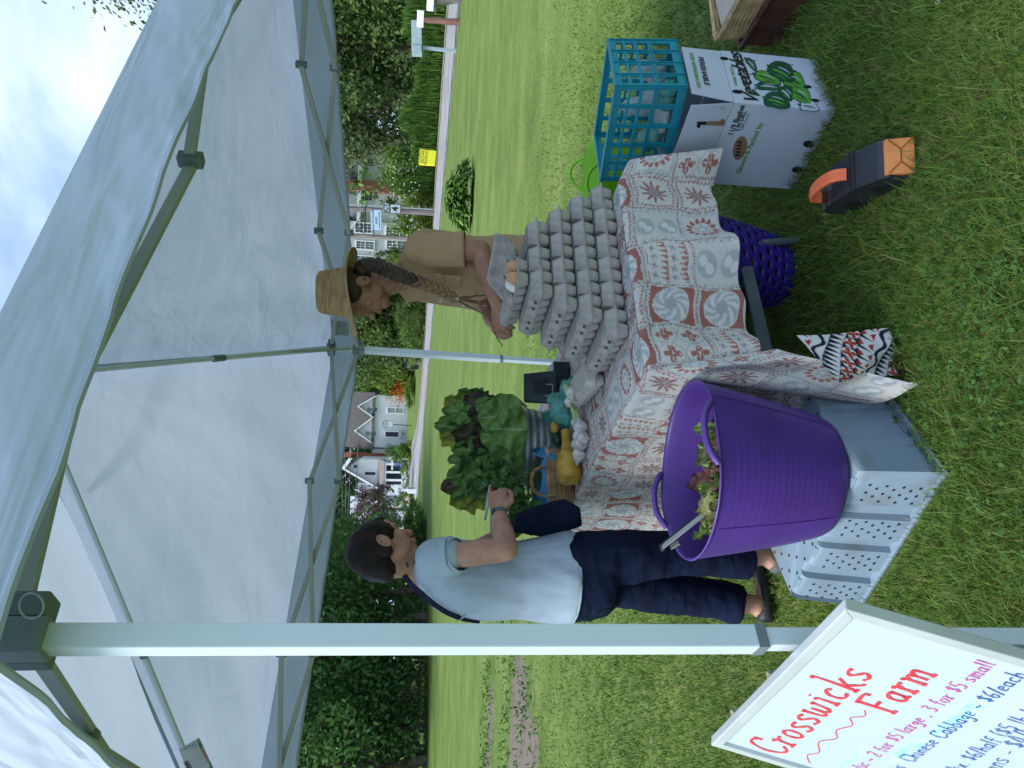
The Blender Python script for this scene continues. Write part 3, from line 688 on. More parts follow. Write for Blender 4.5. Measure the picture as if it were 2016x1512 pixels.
for (py, Y, h, cr, lab) in ((775, 150, 13, 7, 'dark tree behind the right end of the pale house'), (820, 155, 18, 9, 'dark tree behind the brown roof'), (905, 150, 20, 9, 'dark tree behind the brick chimney'),
        (960, 150, 22, 9, 'tall dark tree behind the white farmhouse'), (1010, 160, 24, 10, 'dark tree left of the farmhouse'), (1065, 150, 24, 9, 'dark tree above the grey barn roof')):
    tree(lab, tx(py, Y), Y, h, cr, D1, (.08, .15, .05), n=7000, leaf=.36, trunk_r=.4, crown_lo=.15, group='trees behind the houses', clumps=70, spread=.22)
tree('brown purple leaved plum tree left of the white farmhouse', tx(1003, 88), 88, 6.8, 3.0, (.06, .035, .035), (.17, .12, .10), n=7000, leaf=.13, trunk_r=.12, crown_lo=.25, clumps=80, spread=.24, limbs=14)
tree('dark blue purple tree behind the customer head', tx(1075, 62), 62, 9.5, 2.6, (.018, .02, .045), (.06, .07, .12), n=8000, leaf=.13, trunk_r=.2, crown_lo=.1, clumps=90)
shrub('dark round bush between the farmhouse chimney and the blue sign', 888, 104, 2.9, 1.1, D1, G2, 2000, .13)
shrub('fine light green shrub below the dark bush', 893, 96, 2.0, 1.6, (.07, .15, .025), (.18, .31, .06), 2500, .1)
shrub('light green shrub right of the farmhouse porch', 925, 98, 1.2, 2.2, Y1, Y2, 1800, .1)
shrub('green bush low beside the plum tree', 985, 86, 1.8, 1.4, Y1, Y2, 1800, .1)
shrub('leafy bush under the customer chin, at the edge of the lawn', 1045, 44, 1.35, 1.35, G1, (.13, .25, .06), 4200, .07)
shrub('bright green bush just past the customer face', 1020, 50, 1.2, 1.2, Y1, Y2, 2200, .07)
shrub('leafy green bed left of the orange flowers', 765, 92, 1.2, 1.8, Y1, Y2, 2500, .1)
shrub('green verge plants below the far trees', 655, 66, 1.8, 2.4, G1, Y2, 3000, .09)
shrub('dark verge plants behind the seller shirt', 625, 62, 2.4, 2.2, G1, G2, 3500, .1)
def flowers():
    c = at(795, 768, Y=94.); n = 900
    P = np.stack([c.x+RNG.normal(size=n)*.9, 94+RNG.normal(size=n)*.5, np.abs(1.5+RNG.normal(size=n)*.55)+.6], 1)
    V, Fq, C4 = leaves_np(P, RNG.normal(size=(n, 3)), .1, .8, np.array([.65, .20, .04])*(.6+.5*RNG.random((n, 1))))
    o = bpy.data.objects.new('lily_patch', np_mesh('lily_patch', V, Fq, LEAF, C4)); COL.objects.link(o); tag(o, 'patch of bright orange lilies at the corner of the pale house', 'flowers', kind='stuff')
    # pale blossoms in the roadside shrubs
    n = 70; P = np.stack([tx(420, 50)+RNG.normal(size=n)*1.6, 49.0+RNG.random(n)*.8, .9+RNG.random(n)*2.0], 1)
    V, Fq, C4 = leaves_np(P, np.tile(np.array([[0, -1., .3]]), (n, 1))+RNG.normal(size=(n, 3))*.3, .07, .8, np.tile(np.array([[.75, .78, .7]]), (n, 1)))
    o = bpy.data.objects.new('white_blossoms', np_mesh('white_blossoms', V, Fq, LEAF, C4)); COL.objects.link(o); tag(o, 'scattered white blossoms in the shrub under the junction sign', 'flowers', kind='stuff')
flowers()
# left forest edge
lf = [(1120, 46, 11, 3.6, G1, G2, 'bright edged tree just left of the customer neck'), (1165, 40, 12, 4.0, D1, (.08, .17, .04), 'dark leafy tree right of the near tent pole'),
      (1220, 38, 12, 4.0, D1, (.07, .14, .035), 'dark tree hidden behind the near tent pole'), (1290, 37, 13, 4.2, D1, (.09, .15, .04), 'tree with pale sprays left of the near tent pole'),
      (1360, 35, 12, 4.2, D1, (.06, .13, .03), 'dark tree in the middle of the left wood edge'), (1430, 35, 13, 4.4, D1, (.07, .14, .04), 'dark tree above the bare soil tracks'),
      (1500, 33, 12, 4.4, D1, (.06, .12, .03), 'dark tree furthest left in the wood edge'), (1570, 32, 12, 4.6, D1, D2, 'dark tree outside the left of the wood edge')]
for (py, Y, h, cr, a, b, lab) in lf:
    tree(lab, tx(py, Y), Y, h, cr, a, b, n=9500, leaf=.12, trunk_r=.2, crown_lo=.02, group='trees along the left wood edge', clumps=120, spread=.24, limbs=12)
for (py, Y, lab) in ((1200, 50, 'backing tree behind the customer shoulder'), (1330, 47, 'backing tree left of the near tent pole'), (1470, 44, 'backing tree deep in the left wood')):
    tree(lab, tx(py, Y), Y, 13, 6.5, D1, D2, n=6000, leaf=.24, trunk_r=.2, crown_lo=.0, group='trees along the left wood edge', clumps=60, spread=.3)
# overhanging branches seen against the sky at the picture's top corners
tree('tall tree whose leafy tip shows in the sky above the canopy right end', at(260, -70, Y=30.).x+1.75, 30, 16.5, 3.4, G1, G2, n=7000, leaf=.12, trunk_r=.25, crown_lo=.25, clumps=80)
tree('thin dark tree tip seen against the sky left of the canopy corner', at(60, 1545, Y=26.).x-1.4, 26, 17, 2.3, D1, (.04, .07, .03), n=4000, leaf=.10, trunk_r=.2, crown_lo=.3, clumps=80)

# hosta clump on the lawn
def hosta():
    c = Vector((4.45, 18.5, 0)); root = thing('hosta', 'clump of broad leaved hosta growing in the lawn behind the seller', 'plant', c)
    M = LEAF; n = 0; Vs = []; Fs = []; Cs = []
    for i in range(1500):
        a = random.random()*6.28; rr = random.random()**.6; lob = 1+.18*math.sin(a*5+1)+.1*math.sin(a*9); hx = math.cos(a)*rr*.74*lob; hy = math.sin(a)*rr*.5*lob
        z = .62*(1-rr**3*.75)*random.uniform(.35, 1.05)
        L_ = random.uniform(.14, .22); w_ = L_*.55; d = Vector((math.cos(a), math.sin(a), 0)); s = Vector((-d.y, d.x, 0)); p = Vector((hx, hy, z))
        t = d*.8+Vector((0, 0, random.uniform(-.5, .2))); t.normalize(); up = s.cross(t)*-1
        pts = [p-t*L_*.5, p-t*L_*.1+s*w_*.5+up*.02, p+t*L_*.3+s*w_*.38+up*.015, p+t*L_*.6, p+t*L_*.3-s*w_*.38+up*.015, p-t*L_*.1-s*w_*.5+up*.02, p+t*L_*.05]
        b = len(Vs); Vs += [tuple(q) for q in pts]; Fs += [(b, b+1, b+6), (b+1, b+2, b+6), (b+2, b+3, b+6), (b+3, b+4, b+6), (b+4, b+5, b+6), (b+5, b, b+6)]
        k = random.random(); col = [x*(1-k)+y*k for x, y in zip((.05, .12, .022), (.20, .36, .085))]; Cs += [col]*7
    o = bpy.data.objects.new('foliage', np_mesh('foliage', np.array(Vs), np.array(Fs), M, np.array(Cs))); COL.objects.link(o); o.parent = root; o['kind'] = 'stuff'
    obj('stem', MB().tube([(0, 0, -.02), (0, 0, .3)], [.08, .04], 6), mat('green_stem', (.10, .18, .05), .7), root, local=True)
hosta()
# ============================================================ CANOPY TENT
K = 1.04
def vb(px, py, t): # point on a photo ray scaled
    u = (1512-py-756)/FPX; v = (px-1008)/FPX
    a = u*math.cos(ROLL)+v*math.sin(ROLL); b = -u*math.sin(ROLL)+v*math.cos(ROLL)
    return Vector((0, 0, CAMH))+(_R*a+_D*b+_F)*t
CN, CR, CF, CL = Vector((-.318, .907, 1.885)), Vector((2.09, 2.81, 1.835)), Vector((.196, 5.21, 1.763)), Vector((-2.215, 3.31, 1.905))
VH = Vector((0, 0, .165)); PEAK = Vector((-.03, 3.06, 2.92))
def fabric(name, col, tr, bumps=.5):
    M = bpy.data.materials.new(name); M.use_nodes = True; n = M.node_tree; n.nodes.clear(); l = n.links.new
    o = N(n, 'ShaderNodeOutputMaterial'); d = N(n, 'ShaderNodeBsdfPrincipled', i_Roughness=.55); d.inputs['Specular IOR Level'].default_value = .3
    t = N(n, 'ShaderNodeTexCoord'); t2 = N(n, 'ShaderNodeBsdfTranslucent'); ms = N(n, 'ShaderNodeMixShader', i_0=tr)
    nz = N(n, 'ShaderNodeTexNoise', i_Scale=1.7, i_Detail=4.0); l(t.outputs['Object'], nz.inputs[0])
    r = N(n, 'ShaderNodeValToRGB'); r.color_ramp.elements[0].position = .35; r.color_ramp.elements[1].position = .65
    nz.inputs['Detail'].default_value = 9.0; r.color_ramp.elements[0].color = (col[0]*.88, col[1]*.90, col[2]*.89, 1); r.color_ramp.elements[1].color = (*col, 1); l(nz.outputs[0], r.inputs[0])
    l(r.outputs[0], d.inputs['Base Color']); l(r.outputs[0], t2.inputs[0])
    a = N(n, 'ShaderNodeTexNoise', i_Scale=3.0, i_Detail=3.0, i_Distortion=.6)
    mp = N(n, 'ShaderNodeMapping'); mp.inputs['Scale'].default_value = (.45, .45, 3.2) if 'valance' in name else (1, 1, 2); mp.inputs['Rotation'].default_value = (.25, .25, .3); l(t.outputs['Object'], mp.inputs[0]); l(mp.outputs[0], a.inputs[0])
    v = N(n, 'ShaderNodeTexVoronoi', feature='DISTANCE_TO_EDGE', i_Scale=2.3); v2 = N(n, 'ShaderNodeTexNoise', i_Scale=1.4, i_Detail=3.0)
    mv = N(n, 'ShaderNodeMixRGB', i_0=.35); l(t.outputs['Object'], v2.inputs[0]); l(v2.outputs['Color'], mv.inputs[2]); l(t.outputs['Object'], mv.inputs[1]); l(mv.outputs[0], v.inputs[0])
    vr = N(n, 'ShaderNodeMath', operation='MULTIPLY', i_1=2.5); vr.use_clamp = True; l(v.outputs[0], vr.inputs[0])
    ad = N(n, 'ShaderNodeMath', operation='ADD'); l(a.outputs[0], ad.inputs[0]); m5 = N(n, 'ShaderNodeMath', operation='MULTIPLY', i_1=.22); l(vr.outputs[0], m5.inputs[0]); l(m5.outputs[0], ad.inputs[1])
    bp = N(n, 'ShaderNodeBump', i_Strength=bumps, i_Distance=.05); l(ad.outputs[0], bp.inputs['Height']); l(bp.outputs[0], d.inputs['Normal']); l(bp.outputs[0], t2.inputs['Normal'])
    l(d.outputs[0], ms.inputs[1]); l(t2.outputs[0], ms.inputs[2]); l(ms.outputs[0], o.inputs[0]); return M
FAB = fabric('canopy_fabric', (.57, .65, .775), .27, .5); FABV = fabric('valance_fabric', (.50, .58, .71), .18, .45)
POLE = mat('pole_enamel', (.60, .69, .75), .35, (.56, .65, .71), scale=3, spec=.5)
TRUSS = mat('truss_enamel', (.42, .45, .45), .45, (.37, .40, .40), scale=4)
PLAST = mat('grey_plastic_joint', (.16, .20, .22), .5); RUBB = mat('black_cord', (.03, .035, .04), .7)
tent = thing('canopy_tent', 'white pop up canopy tent on square grey legs sheltering the stall', 'tent', (0, 3.0, 0))
corners = [CN, CR, CF, CL]; names = ['near right', 'far right', 'far left', 'near left']
def sag(p, a):
    return p+Vector((0, 0, -a))
# roof panels: four triangles, subdivided with sag and wrinkles
for i in range(4):
    A, B = corners[i]+VH, corners[(i+1) % 4]+VH
    def fn(u, v, A=A, B=B, i=i):
        e = A.lerp(B, u); p = e.lerp(PEAK, v)
        s = math.sin(PI*u)*(1-v)*.5+math.sin(PI*v)*.25
        # slack ripples radiating from the corners
        rip = .010*math.sin(u*34+v*9+i)*(1-v)*math.sin(PI*min(u, 1-u)*2)+.012*noise.fractal(Vector((p.x*1.6, p.y*1.6, i*3.)), 1, 2, 4)
        ed = min(1, min(u, 1-u)*8*(1-v)+.0)*min(1, (1-v)*12)*min(1, v*12+.0)
        return p+Vector((0, 0, -.05*s*4*u*(1-u)*0-.07*math.sin(PI*v)*math.sin(PI*u)+rip*ed))
    obj('roof_panel', MB().grid(fn, 70, 46), FAB, tent, smooth='all')
for i in range(4):
    A = corners[i]+VH
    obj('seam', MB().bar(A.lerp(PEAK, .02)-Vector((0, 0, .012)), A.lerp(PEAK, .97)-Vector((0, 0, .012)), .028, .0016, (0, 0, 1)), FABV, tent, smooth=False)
for i in range(4):
    A, B = corners[i], corners[(i+1) % 4]; outw = ((A+B)/2-Vector((PEAK.x, PEAK.y, (A.z+B.z)/2))); outw.z = 0; outw.normalize()
    ln = (B-A).length; ph = i*1.7
    def fn(u, v, A=A, B=B, outw=outw, ph=ph, i=i):
        p = A.lerp(B, u)+VH*(1-v); edge_ = min(1, u*9, (1-u)*9)
        x = u*ln
        q1 = Vector((x*4.5+v*1.2, v*1.1-x*1.6, ph)); q2 = Vector((x*11+v*4, v*3.0-x*5, ph+7))
        w1 = .006*math.sin(x*5.2+ph+v*2.0)-.012*abs(noise.noise(q1))-.007*abs(noise.noise(q2))+.003*noise.noise(q1*.5)
        p += outw*(w1*edge_*v)*.75
        p.z += .003*math.sin(x*2.1+ph)*v*edge_+.006*noise.noise(Vector((x*6, ph, 0)))*v
        if i == 0: p.z += .012*math.sin(PI*min(u*2.3, 1))*v
        return p
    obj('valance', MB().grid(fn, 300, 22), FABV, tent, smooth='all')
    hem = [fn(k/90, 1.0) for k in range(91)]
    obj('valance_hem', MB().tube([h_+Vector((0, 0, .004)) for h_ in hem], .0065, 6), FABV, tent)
# legs
legN_t, legN_b = at(-14, 1259, Y=1.06), at(1500, 1258.5, Y=1.06)
legF_t, legF_b = at(640, 684.5, Y=5.0), at(960, 705, Y=5.0)
def ext(t, b, z): d = (b-t); return t+d*((z-t.z)/d.z)
def leg(t, b, s, split, rot, ztop):
    top = ext(t, b, ztop); sp = ext(t, b, split); ft = ext(t, b, 0.0)
    q = Matrix.Rotation(rot, 3, 'Z'); d1 = lambda c, hs: [c+q @ Vector((x*hs, y*hs, 0)) for x, y in ((-1, -1), (1, -1), (1, 1), (-1, 1))]
    o = obj('leg', MB().loft([d1(sp, s/2), d1(top, s/2)]), POLE, tent, smooth=False, bevel=.0025)
    obj('inner_tube', MB().loft([d1(ft, s*.40), d1(ext(t, b, split+.3), s*.40)]), POLE, o, smooth=False, bevel=.002)
    obj('end_collar', MB().loft([d1(ext(t, b, split-.004), s/2*1.04), d1(ext(t, b, split+.012), s/2*1.04)]), PLAST, o, smooth=False)
    obj('foot_plate', MB().box((ft.x, ft.y, .006), (s*2.4, s*2.4, .006), q), POLE, o, smooth=False)
    return o, q
ROT = math.atan2((CR-CN).y, (CR-CN).x)
zspl = at(1497, 1259, Y=1.06).z
leg(legN_t, legN_b, .0335, zspl, ROT, CN.z+.15)
zsf = at(988, 706, Y=5.0).z
leg(legF_t, legF_b, .038, zsf, ROT, CF.z+.17)
cin = Vector((PEAK.x, PEAK.y, 0))
def inset(c, d=.09): v = cin-Vector((c.x, c.y, 0)); v.normalize(); return c+v*d
CRi, CLi = inset(CR), inset(CL)
CNi = Vector((legN_t.x, legN_t.y, CN.z)); CFi = Vector((legF_t.x, legF_t.y, CF.z))
for c in (CRi, CLi):
    t = Vector((c.x, c.y, 2.1)); b = Vector((c.x, c.y, 0)); leg(t, b, .036, .75, ROT, c.z+.15)
pins = [CNi, CRi, CFi, CLi]
slider_z = [at(36, 1259, Y=1.06).z, CRi.z+.0, at(706, 688, Y=5.0).z, CLi.z]
top_z = [CN.z+.14, CR.z+.14, CF.z+.16, CL.z+.14]
def bracket(c, rot, s=.027, h_=.042, m=None):
    s = min(s, .027)
    q = Matrix.Rotation(rot, 3, 'Z'); mb = MB(); mb.box(c, (s, s, h_), q)
    return obj('joint', mb, m or PLAST, tent, smooth=False, bevel=.004)
for i in range(4):
    A, B = pins[i], pins[(i+1) % 4]; r_ = math.atan2((B-A).y, (B-A).x)
    def pt(f, up): return Vector((A.x+(B.x-A.x)*f, A.y+(B.y-A.y)*f, (top_z[i]*(1-f)+top_z[(i+1) % 4]*f) if up else (slider_z[i]*(1-f)+slider_z[(i+1) % 4]*f)))
    nrm = Vector((-(B-A).y, (B-A).x, 0)).normalized()*.011
    for k in range(3):
        f0, f1 = k/3, (k+1)/3
        for (ua, ub, sg) in ((True, False, 1), (False, True, -1)):
            a, b = pt(f0, ua), pt(f1, ub)
            if k == 0: a = a+(b-a).normalized()*.03
            if k == 2: b = b-(b-a).normalized()*.03
            obj('truss_bar', MB().bar(a+nrm*sg, b+nrm*sg, .013, .024), TRUSS, tent, smooth=False, bevel=.003)
        c = (pt(f0, True)+pt(f1, False)+pt(f0, False)+pt(f1, True))/4; bracket(c, r_, .03, .028)
        if k:
            for up in (True, False): bracket(pt(f0, up), r_, .034, .05)
for i, c in enumerate(pins):
    for z, hh in ((slider_z[i], .075), (top_z[i], .055)):
        q = Vector((c.x, c.y, z)); 
        if i == 0: q = ext(legN_t, legN_b, z)
        if i == 2: q = ext(legF_t, legF_b, z)
        r_ = ROT+0; qq = Matrix.Rotation(r_, 3, 'Z')
        mb = MB().box(q, (.046, .046, hh), qq); m_ = GREYJ if False else (mat('slider_plastic', (.22, .27, .30), .4) if z == slider_z[i] else PLAST)
        b = obj('leg_bracket', mb, m_, tent, smooth=False, bevel=.004)
        for sx, sy in ((1, 0), (0, 1)):
            dd = qq @ Vector((sx, sy, 0)); obj('bracket_ear', MB().box(q+dd*.04, (.034+.01*sy, .034+.01*sx, hh*.8), qq), PLAST, b, smooth=False, bevel=.004)
        if i == 0 and z == slider_z[i]:
            rc = at(62, 1193, Y=1.04)
            obj('pull_ring', MB().tube([rc+Vector((math.cos(t)*.016+.0, .004*math.sin(t), math.sin(t)*.016)) for t in np.linspace(0, 2*PI, 21)[:-1]], .0014, 6, closed=True), METAL, b)
# hip poles to the peak with joints
for i, c in enumerate(pins):
    a = Vector((c.x, c.y, top_z[i]+.01)); p = PEAK-Vector((0, 0, .09)); mid = a.lerp(p, .5)+Vector((0, 0, .0))
    obj('roof_pole', MB().tube([a, mid], .014, 8), POLE, tent); obj('roof_pole', MB().tube([mid, p], .011, 8), POLE, tent)
    obj('pole_sleeve', MB().tube([a.lerp(p, .48), a.lerp(p, .52)], .0175, 8), PLAST, tent)
    # sag strut from slider
    s0 = Vector((c.x, c.y, slider_z[i]+.04)); obj('truss_bar', MB().bar(s0, a.lerp(p, .22), .012, .018), TRUSS, tent, smooth=False)
obj('peak_hub', MB().tube([PEAK-Vector((0, 0, .16)), PEAK-Vector((0, 0, .03))], .035, 10), PLAST, tent)
obj('mesh_patch', MB().prism([at(652, 630, Y=4.85), at(652, 659, Y=4.95), at(686, 661, Y=4.95), at(688, 634, Y=4.86)], (0, .003, 0)), mat('patch_cloth', (.30, .34, .34), .9), tent, smooth=False)
# loose cord under the roof
pc = smooth_path([at(205, 640, Y=3.9), at(222, 665, Y=3.92), at(236, 712, Y=3.95), at(226, 760, Y=3.8), at(205, 830, Y=3.6), at(170, 920, Y=3.4), at(143, 984, Y=3.2)], 6)
obj('roof_strap', MB().tube(pc, .009, 6, flat=.3), RUBB, tent)
# seam tape along the far hip, screen patch on the far wall
def face_pt(A, B, u, v, off): e = (A+VH).lerp(B+VH, u); return e.lerp(PEAK, v)-Vector((0, 0, off))
pa = Vector((CF.x, CF.y, 0))
# warning label stitched on the left roof pole
lp = [at(352, 1475, Y=2.9), at(392, 1452, Y=2.9), at(420, 1512, Y=2.75), at(380, 1545, Y=2.75)]
lab = obj('warning_label', MB().add(lp, [(0, 1, 2, 3)]), mat('label_cloth', (.42, .46, .44), .8), tent, smooth=False)
a0, b0, c0, d0 = lp
stripe = mat('label_stripe', (.30, .10, .08), .6)
mb = MB(); k0 = Vector((0, -.004, -.002)); mb.add([a0.lerp(b0, .84)+k0, b0+k0, c0+k0, d0.lerp(c0, .84)+k0], [(0, 1, 2, 3)])
n_ = stripe.node_tree; cr_ = node_of(stripe, 'ShaderNodeValToRGB'); cr_.color_ramp.elements[0].color = (.05, .09, .13, 1); cr_.color_ramp.elements[1].color = (.32, .12, .10, 1); e_ = cr_.color_ramp.elements.new(.5); e_.color = (.22, .22, .08, 1); node_of(stripe, 'ShaderNodeTexNoise').inputs['Scale'].default_value = 9
obj('colour_stripe', mb, stripe, lab, smooth=False)
xd_ = (a0-d0).normalized()*-1; yd_ = (a0-b0).normalized()
nrm_ = xd_.cross(yd_)
flip = -1 if nrm_.dot(Vector((0, 0, CAMH))-a0) < 0 else 1
mb = MB()
for rr_ in range(6):
    s = .02
    while s < .9:
        e = s+random.uniform(.03, .12); v0, v1 = .2+rr_*.1, .235+rr_*.1
        q = lambda s_, v_: a0.lerp(d0, s_).lerp(b0.lerp(c0, s_), v_)+k0
        mb.add([q(s, v0), q(min(e, .95), v0), q(min(e, .95), v1), q(s, v1)], [(0, 1, 2, 3)]); s = e+.025
obj('fine_print', mb, mat('grey_print', (.12, .14, .14), .7), lab, smooth=False)
obj('lettering', text_mb('WARNING', .026, a0.lerp(d0, .72).lerp(b0.lerp(c0, .72), .10)+k0, xd_, yd_*flip if False else yd_, bold=.001, lift=.003*flip), BLACK, lab, smooth=False)

# ============================================================ WHITEBOARD
STR = {
 'C': (.62, [[(.6, .85), (.42, .98), (.18, .88), (.05, .5), (.18, .1), (.42, 0), (.62, .18)], [(.6, .98), (.6, .75)]]),
 'r': (.42, [[(.0, .5), (.12, .5), (.12, 0)], [(0, 0), (.24, 0)], [(.12, .3), (.25, .48), (.4, .46)]]),
 'o': (.46, [[(.22, .5), (.06, .38), (.06, .12), (.22, 0), (.38, .12), (.38, .38), (.22, .5)]]),
 's': (.40, [[(.34, .46), (.16, .5), (.05, .38), (.2, .26), (.34, .14), (.2, 0), (.02, .06)]]),
 'w': (.62, [[(.02, .5), (.06, .1), (.18, 0), (.28, .12), (.28, .42)], [(.28, .12), (.4, 0), (.52, .12), (.56, .5)], [(-.04, .5), (.1, .5)], [(.48, .5), (.62, .5)]]),
 'i': (.26, [[(.02, .5), (.12, .5), (.12, 0)], [(.02, 0), (.24, 0)], [(.12, .68), (.13, .72)]]),
 'c': (.42, [[(.36, .4), (.22, .5), (.06, .36), (.06, .12), (.2, 0), (.38, .08)]]),
 'k': (.50, [[(.0, 1), (.1, 1), (.1, 0)], [(0, 0), (.2, 0)], [(.4, .52), (.12, .22)], [(.18, .28), (.42, 0), (.5, 0)]]),
 'F': (.62, [[(.1, 0), (.1, 1)], [(0, 1), (.6, 1), (.6, .85)], [(.1, .52), (.45, .52)], [(0, 0), (.24, 0)]]),
 'a': (.48, [[(.38, .42), (.22, .5), (.06, .36), (.06, .12), (.2, 0), (.36, .12), (.38, .5), (.38, .06), (.48, 0)]]),
 'm': (.74, [[(0, .5), (.1, .5), (.1, 0)], [(.1, .34), (.24, .5), (.36, .4), (.36, 0)], [(.36, .34), (.5, .5), (.62, .4), (.62, 0)], [(.02, 0), (.18, 0)], [(.54, 0), (.72, 0)]]),
 'G': (.62, [[(.56, .85), (.3, 1), (.06, .7), (.06, .25), (.3, 0), (.56, .18), (.56, .42), (.34, .42)]]),
 'l': (.2, [[(.08, 1), (.08, .1), (.16, 0)]]), '2': (.48, [[(.04, .75), (.2, .95), (.4, .78), (.3, .45), (.04, .02), (.46, .02)]]),
 'f': (.34, [[(.34, .85), (.22, .95), (.14, .75), (.14, -.05)], [(.0, .5), (.3, .5)]]),
 '$': (.44, [[(.38, .72), (.2, .82), (.06, .66), (.36, .32), (.2, .12), (.02, .22)], [(.21, .95), (.21, 0)]]),
 '5': (.44, [[(.4, .95), (.1, .95), (.08, .55), (.3, .55), (.4, .3), (.26, .02), (.04, .06)]]),
 'g': (.46, [[(.36, .42), (.2, .5), (.06, .32), (.2, .1), (.36, .3), (.36, .5), (.36, -.2), (.2, -.36), (.04, -.24)]]),
 'e': (.42, [[(.06, .26), (.36, .3), (.3, .46), (.16, .5), (.05, .28), (.12, .04), (.36, .06)]]),
 ',': (.2, [[(.1, .05), (.04, -.12)]]), '3': (.44, [[(.05, .85), (.24, .95), (.36, .75), (.18, .55), (.38, .35), (.26, .03), (.03, .1)]]),
 'S': (.5, [[(.44, .85), (.25, 1), (.08, .8), (.4, .3), (.22, 0), (.02, .14)]]), 'n': (.46, [[(.06, .5), (.06, 0)], [(.06, .3), (.22, .5), (.36, .36), (.38, 0)]]),
 'h': (.46, [[(.06, 1), (.06, 0)], [(.06, .3), (.22, .5), (.36, .36), (.38, 0)]]), 'b': (.46, [[(.06, 1), (.06, 0), (.26, 0), (.38, .2), (.26, .46), (.06, .36)]]),
 'A': (.5, [[(0, 0), (.24, 1), (.48, 0)], [(.1, .4), (.4, .4)]]), '/': (.3, [[(.02, -.1), (.28, 1)]]), 'x': (.42, [[(.04, .48), (.36, 0)], [(.36, .5), (.02, 0)]]),
 '.': (.18, [[(.08, .02), (.1, .05)]]), '-': (.36, [[(.04, .3), (.3, .32)]]), '~': (.44, [[(.02, .26), (.14, .36), (.26, .22), (.4, .34)]]),
 '6': (.46, [[(.36, .95), (.12, .6), (.08, .15), (.26, 0), (.4, .2), (.28, .42), (.1, .3)]]), '1': (.2, [[(.1, .95), (.1, 0)]]),
 '4': (.48, [[(.3, 0), (.3, .95), (.02, .3), (.46, .3)]]), '(': (.24, [[(.2, 1.05), (.06, .7), (.06, .3), (.2, -.1)]]), 'u': (.46, [[(.06, .5), (.08, .1), (.22, 0), (.36, .14), (.36, .5), (.38, 0)]]),
 'M': (.7, [[(.04, 0), (.08, .95), (.34, .3), (.6, .95), (.66, 0)]]), 'B': (.5, [[(.06, 0), (.06, .98), (.34, .9), (.32, .58), (.06, .52), (.4, .4), (.36, .05), (.06, 0)]]),
 'd': (.48, [[(.36, 1), (.38, 0)], [(.36, .4), (.2, .5), (.05, .3), (.18, 0), (.36, .14)]]), ' ': (.34, []), 'z': (.4, [[(.04, .5), (.36, .5), (.04, 0), (.38, 0)]]),
}
def hand(txt, o, xd, yd, size, wd, lift=.0012, space=.12, wob=.012, slant=.12):
    """marker handwriting as flat ribbons"""
    mb = MB(); nd = xd.cross(yd); x = 0
    for ch in txt:
        w_, sts = STR[ch]; dy = random.uniform(-.03, .03)
        for st in sts:
            pts = [Vector((x+p[0]+slant*p[1]+random.uniform(-wob, wob), p[1]+dy+random.uniform(-wob, wob), 0))*size for p in st]
            if len(pts) > 2: pts = smooth_path(pts, 4)
            n = len(pts); L_, Rr = [], []
            for i in range(n):
                t = pts[min(i+1, n-1)]-pts[max(i-1, 0)]; t.normalize() if t.length > 0 else None
                s = Vector((-t.y, t.x, 0))*wd/2*(1+.25*math.sin(i*1.1)); L_.append(pts[i]+s); Rr.append(pts[i]-s)
            W3 = lambda p: o+xd*p.x+yd*p.y+nd*lift
            b = len(mb.v); mb.v += [W3(p) for p in L_]+[W3(p) for p in Rr]; mb.f += [(b+i, b+i+1, b+n+i+1, b+n+i) for i in range(n-1)]
        x += w_+space
    mb.w = x*size; return mb
TLc, TRc = at(1400, 1460, z=.9), at(1665, 1190, z=.9)
td = (TRc-TLc).normalized(); WB = (TRc-TLc).length
nh = Vector((td.y, -td.x, 0))       # horizontal, pointing out of the writing side
if nh.dot(-TLc) < 0: nh = -nh
# choose the tilt so that the right edge points at photo pixel (2016,1290)
best = None
for k in range(0, 70):
    tl = R(k); dn = (nh*math.sin(tl)-Vector((0, 0, 1))*math.cos(tl))
    for ln in (.25, .3, .35, .4, .45, .5):
        q = TRc+dn*ln-Vector((0, 0, CAMH)); c = q.dot(_F); a = q.dot(_R); b = q.dot(_D)
        U = 756+FPX*(a*math.cos(ROLL)-b*math.sin(ROLL))/c; V = 1008+FPX*(a*math.sin(ROLL)+b*math.cos(ROLL))/c
        uu = 322+(222-322)*(V-1665)/(2016-1665); e = abs(U-uu)
        if best is None or e < best[0]: best = (e, k, dn)
dn = best[2]; bn = td.cross(-dn)
if bn.dot(-TLc) < 0: bn = -bn
HB = .80; BR_, BL_ = TRc+dn*HB, TLc+dn*HB
wb = thing('whiteboard', 'white marker board with a silver frame reading Crosswicks Farm, leaning at the near corner', 'whiteboard', (TLc.x, TLc.y, 0))
ALU = mat('aluminium_frame', (.55, .60, .62), .35, (.50, .55, .57), scale=10, metal=.35, stretch=(1, 1, 1))
BOARD = mat('board_enamel', (.47, .55, .63), .22, (.44, .52, .60), scale=2, spec=.5)
FWd, FTk = .017, .02
inb = lambda p, a, b: p+td*a+dn*b
obj('writing_surface', MB().prism([inb(TLc, .006, .006)-bn*.004, inb(TRc, -.006, .006)-bn*.004, inb(BR_, -.006, -.006)-bn*.004, inb(BL_, .006, -.006)-bn*.004], bn*.004), BOARD, wb, smooth=False)
def frame_piece(a, b, ina, inb_):
    mb = MB(); mb.prism([a-bn*.010, b-bn*.010, b+inb_-bn*.010, a+ina-bn*.010], bn*.017); return obj('frame_strip', mb, ALU, wb, smooth=False, bevel=.002)
e1, e2 = td*FWd, dn*FWd
frame_piece(TLc, TRc, e1+e2, -e1+e2); frame_piece(TRc, BR_, -e1+e2, -e1-e2); frame_piece(BR_, BL_, -e1-e2, e1-e2); frame_piece(BL_, TLc, e1-e2, e1+e2)
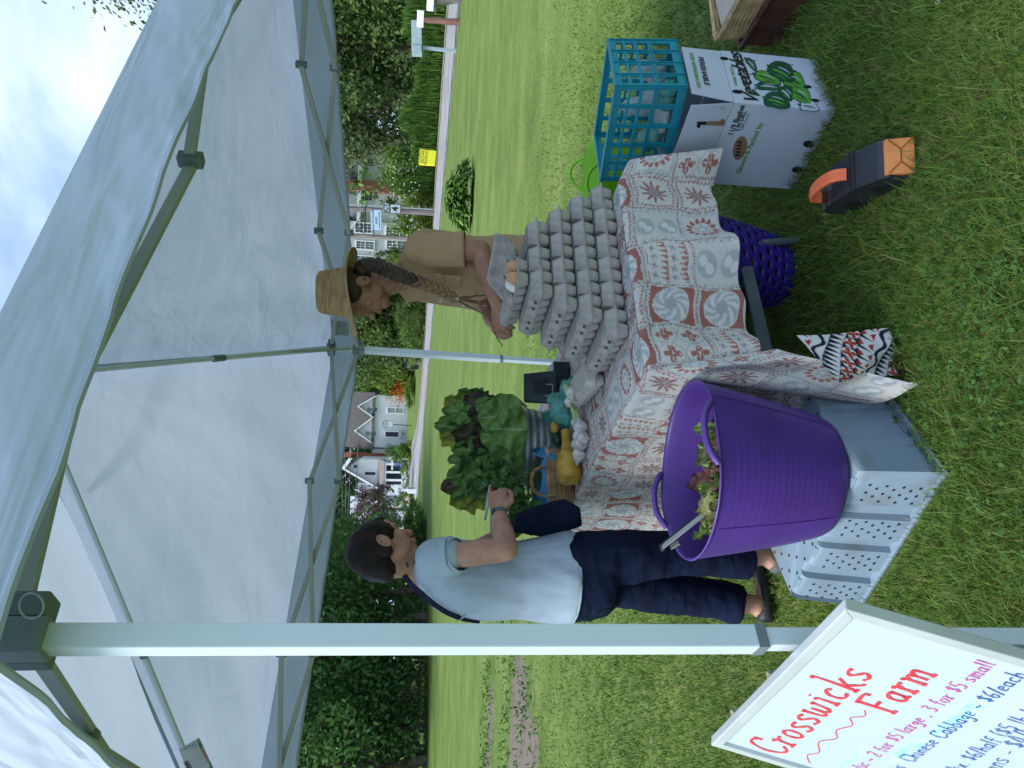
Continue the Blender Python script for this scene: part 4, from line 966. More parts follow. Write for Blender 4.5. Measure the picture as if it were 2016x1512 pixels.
# easel legs
for s in (.10, .42):
    a = TLc.lerp(TRc, s)-bn*.02+dn*.02; b_ = a+Vector((nh.x*.18, nh.y*.18, 0)); b_.z = 0; 
    b_ = TLc.lerp(TRc, s)+dn*(.9/abs(dn.z))*1.0; b_.z = 0
    obj('easel_leg', MB().bar(a, b_-bn*.02, .02, .02), OLDWOOD, wb, smooth=False)
    c_ = TLc.lerp(TRc, s)-nh*.12; c_.z = 0; obj('easel_leg', MB().bar(a-bn*.01, c_, .02, .02), OLDWOOD, wb, smooth=False)
REDM = mat('red_marker', (.78, .06, .08), .4, (.62, .03, .05), scale=60); PINK = mat('pink_marker', (.62, .10, .35), .4); BLUM = mat('blue_marker', (.03, .12, .42), .4)
up_ = -dn
def line(txt, a, b, size, wd, m, **k):    # a along the top edge, b down from the top
    o = TLc+td*a+dn*b+bn*.0004; return obj('lettering', hand(txt, o, td, up_, size, wd, **k), m, wb, smooth=False)
# blue smears
SM = mat('blue_smear', (.30, .66, .85), .3, (.55, .78, .88), scale=20)
def smear(a0, b0, a1, b1, h_):
    mb = MB(); nn = 30; b = len(mb.v)
    for i in range(nn+1):
        t = i/nn; c = TLc+td*(a0+(a1-a0)*t)+dn*(b0+(b1-b0)*t)+bn*.0008; hh = h_*(.6+.4*math.sin(t*9)+.2*math.sin(t*23))*math.sin(PI*min(1, t*6, (1-t)*6)/2)
        mb.v += [c-dn*hh*.5, c+dn*hh*.5]
    mb.f += [(2*i, 2*i+1, 2*i+3, 2*i+2) for i in range(nn)]; obj('marker_smear', mb, SM, wb, smooth=False)
def onb(px, py):
    u = (1512-py-756)/FPX; v = (px-1008)/FPX
    a = u*math.cos(ROLL)+v*math.sin(ROLL); b = -u*math.sin(ROLL)+v*math.cos(ROLL); r = _R*a+_D*b+_F; c = Vector((0, 0, CAMH))
    t = (TLc-c).dot(bn)/r.dot(bn); return c+r*t
def zb_(x, y): return onb(1360+x/3.073, 1180+y/3.073)
def line2(txt, a, b, wd, m, **k):
    A, B = zb_(*a), zb_(*b); X = (B-A).normalized(); Yd = bn.cross(X)
    if Yd.dot(up_) < 0: Yd = -Yd
    nat = sum(STR[c][0]+.12 for c in txt)
    o = obj('lettering', hand(txt, A+bn*.0006, X, Yd, (B-A).length/nat, wd, lift=.0006, **k), m, wb, smooth=False); return o
def pxsz(w_): return w_
line2('Crosswicks', (548, 945), (1105, 448), .0050, REDM, space=.13); line2('Farm', (1215, 690), (1490, 435), .0054, REDM)
line2('Garlic ~ 2 for $5 large , 3 for $5 small', (985, 1075), (1850, 385), .0019, PINK, slant=.1)
line2('Greens  Chinese Cabbage ~ $6/each', (1175, 1110), (2045, 450), .0018, BLUM)
line2('Salad e Mix. $6/half ($5 lb bag', (1440, 1180), (2200, 620), .0017, BLUM)
line2('Beans - $4/box', (1800, 1090), (2200, 730), .0017, BLUM)
wv = [zb_(720, 990), zb_(705, 940), (zb_(775, 925)), zb_(775, 860), zb_(880, 840), zb_(880, 790), zb_(975, 760), zb_(965, 715), zb_(1050, 705), zb_(1050, 670)]
P = smooth_path(wv, 5); mb = MB()
for i, p in enumerate(P):
    t = (P[min(i+1, len(P)-1)]-P[max(i-1, 0)]).normalized(); s = bn.cross(t)*.0008; mb.v += [p+s+bn*.001, p-s+bn*.001]
mb.f = [(2*i, 2*i+1, 2*i+3, 2*i+2) for i in range(len(P)-1)]; obj('wavy_line', mb, REDM, wb, smooth=False)
def smear2(a, b, hh):
    A, B = zb_(*a), zb_(*b); mb = MB(); nn = 40
    for i in range(nn+1):
        t = i/nn; c = A.lerp(B, t)+bn*.0003; h2 = hh*(.7+.3*math.sin(t*9)+.2*math.sin(t*23))*math.sin(PI*min(1, t*5, (1-t)*5)/2); mb.v += [c-dn*h2*.5, c+dn*h2*.5]
    mb.f = [(2*i, 2*i+1, 2*i+3, 2*i+2) for i in range(nn)]; obj('marker_smear', mb, SM, wb, smooth=False)
smear2((1180, 1000), (1830, 580), .022); smear2((900, 1040), (1080, 880), .012)
# ============================================================ TABLE AND CLOTH
TN = Vector((.05, 2.238, 0)); TA = R(29.5); S_ = Vector((math.cos(TA), math.sin(TA), 0)); L_D = Vector((-S_.y, S_.x, 0)); TH = .735
TW, TLN = .76, 1.83
def tp(a, b, z=TH+.006): return TN+S_*a+L_D*b+Vector((0, 0, z))
table = thing('folding_table', 'folding table on grey bent tube legs under the patterned cloth', 'table', (TN.x, TN.y, 0))
TUBE = mat('grey_powder_coat', (.10, .13, .14), .45, (.08, .105, .115), scale=12)
mb = MB(); mb.prism([tp(.005, .005, TH-.045), tp(TW-.005, .005, TH-.045), tp(TW-.005, TLN, TH-.045), tp(.005, TLN, TH-.045)], (0, 0, .042)); obj('tabletop', mb, mat('table_plastic', (.5, .5, .48), .6), table, smooth=False)
def tleg(b0):
    # splayed front tube with wavy bend, foot bar
    for a in (.10, TW-.08):
        P = smooth_path([tp(a, b0+.12, TH-.05), tp(a, b0+.09, .52), tp(a, b0+.05, .40), tp(a+(.05 if a < .4 else -.03), b0+.02, .30), tp(a+(.02 if a < .4 else -.02), b0-.01, .16), tp(a, b0-.02, 0)], 5)
        obj('leg', MB().tube(P, .0145, 10), TUBE, table)
    obj('foot_bar', MB().bar(tp(.10, b0+.0, .24), tp(TW-.1, b0+.0, .24), .045, .012, S_.cross(Vector((0, 0, 1)))), TUBE, table, smooth=False)
tleg(.16); tleg(TLN-.4)
obj('brace', MB().bar(tp(TW/2, .2, .3), tp(TW/2, .8, TH-.05), .02, .02), TUBE, table, smooth=False)

# print of the cloth, painted as vertex colours of the weave
def cloth_print(A, B):
    """A,B metres on the cloth; returns base colour (n,3): faded reverse of a red and grey tapa print on cream"""
    CRM = np.array([.60, .58, .54]); RED = np.array([.33, .115, .09]); GRY = np.array([.34, .38, .385]); WHT = np.array([.64, .64, .62])
    A = A+.008*np.sin(B*17)+.004*np.sin(B*41+A*20); B = B+.008*np.sin(A*19+1)+.003*np.sin(A*47)
    out = np.tile(CRM, (len(A), 1)); cell = .158
    ii = np.floor(A/cell).astype(int); jj = np.floor((B+.05)/cell).astype(int)
    u = (A/cell) % 1-.5; v = ((B+.05)/cell) % 1-.5
    kind = (ii*3+jj*5+(ii*jj) % 3) % 6
    r = np.sqrt(u*u+v*v); th = np.arctan2(v, u)
    def put(mask, col): out[mask] = col
    k0 = kind == 0     # red field with big grey oval
    put(k0, RED); ov = (u/.44)**2+(v/.36)**2; put(k0 & (ov < 1), WHT); put(k0 & (ov < .9), GRY*1.15)
    put(k0 & (ov < .86) & (np.sin(th*8+r*26) > .1), WHT); put(k0 & (ov < .12), GRY)
    k1 = kind == 1     # four flowers on cream
    uu = (u*2+5) % 1-.5; vv = (v*2+5) % 1-.5; rr = np.sqrt(uu**2+vv**2); tt = np.arctan2(vv, uu)
    put(k1 & (rr < .36*np.abs(np.cos(2*tt+.0))**.5) & (rr > .05), RED); put(k1 & (np.abs(np.cos(2*tt)) > .992) & (rr < .3), WHT); put(k1 & (rr > .46) & (rr < .5), GRY)
    k2 = kind == 2     # stripes of triangles and blossoms
    s = (v*5+10) % 1; tri = np.abs(((u*9) % 1)-.5)*2
    row = np.floor(v*5+10).astype(int) % 2
    put(k2 & (row == 0) & (tri > s*1.0) & (s > .1) & (s < .9), RED*1.15); u3 = (u*5+10) % 1-.5; v3 = s-.5; r3 = np.sqrt(u3**2+v3**2); t3 = np.arctan2(v3, u3)
    put(k2 & (row == 1) & (r3 < .42*np.abs(np.cos(2*t3+.8))**.7), GRY); put(k2 & (row == 1) & (r3 < .12), RED)
    k3 = kind == 3     # red burst on red frame
    put(k3, CRM); put(k3 & (np.maximum(abs(u), abs(v)) > .38), RED); put(k3 & (np.maximum(abs(u), abs(v)) > .38) & (np.sin((u+v)*70) > .35), WHT)
    put(k3 & (r < .33*(.55+.45*np.cos(10*th))), RED); put(k3 & (r < .2*(.5+.5*np.cos(10*th+3.1))), GRY)
    k4 = kind == 4     # grey circles in pairs
    put(k4, CRM*.98); v4 = (v*2+5) % 1-.5; u4 = u*1.1; r4 = np.sqrt((u4*1.6)**2+v4**2)
    put(k4 & (r4 < .42), GRY*1.1); put(k4 & (r4 < .38) & (np.sqrt((u4*1.6-.1)**2+(v4-.14)**2) < .17), WHT); put(k4 & (r4 < .38) & (np.sqrt((u4*1.6+.1)**2+(v4+.14)**2) < .17), WHT)
    put(k4 & (np.abs(u) > .40) & (np.sin(v*44) > -.2), GRY)
    k5 = kind == 5     # leaf wreath on grey
    put(k5, GRY*1.25); put(k5 & (np.maximum(abs(u), abs(v)) < .40), CRM); lf_ = np.abs(np.sin(th*7)); put(k5 & (r > .24) & (r < .26+.12*lf_) & (lf_ > .35), RED); put(k5 & (r < .16+.05*np.cos(6*th)), GRY*1.2); put(k5 & (r < .08), WHT)
    # borders between blocks: wavy double line and zigzag
    e = np.minimum(.5-np.abs(u), .5-np.abs(v)); along = np.where((.5-np.abs(u)) < (.5-np.abs(v)), v, u)
    wv_ = .022+.010*np.sin(along*60); put(e < .060, CRM); put((e < wv_+.014) & (e > wv_-.004), GRY); put((e > .045) & (e < .054), WHT)
    zz = np.abs(((along*16) % 1)-.5)*2; put((e < .012) & (zz > .3), RED)
    wash = .5+.5*np.sin(A*31+np.sin(B*23)*2)*np.sin(B*29+np.cos(A*17)*2); f_ = (.03+.16*wash*RNG.random(len(A)))[:, None]; out = out*(1-f_)+CRM*f_
    n_ = .93+.12*RNG.random((len(A), 1)); return out*n_
CLM = mat('printed_cotton', (1, 1, 1), .9, (.9, .9, .9), scale=3, attr='col', spec=.1, bump=.25, bscale=5, bdist=.02)
HA, HBK = .64, .355    # hang on the long side (a<0), on the near end (b<0)
def cloth_pos(A, B):
    """sheet coordinates -> world; A along the short edge, B along the long edge"""
    a = min(max(A, 0), TW); b = max(B, 0); da = -min(A, 0); db = -min(B, 0); dA2 = max(A-TW, 0)
    def rnd_(d, r=.022): return (r*math.sin(d/r), r*(1-math.cos(d/r))) if d < r*PI/2 else (r, r+d-r*PI/2)
    if da == 0 and db == 0 and dA2 == 0:
        return tp(a, b, TH+.004+.0015*math.sin(A*21)*math.sin(B*17))
    if da > 0 and db > 0:
        ph = math.atan2(da, db)/(PI/2)        # 0 = near end side, 1 = long side
        d = (da**1.9+db**1.9)**(1/1.9); k = d/.35
        o_, dr_ = rnd_(d); pe = -L_D*(o_-.012+(.02*k+.03*k*math.sin(1.0))*min(1, d/.08)+.05*d); pl = -S_*(o_-.012+(.012*k*math.sin(1))*min(1, d/.08)+.06*d)
        Dc = Vector((.30, -.95, 0)).normalized(); Lt = Vector((.95, .30, 0))
        sm_ = ph*ph*(3-2*ph)
        off = pe.lerp(pl, sm_)+Dc*(.25*d*math.sin(PI*ph)**.75)+Lt*(.075*d*math.sin(2*PI*ph)+.035*d*math.sin(PI*ph)*math.sin(PI*4*ph))+Dc*(.03*d*math.sin(PI*6*ph)*math.sin(PI*ph))
        z = TH+.004-dr_; p = TN+off+Vector((0, 0, z))
        if z < .03: p += Dc*min(.03-z, .12)*.8
    elif db > 0:
        d = db; x = A; fl = .030*d/.35*math.sin(x*15+1.0)+.022*math.sin(x*31)*d/.35+.02*(d/.35)
        o_, dr_ = rnd_(d); fl *= min(1, d/.08); p = TN+S_*a-L_D*(o_-.012+fl+.05*d)+Vector((0, 0, TH+.004-dr_))
        if dA2 > 0:
            ph = min(dA2/(dA2+db), 1); p += (S_*.7-L_D*.2)*min(dA2, .12)+Vector((0, 0, -dA2*.35*ph))
        else: p += Vector((0, 0, .012*math.sin(x*9+2)*d/.35))
    elif da > 0:
        d = da; x = B; fl = .022*d/.4*math.sin(x*11)+.012*math.sin(x*23+1)*d/.4
        o_, dr_ = rnd_(d); fl *= min(1, d/.08); p = TN+L_D*b-S_*(o_-.012+fl+.06*d)+Vector((0, 0, TH+.004-dr_))
    else:
        d = dA2; p = TN+S_*(TW+.01+.03*d)+L_D*b+Vector((0, 0, TH-d))
    p.z = max(p.z, .006+.004*math.sin(A*60+B*40)); return p
nA, nB = 330, 470
As = np.linspace(-HA, TW+.16, nA); Bs = np.linspace(-HBK, TLN+.02, nB)
# finer steps near the camera end
Bs = -HBK+(TLN+.02+HBK)*((np.linspace(0, 1, nB))**1.45)
V = np.array([cloth_pos(float(a), float(b)) for a in As for b in Bs])
idx = np.arange(nA*nB).reshape(nA, nB); Fq = np.stack([idx[:-1, :-1].ravel(), idx[1:, :-1].ravel(), idx[1:, 1:].ravel(), idx[:-1, 1:].ravel()], 1)
AA, BB = np.meshgrid(As, Bs, indexing='ij')
cl = bpy.data.objects.new('tablecloth', np_mesh('tablecloth', V, Fq, CLM, cloth_print(AA.ravel(), BB.ravel()), True)); COL.objects.link(cl)
tag(cl, 'cream cloth with faded red and grey block print draped over the folding table', 'tablecloth')
# the front of the print shows where the corner of the cloth turns over on the grass
def bold_print(A, B):
    WH = np.array([.66, .66, .64]); RD = np.array([.36, .05, .03]); BK = np.array([.018, .022, .04])
    out = np.tile(WH, (len(A), 1)); s = A/.045; t = B/.045
    band = np.floor(t).astype(int) % 4; f = t % 1; tri = np.abs((s*2 % 1)-.5)*2
    out[(band == 0) & (tri > f)] = BK
    u = (s % 1)-.5; v = f-.5; r = np.hypot(u, v); th = np.arctan2(v, u)
    out[(band == 1) & (r < .46*np.abs(np.cos(2*th+.8))**.6)] = RD; out[(band == 1) & (r > .47)] = BK
    out[(band == 2)] = RD; d = np.abs(u)+np.abs(v); out[(band == 2) & (d < .62)] = WH; out[(band == 2) & (np.abs(u) < .3*(1-f)) & (u > 0)] = BK
    out[(band == 3)] = WH; out[(band == 3) & (np.abs(f-.5+.25*np.sin(s*3)) < .16)] = BK; return out
def turned(u, v):
    # u along from the hem upper end to the ground tip, v across
    P0, P1 = at(1568, 660, Y=2.13), at(1650, 752, Y=2.0); Q0, Q1 = at(1752, 648, z=.03), at(1772, 735, z=.01)
    p = P0.lerp(P1, v).lerp(Q0.lerp(Q1, v), u); p += Vector((-.35, -.9, .1))*(.025*math.sin(PI*v)*math.sin(PI*min(u*1.2, 1))+.012*math.sin(v*9+u*5))
    p.z = max(p.z, .012); return p
nu = 90; V = np.array([turned(i/nu, j/nu) for i in range(nu+1) for j in range(nu+1)]); idx = np.arange((nu+1)**2).reshape(nu+1, nu+1)
Fq = np.stack([idx[:-1, :-1].ravel(), idx[1:, :-1].ravel(), idx[1:, 1:].ravel(), idx[:-1, 1:].ravel()], 1)
uv = np.array([(i/nu*.30, j/nu*.20) for i in range(nu+1) for j in range(nu+1)]); ca, sa = math.cos(.9), math.sin(.9)
o = bpy.data.objects.new('turned_corner', np_mesh('turned_corner', V, Fq, CLM, bold_print(uv[:, 0]*ca-uv[:, 1]*sa+1, uv[:, 0]*sa+uv[:, 1]*ca+1), True)); COL.objects.link(o); o.parent = cl; o['label'] = 'bold red and black front of the print turned over on the grass'

# ============================================================ EGG CARTONS
PULP = mat('grey_pulp', (.41, .385, .355), .95, (.31, .295, .275), scale=22, detail=8, bump=.9, bscale=120, bdist=.004)
PULP2 = mat('beige_pulp', (.50, .48, .42), .95, (.42, .40, .35), scale=30, bump=.5, bscale=160, bdist=.002)
SLOT = mat('slot_shadow', (.04, .04, .04), .9)
CL_, CW_ = .295, .104
def tray_mb():
    mb = MB(); 
    for i in range(6):
        for j in range(2):
            cx = -CL_/2+CL_*(i+.5)/6; cy = (-.5+j)*CW_*.49; cx *= .985
            hw = CL_/12*.99; hd = CW_*.252
            mb.loft([ring_rect((cx, cy, z), (hw*k, 0, 0), (0, hd*k, 0), .55, 12) for z, k in ((.001, .66), (.005, .76), (.022, .93), (.034, .985))], True)
    mb.loft([ring_rect((0, 0, z), (CL_/2+.003, 0, 0), (0, CW_/2+.003, 0), .18, 28) for z in (.032, .036)], True); return mb
def lid_mb():
    mb = MB(); mb.loft([oct_ring((0, 0, z), CL_/2+dx, CW_/2+dx, c_) for z, dx, c_ in ((.0360, .009, .010), (.0385, .009, .010), (.0392, .001, .012), (.0585, -.005, .014), (.0662, -.007, .015), (.0675, -.009, .016))], True)
    for k in range(5):   # shallow ribs on the long sides
        x = -CL_/2+CL_*(k+1)/6
        for sy in (-1, 1): mb.box((x, sy*(CW_/2-.004), .049), (.004, .004, .014))
    return mb
TR_ME = mesh_of('tray', tray_mb(), PULP, True); LID_ME = mesh_of('lid', lid_mb(), PULP, False)
def slot_mb():
    mb = MB(); mb.box((0, 0, 0), (.015, .0015, .0032)); mb.box((-.006, 0, -.005), (.003, .0015, .008)); mb.box((.005, 0, -.004), (.003, .0015, .006)); return mb
SL_ME = mesh_of('latch_slot', slot_mb(), SLOT, False)
carton0 = thing('egg_carton', 'x', 'egg carton')
for n_, me in (('tray', TR_ME), ('lid', LID_ME)):
    o = bpy.data.objects.new(n_, me); COL.objects.link(o); o.parent = carton0
    if n_ == 'lid':
        for k in (-.085, -.045, .05, .09):
            s = bpy.data.objects.new('latch_slot', SL_ME); COL.objects.link(s); s.parent = o; s.location = (k, -(CW_/2-.0002), .0505); s.rotation_euler = (-R(14), 0, 0)
NPX = ['first', 'second', 'third', 'fourth', 'fifth', 'sixth']
def carton_loc(k, row, dz=0):
    base = Vector((.183, 2.395, 0)); Sr = Vector((math.cos(R(27)), math.sin(R(27)), 0)); c = base+Sr*(.052+k*.103+row*.053)+L_D*(.150+.012*row)
    return c+Vector((0, 0, TH+.008+row*.0772))
used = False
rows = [6, 5, 4, 3]; rn = ['bottom row', 'second row up', 'third row up', 'fourth row up']
for r_, n_ in enumerate(rows):
    for k in range(n_):
        c = carton0 if not used else copy_tree(carton0); used = True
        c.location = carton_loc(k, r_)+Vector((random.uniform(-.003, .003), random.uniform(-.003, .003), 0)); c.rotation_euler = (0, 0, TA+R(90)+random.uniform(-.05, .05)+(.02*r_)); 
        # local +x = long direction; the -y side must face the long table side
        c.rotation_euler = (random.uniform(-.012, .012), random.uniform(-.012, .012), R(27)-R(90)+random.uniform(-.05, .05)); c.scale = (1, .975, 1.08)
        lab = f'grey egg carton, {NPX[k]} from the left end of the {rn[r_]}'
        if k == 0: lab = f'grey egg carton showing its long side, left end of the {rn[r_]}'
        if k == n_-1: lab = f'grey egg carton at the right end of the {rn[r_]}'
        c['label'] = lab; c['group'] = 'egg cartons stacked as a pyramid'
# open carton on top
oc = thing('egg_carton', 'open grey egg carton with brown eggs on top of the stack', 'egg carton', carton_loc(0, 4)+L_D*.0, 0, 'egg cartons stacked as a pyramid')
oc.rotation_euler = (0, 0, R(27)-R(90)); oc.scale = (1, 1.0, 1.08)
def open_tray():
    mb = tray_mb(); 
    # cover flap half closed along the left part
    return mb
obj('tray', open_tray(), PULP, oc, local=True)
mb = MB(); seg = 32
seg = 8; rg = lambda z, dx, p: oct_ring((0, 0, z), CL_/2+dx, CW_/2+dx, .015)
outer = [rg(0, .006, .16), rg(.003, .001, .16), rg(.022, -.008, .2), rg(.030, -.019, .3)]; inner = [rg(.028, -.021, .3), rg(.021, -.011, .2), rg(.002, -.002, .16), rg(0, .0055, .16)]
mb.loft(outer+inner, False); b = len(mb.v)
mb.f.append(tuple(3*seg+j for j in range(seg))); mb.f.append(tuple(4*seg+j for j in reversed(range(seg))))
hy = CW_/2+.004; q = Matrix.Rotation(R(-146), 3, 'X')
mb.mod(lambda v: Vector((v.x, hy, .037))+q @ Vector((v.x*0, v.y-hy, v.z))+Vector((v.x, 0, 0))-Vector((v.x, 0, 0))+Vector((0, 0, 0)))
def fold_(v): return v
lid_o = obj('lid', mb, PULP, oc, local=True, smooth=False)
q = Matrix.Rotation(R(-146), 3, 'X')
for k in (-.075, .02):
    s = MB().box((0, 0, 0), (.016, .013, .001)); c_ = Vector((k, 0, .0275)); c2 = Vector((k, hy, .037))+q @ Vector((0, c_.y-hy, c_.z)); s.mod(lambda v: c2+q @ v); obj('vent_hole', s, mat('pulp_hole', (.16, .13, .10), .9), lid_o, smooth=False, local=True)
EGG = mat('brown_eggshell', (.56, .31, .18), .45, (.50, .27, .15), scale=60); EGGW = mat('white_eggshell', (.80, .76, .70), .4)
def egg(name, lab, par_loc, rot, m, s=1.0, group='eggs in the open carton'):
    mb = MB(); mb.ell((0, 0, 0), (.022*s, .022*s, .0285*s), None, 18, 12); mb.mod(lambda v: Vector((v.x*(1-.12*v.z/.028), v.y*(1-.12*v.z/.028), v.z)))
    o = obj(name, mb, m, None, smooth='all'); o.location = par_loc; o.rotation_euler = rot; tag(o, lab, 'egg', group); return o
om = Matrix.Translation(oc.location) @ Matrix.Rotation(R(27)-R(90), 4, 'Z')
ew = lambda x, y, z: om @ Vector((x, y, z))
xe = CL_/2-CL_/12
egg('egg', 'brown egg nearer the long left side, at the front end of the open carton', ew(xe*1.0, -.022, .047), (.1, .1, 0), EGG)
egg('egg', 'brown egg beside the hinge, at the front end of the open carton', ew(xe*1.0, .024, .046), (-.1, .2, 0), EGG)
egg('egg', 'pale egg mostly hidden behind the two brown eggs', ew(xe-CL_/6, -.020, .044), (.1, .3, 0), EGGW)
egg('egg', 'brown egg in the second cup behind the pale one', ew(xe-CL_/6, .024, .043), (.1, .3, 0), EGG)
obj('inner_flap', MB().add([(-.145, -.052, .037), (.045, -.052, .037), (.045, -.046, .056), (-.145, -.046, .056), (-.145, -.012, .058), (.045, -.012, .058), (-.145, -.006, .044), (.045, -.006, .044)], [(0, 1, 2, 3), (3, 2, 5, 4), (4, 5, 7, 6), (1, 7, 5, 2), (0, 3, 4, 6)]), PULP, oc, smooth=False, local=True)
# beige carton at the table's left end with white bulbs poking out
bc = thing('egg_carton', 'worn beige egg carton lying left of the grey stack beside the garlic', 'egg carton', at(1170, 772, z=TH+.03)+Vector((.03, .09, -.022)), TA-R(90)-R(12))
o = obj('tray', tray_mb(), PULP2, bc, local=True); o = obj('lid', lid_mb(), PULP2, bc, local=True, smooth=False)
# ============================================================ PRODUCE ON THE TABLE
def leaf_obj(par, base, d, up, Lh, Wd, curl=.6, ruf=.02, c1=(.04, .09, .02), c2=(.10, .17, .04), vein=(.16, .24, .08), nu=14, nv=10, lobes=0, cup=.15, name='leaf', fold=0, stemL=.0):
    base, d, up = Vector(base), Vector(d).normalized(), Vector(up); s = d.cross(up).normalized(); up = s.cross(d).normalized()
    ph = random.random()*6; V = []; C = []
    spine = []; dd = d.copy(); p = base.copy()
    for i in range(nu+1):
        spine.append((p.copy(), dd.copy())); rot = Matrix.Rotation(-curl/nu*(i/nu*2), 3, s); dd = rot @ dd; p = p+dd*(Lh/nu)
    for i in range(nu+1):
        t = i/nu; p, dd = spine[i]; uu = s.cross(dd).normalized()
        w_ = Wd*(math.sin(PI*min(1, t*1.02+.0)**.72))**.62*.5+.002
        if t < stemL: w_ = .006
        w_ *= 1+.16*lobes*math.sin(t*19+ph)
        for j in range(nv+1):
            x = (j/nv-.5)*2
            h = cup*Wd*(x*x-.3)*.6 + ruf*abs(x)**1.5*math.sin(t*22+ph+x*2)*1.0 + ruf*.5*math.sin(t*9+x*5+ph)
            q = p+s*x*w_+uu*h; V.append(q)
            sv_ = abs(((t*5.5-abs(x)*1.1) % 1)-.5)*2
            k = .5+.5*math.sin(t*7+x*3+ph); col = Vector(c1).lerp(Vector(c2), k)
            if abs(x) < .09 or (sv_ > .88 and abs(x) < .85): col = col.lerp(Vector(vein), .75 if abs(x) < .09 else .45)
            C.append(tuple(col))
    idx = np.arange((nu+1)*(nv+1)).reshape(nu+1, nv+1); Fq = np.stack([idx[:-1, :-1].ravel(), idx[1:, :-1].ravel(), idx[1:, 1:].ravel(), idx[:-1, 1:].ravel()], 1)
    off = wloc(par) if par is not None else Vector()
    o = bpy.data.objects.new(name, np_mesh(name, np.array([tuple(v-off) for v in V]), Fq, LEAFB, np.array(C), True)); COL.objects.link(o); o.parent = par; return o
LEAFB = mat('broad_leaf', (1, 1, 1), .40, attr='col', spec=.4, trans=.25, bump=.5, bscale=60, bdist=.01)
# galvanised tub
bc_ = at(1060, 884, Y=3.42); bx, by = bc_.x, 3.42; bz = TH+.01
GALV = mat('galvanised_tub', (.36, .40, .41), .42, (.22, .27, .29), scale=9, metal=.55, bump=.2)
tub_ = thing('metal_tub', 'ribbed galvanised metal tub filled with chard and cabbage leaves', 'tub', (bx, by, bz))
prof = [(.145, 0)]+[(.147+.038*t+.0022*math.sin(t*40), .2*t) for t in np.linspace(0, 1, 40)]+[(.190, .202), (.190, .208), (.182, .206), (.14, .01)]
obj('body', MB().lathe(prof, seg=48, sx=1.04, sy=.8), GALV, tub_, local=True)
for s in (-1, 1):
    P = smooth_path([(s*.19, -.05, .17), (s*.225, -.05, .215), (s*.235, .0, .235), (s*.225, .05, .215), (s*.19, .05, .17)], 4); obj('handle', MB().tube(P, .006, 8), GALV, tub_, local=True)
ch = thing('chard_bunch', 'large dark ruffled chard leaves standing up in the metal tub', 'greens', (bx, by, bz+.1))
DK = ((.035, .11, .022), (.13, .26, .055), (.30, .38, .14)); PUR = ((.04, .035, .03), (.07, .08, .04), (.22, .09, .10)); OLV = ((.14, .20, .02), (.30, .34, .04), (.13, .07, .05))
random.seed(21)
def chard(px, py, Yd, L_, W_, kind, tilt=0, curl=.5, face=(0, -1, .15), lobes=1):
    """leaf whose middle is seen at a photo pixel"""
    m_ = at(px, py, Y=Yd); root_ = Vector((bx+(m_.x-bx)*.35, by+(Yd-by)*.4, bz+.16)); d = (m_-root_).normalized()
    base = m_-d*L_*.5; c = {'d': DK, 'p': PUR, 'o': OLV}[kind]
    leaf_obj(ch, base, d, Vector(face)+Vector((random.uniform(-.5, .5), 0, random.uniform(-.3, .3))), L_, W_, curl*random.uniform(-.6, 1.4), .018, c[0], c[1], c[2], lobes=lobes*.6, cup=.12)
for a in [(905, 800, 3.5, .16, .13, 'o'), (930, 790, 3.48, .17, .13, 'd'), (915, 830, 3.5, .14, .10, 'd'), (882, 840, 3.5, .13, .11, 'd'), (895, 868, 3.45, .15, .10, 'o'), (925, 860, 3.4, .18, .12, 'p'),
          (945, 800, 3.4, .17, .14, 'p'), (950, 780, 3.46, .10, .07, 'd'), (930, 885, 3.38, .18, .13, 'd'), (915, 905, 3.45, .16, .12, 'd'), (920, 930, 3.36, .20, .13, 'd'), (905, 950, 3.4, .18, .13, 'p'),
          (925, 965, 3.35, .18, .12, 'd'), (945, 930, 3.3, .18, .14, 'd'), (955, 960, 3.3, .17, .12, 'd'), (940, 985, 3.33, .17, .11, 'o'), (915, 978, 3.38, .15, .11, 'o'), (965, 900, 3.3, .16, .14, 'd'),
          (960, 870, 3.32, .15, .12, 'p'), (900, 815, 3.55, .15, .12, 'd'), (935, 910, 3.5, .20, .14, 'p'), (960, 940, 3.45, .18, .14, 'd'), (985, 960, 3.3, .16, .12, 'd'), (990, 930, 3.28, .15, .12, 'd'), (975, 820, 3.4, .15, .13, 'd')]: chard(*a)
LT = ((.09, .20, .04), (.17, .33, .075), (.42, .54, .28))
cb = thing('cabbage_leaves', 'broad light veined cabbage leaves folded over the rim of the metal tub', 'greens', (bx, by, bz+.1))
for px, py, Yd, L_, W_, d in ((985, 820, 3.22, .20, .19, (-.1, 0, 1)), (990, 862, 3.2, .20, .18, (.15, 0, 1)), (960, 802, 3.3, .12, .10, (.4, 0, 1)), (1000, 845, 3.17, .17, .17, (.0, -.1, 1)), (905, 812, 3.42, .13, .10, (.3, 0, 1)), (995, 900, 3.25, .16, .15, (-.2, 0, 1))):
    m_ = at(px, py, Y=Yd); d = Vector(d).normalized(); leaf_obj(cb, m_-d*L_*.5, d, (0, -1, .3), L_, W_, .35, .012, *LT, lobes=.3, cup=.1, nu=34, nv=22)
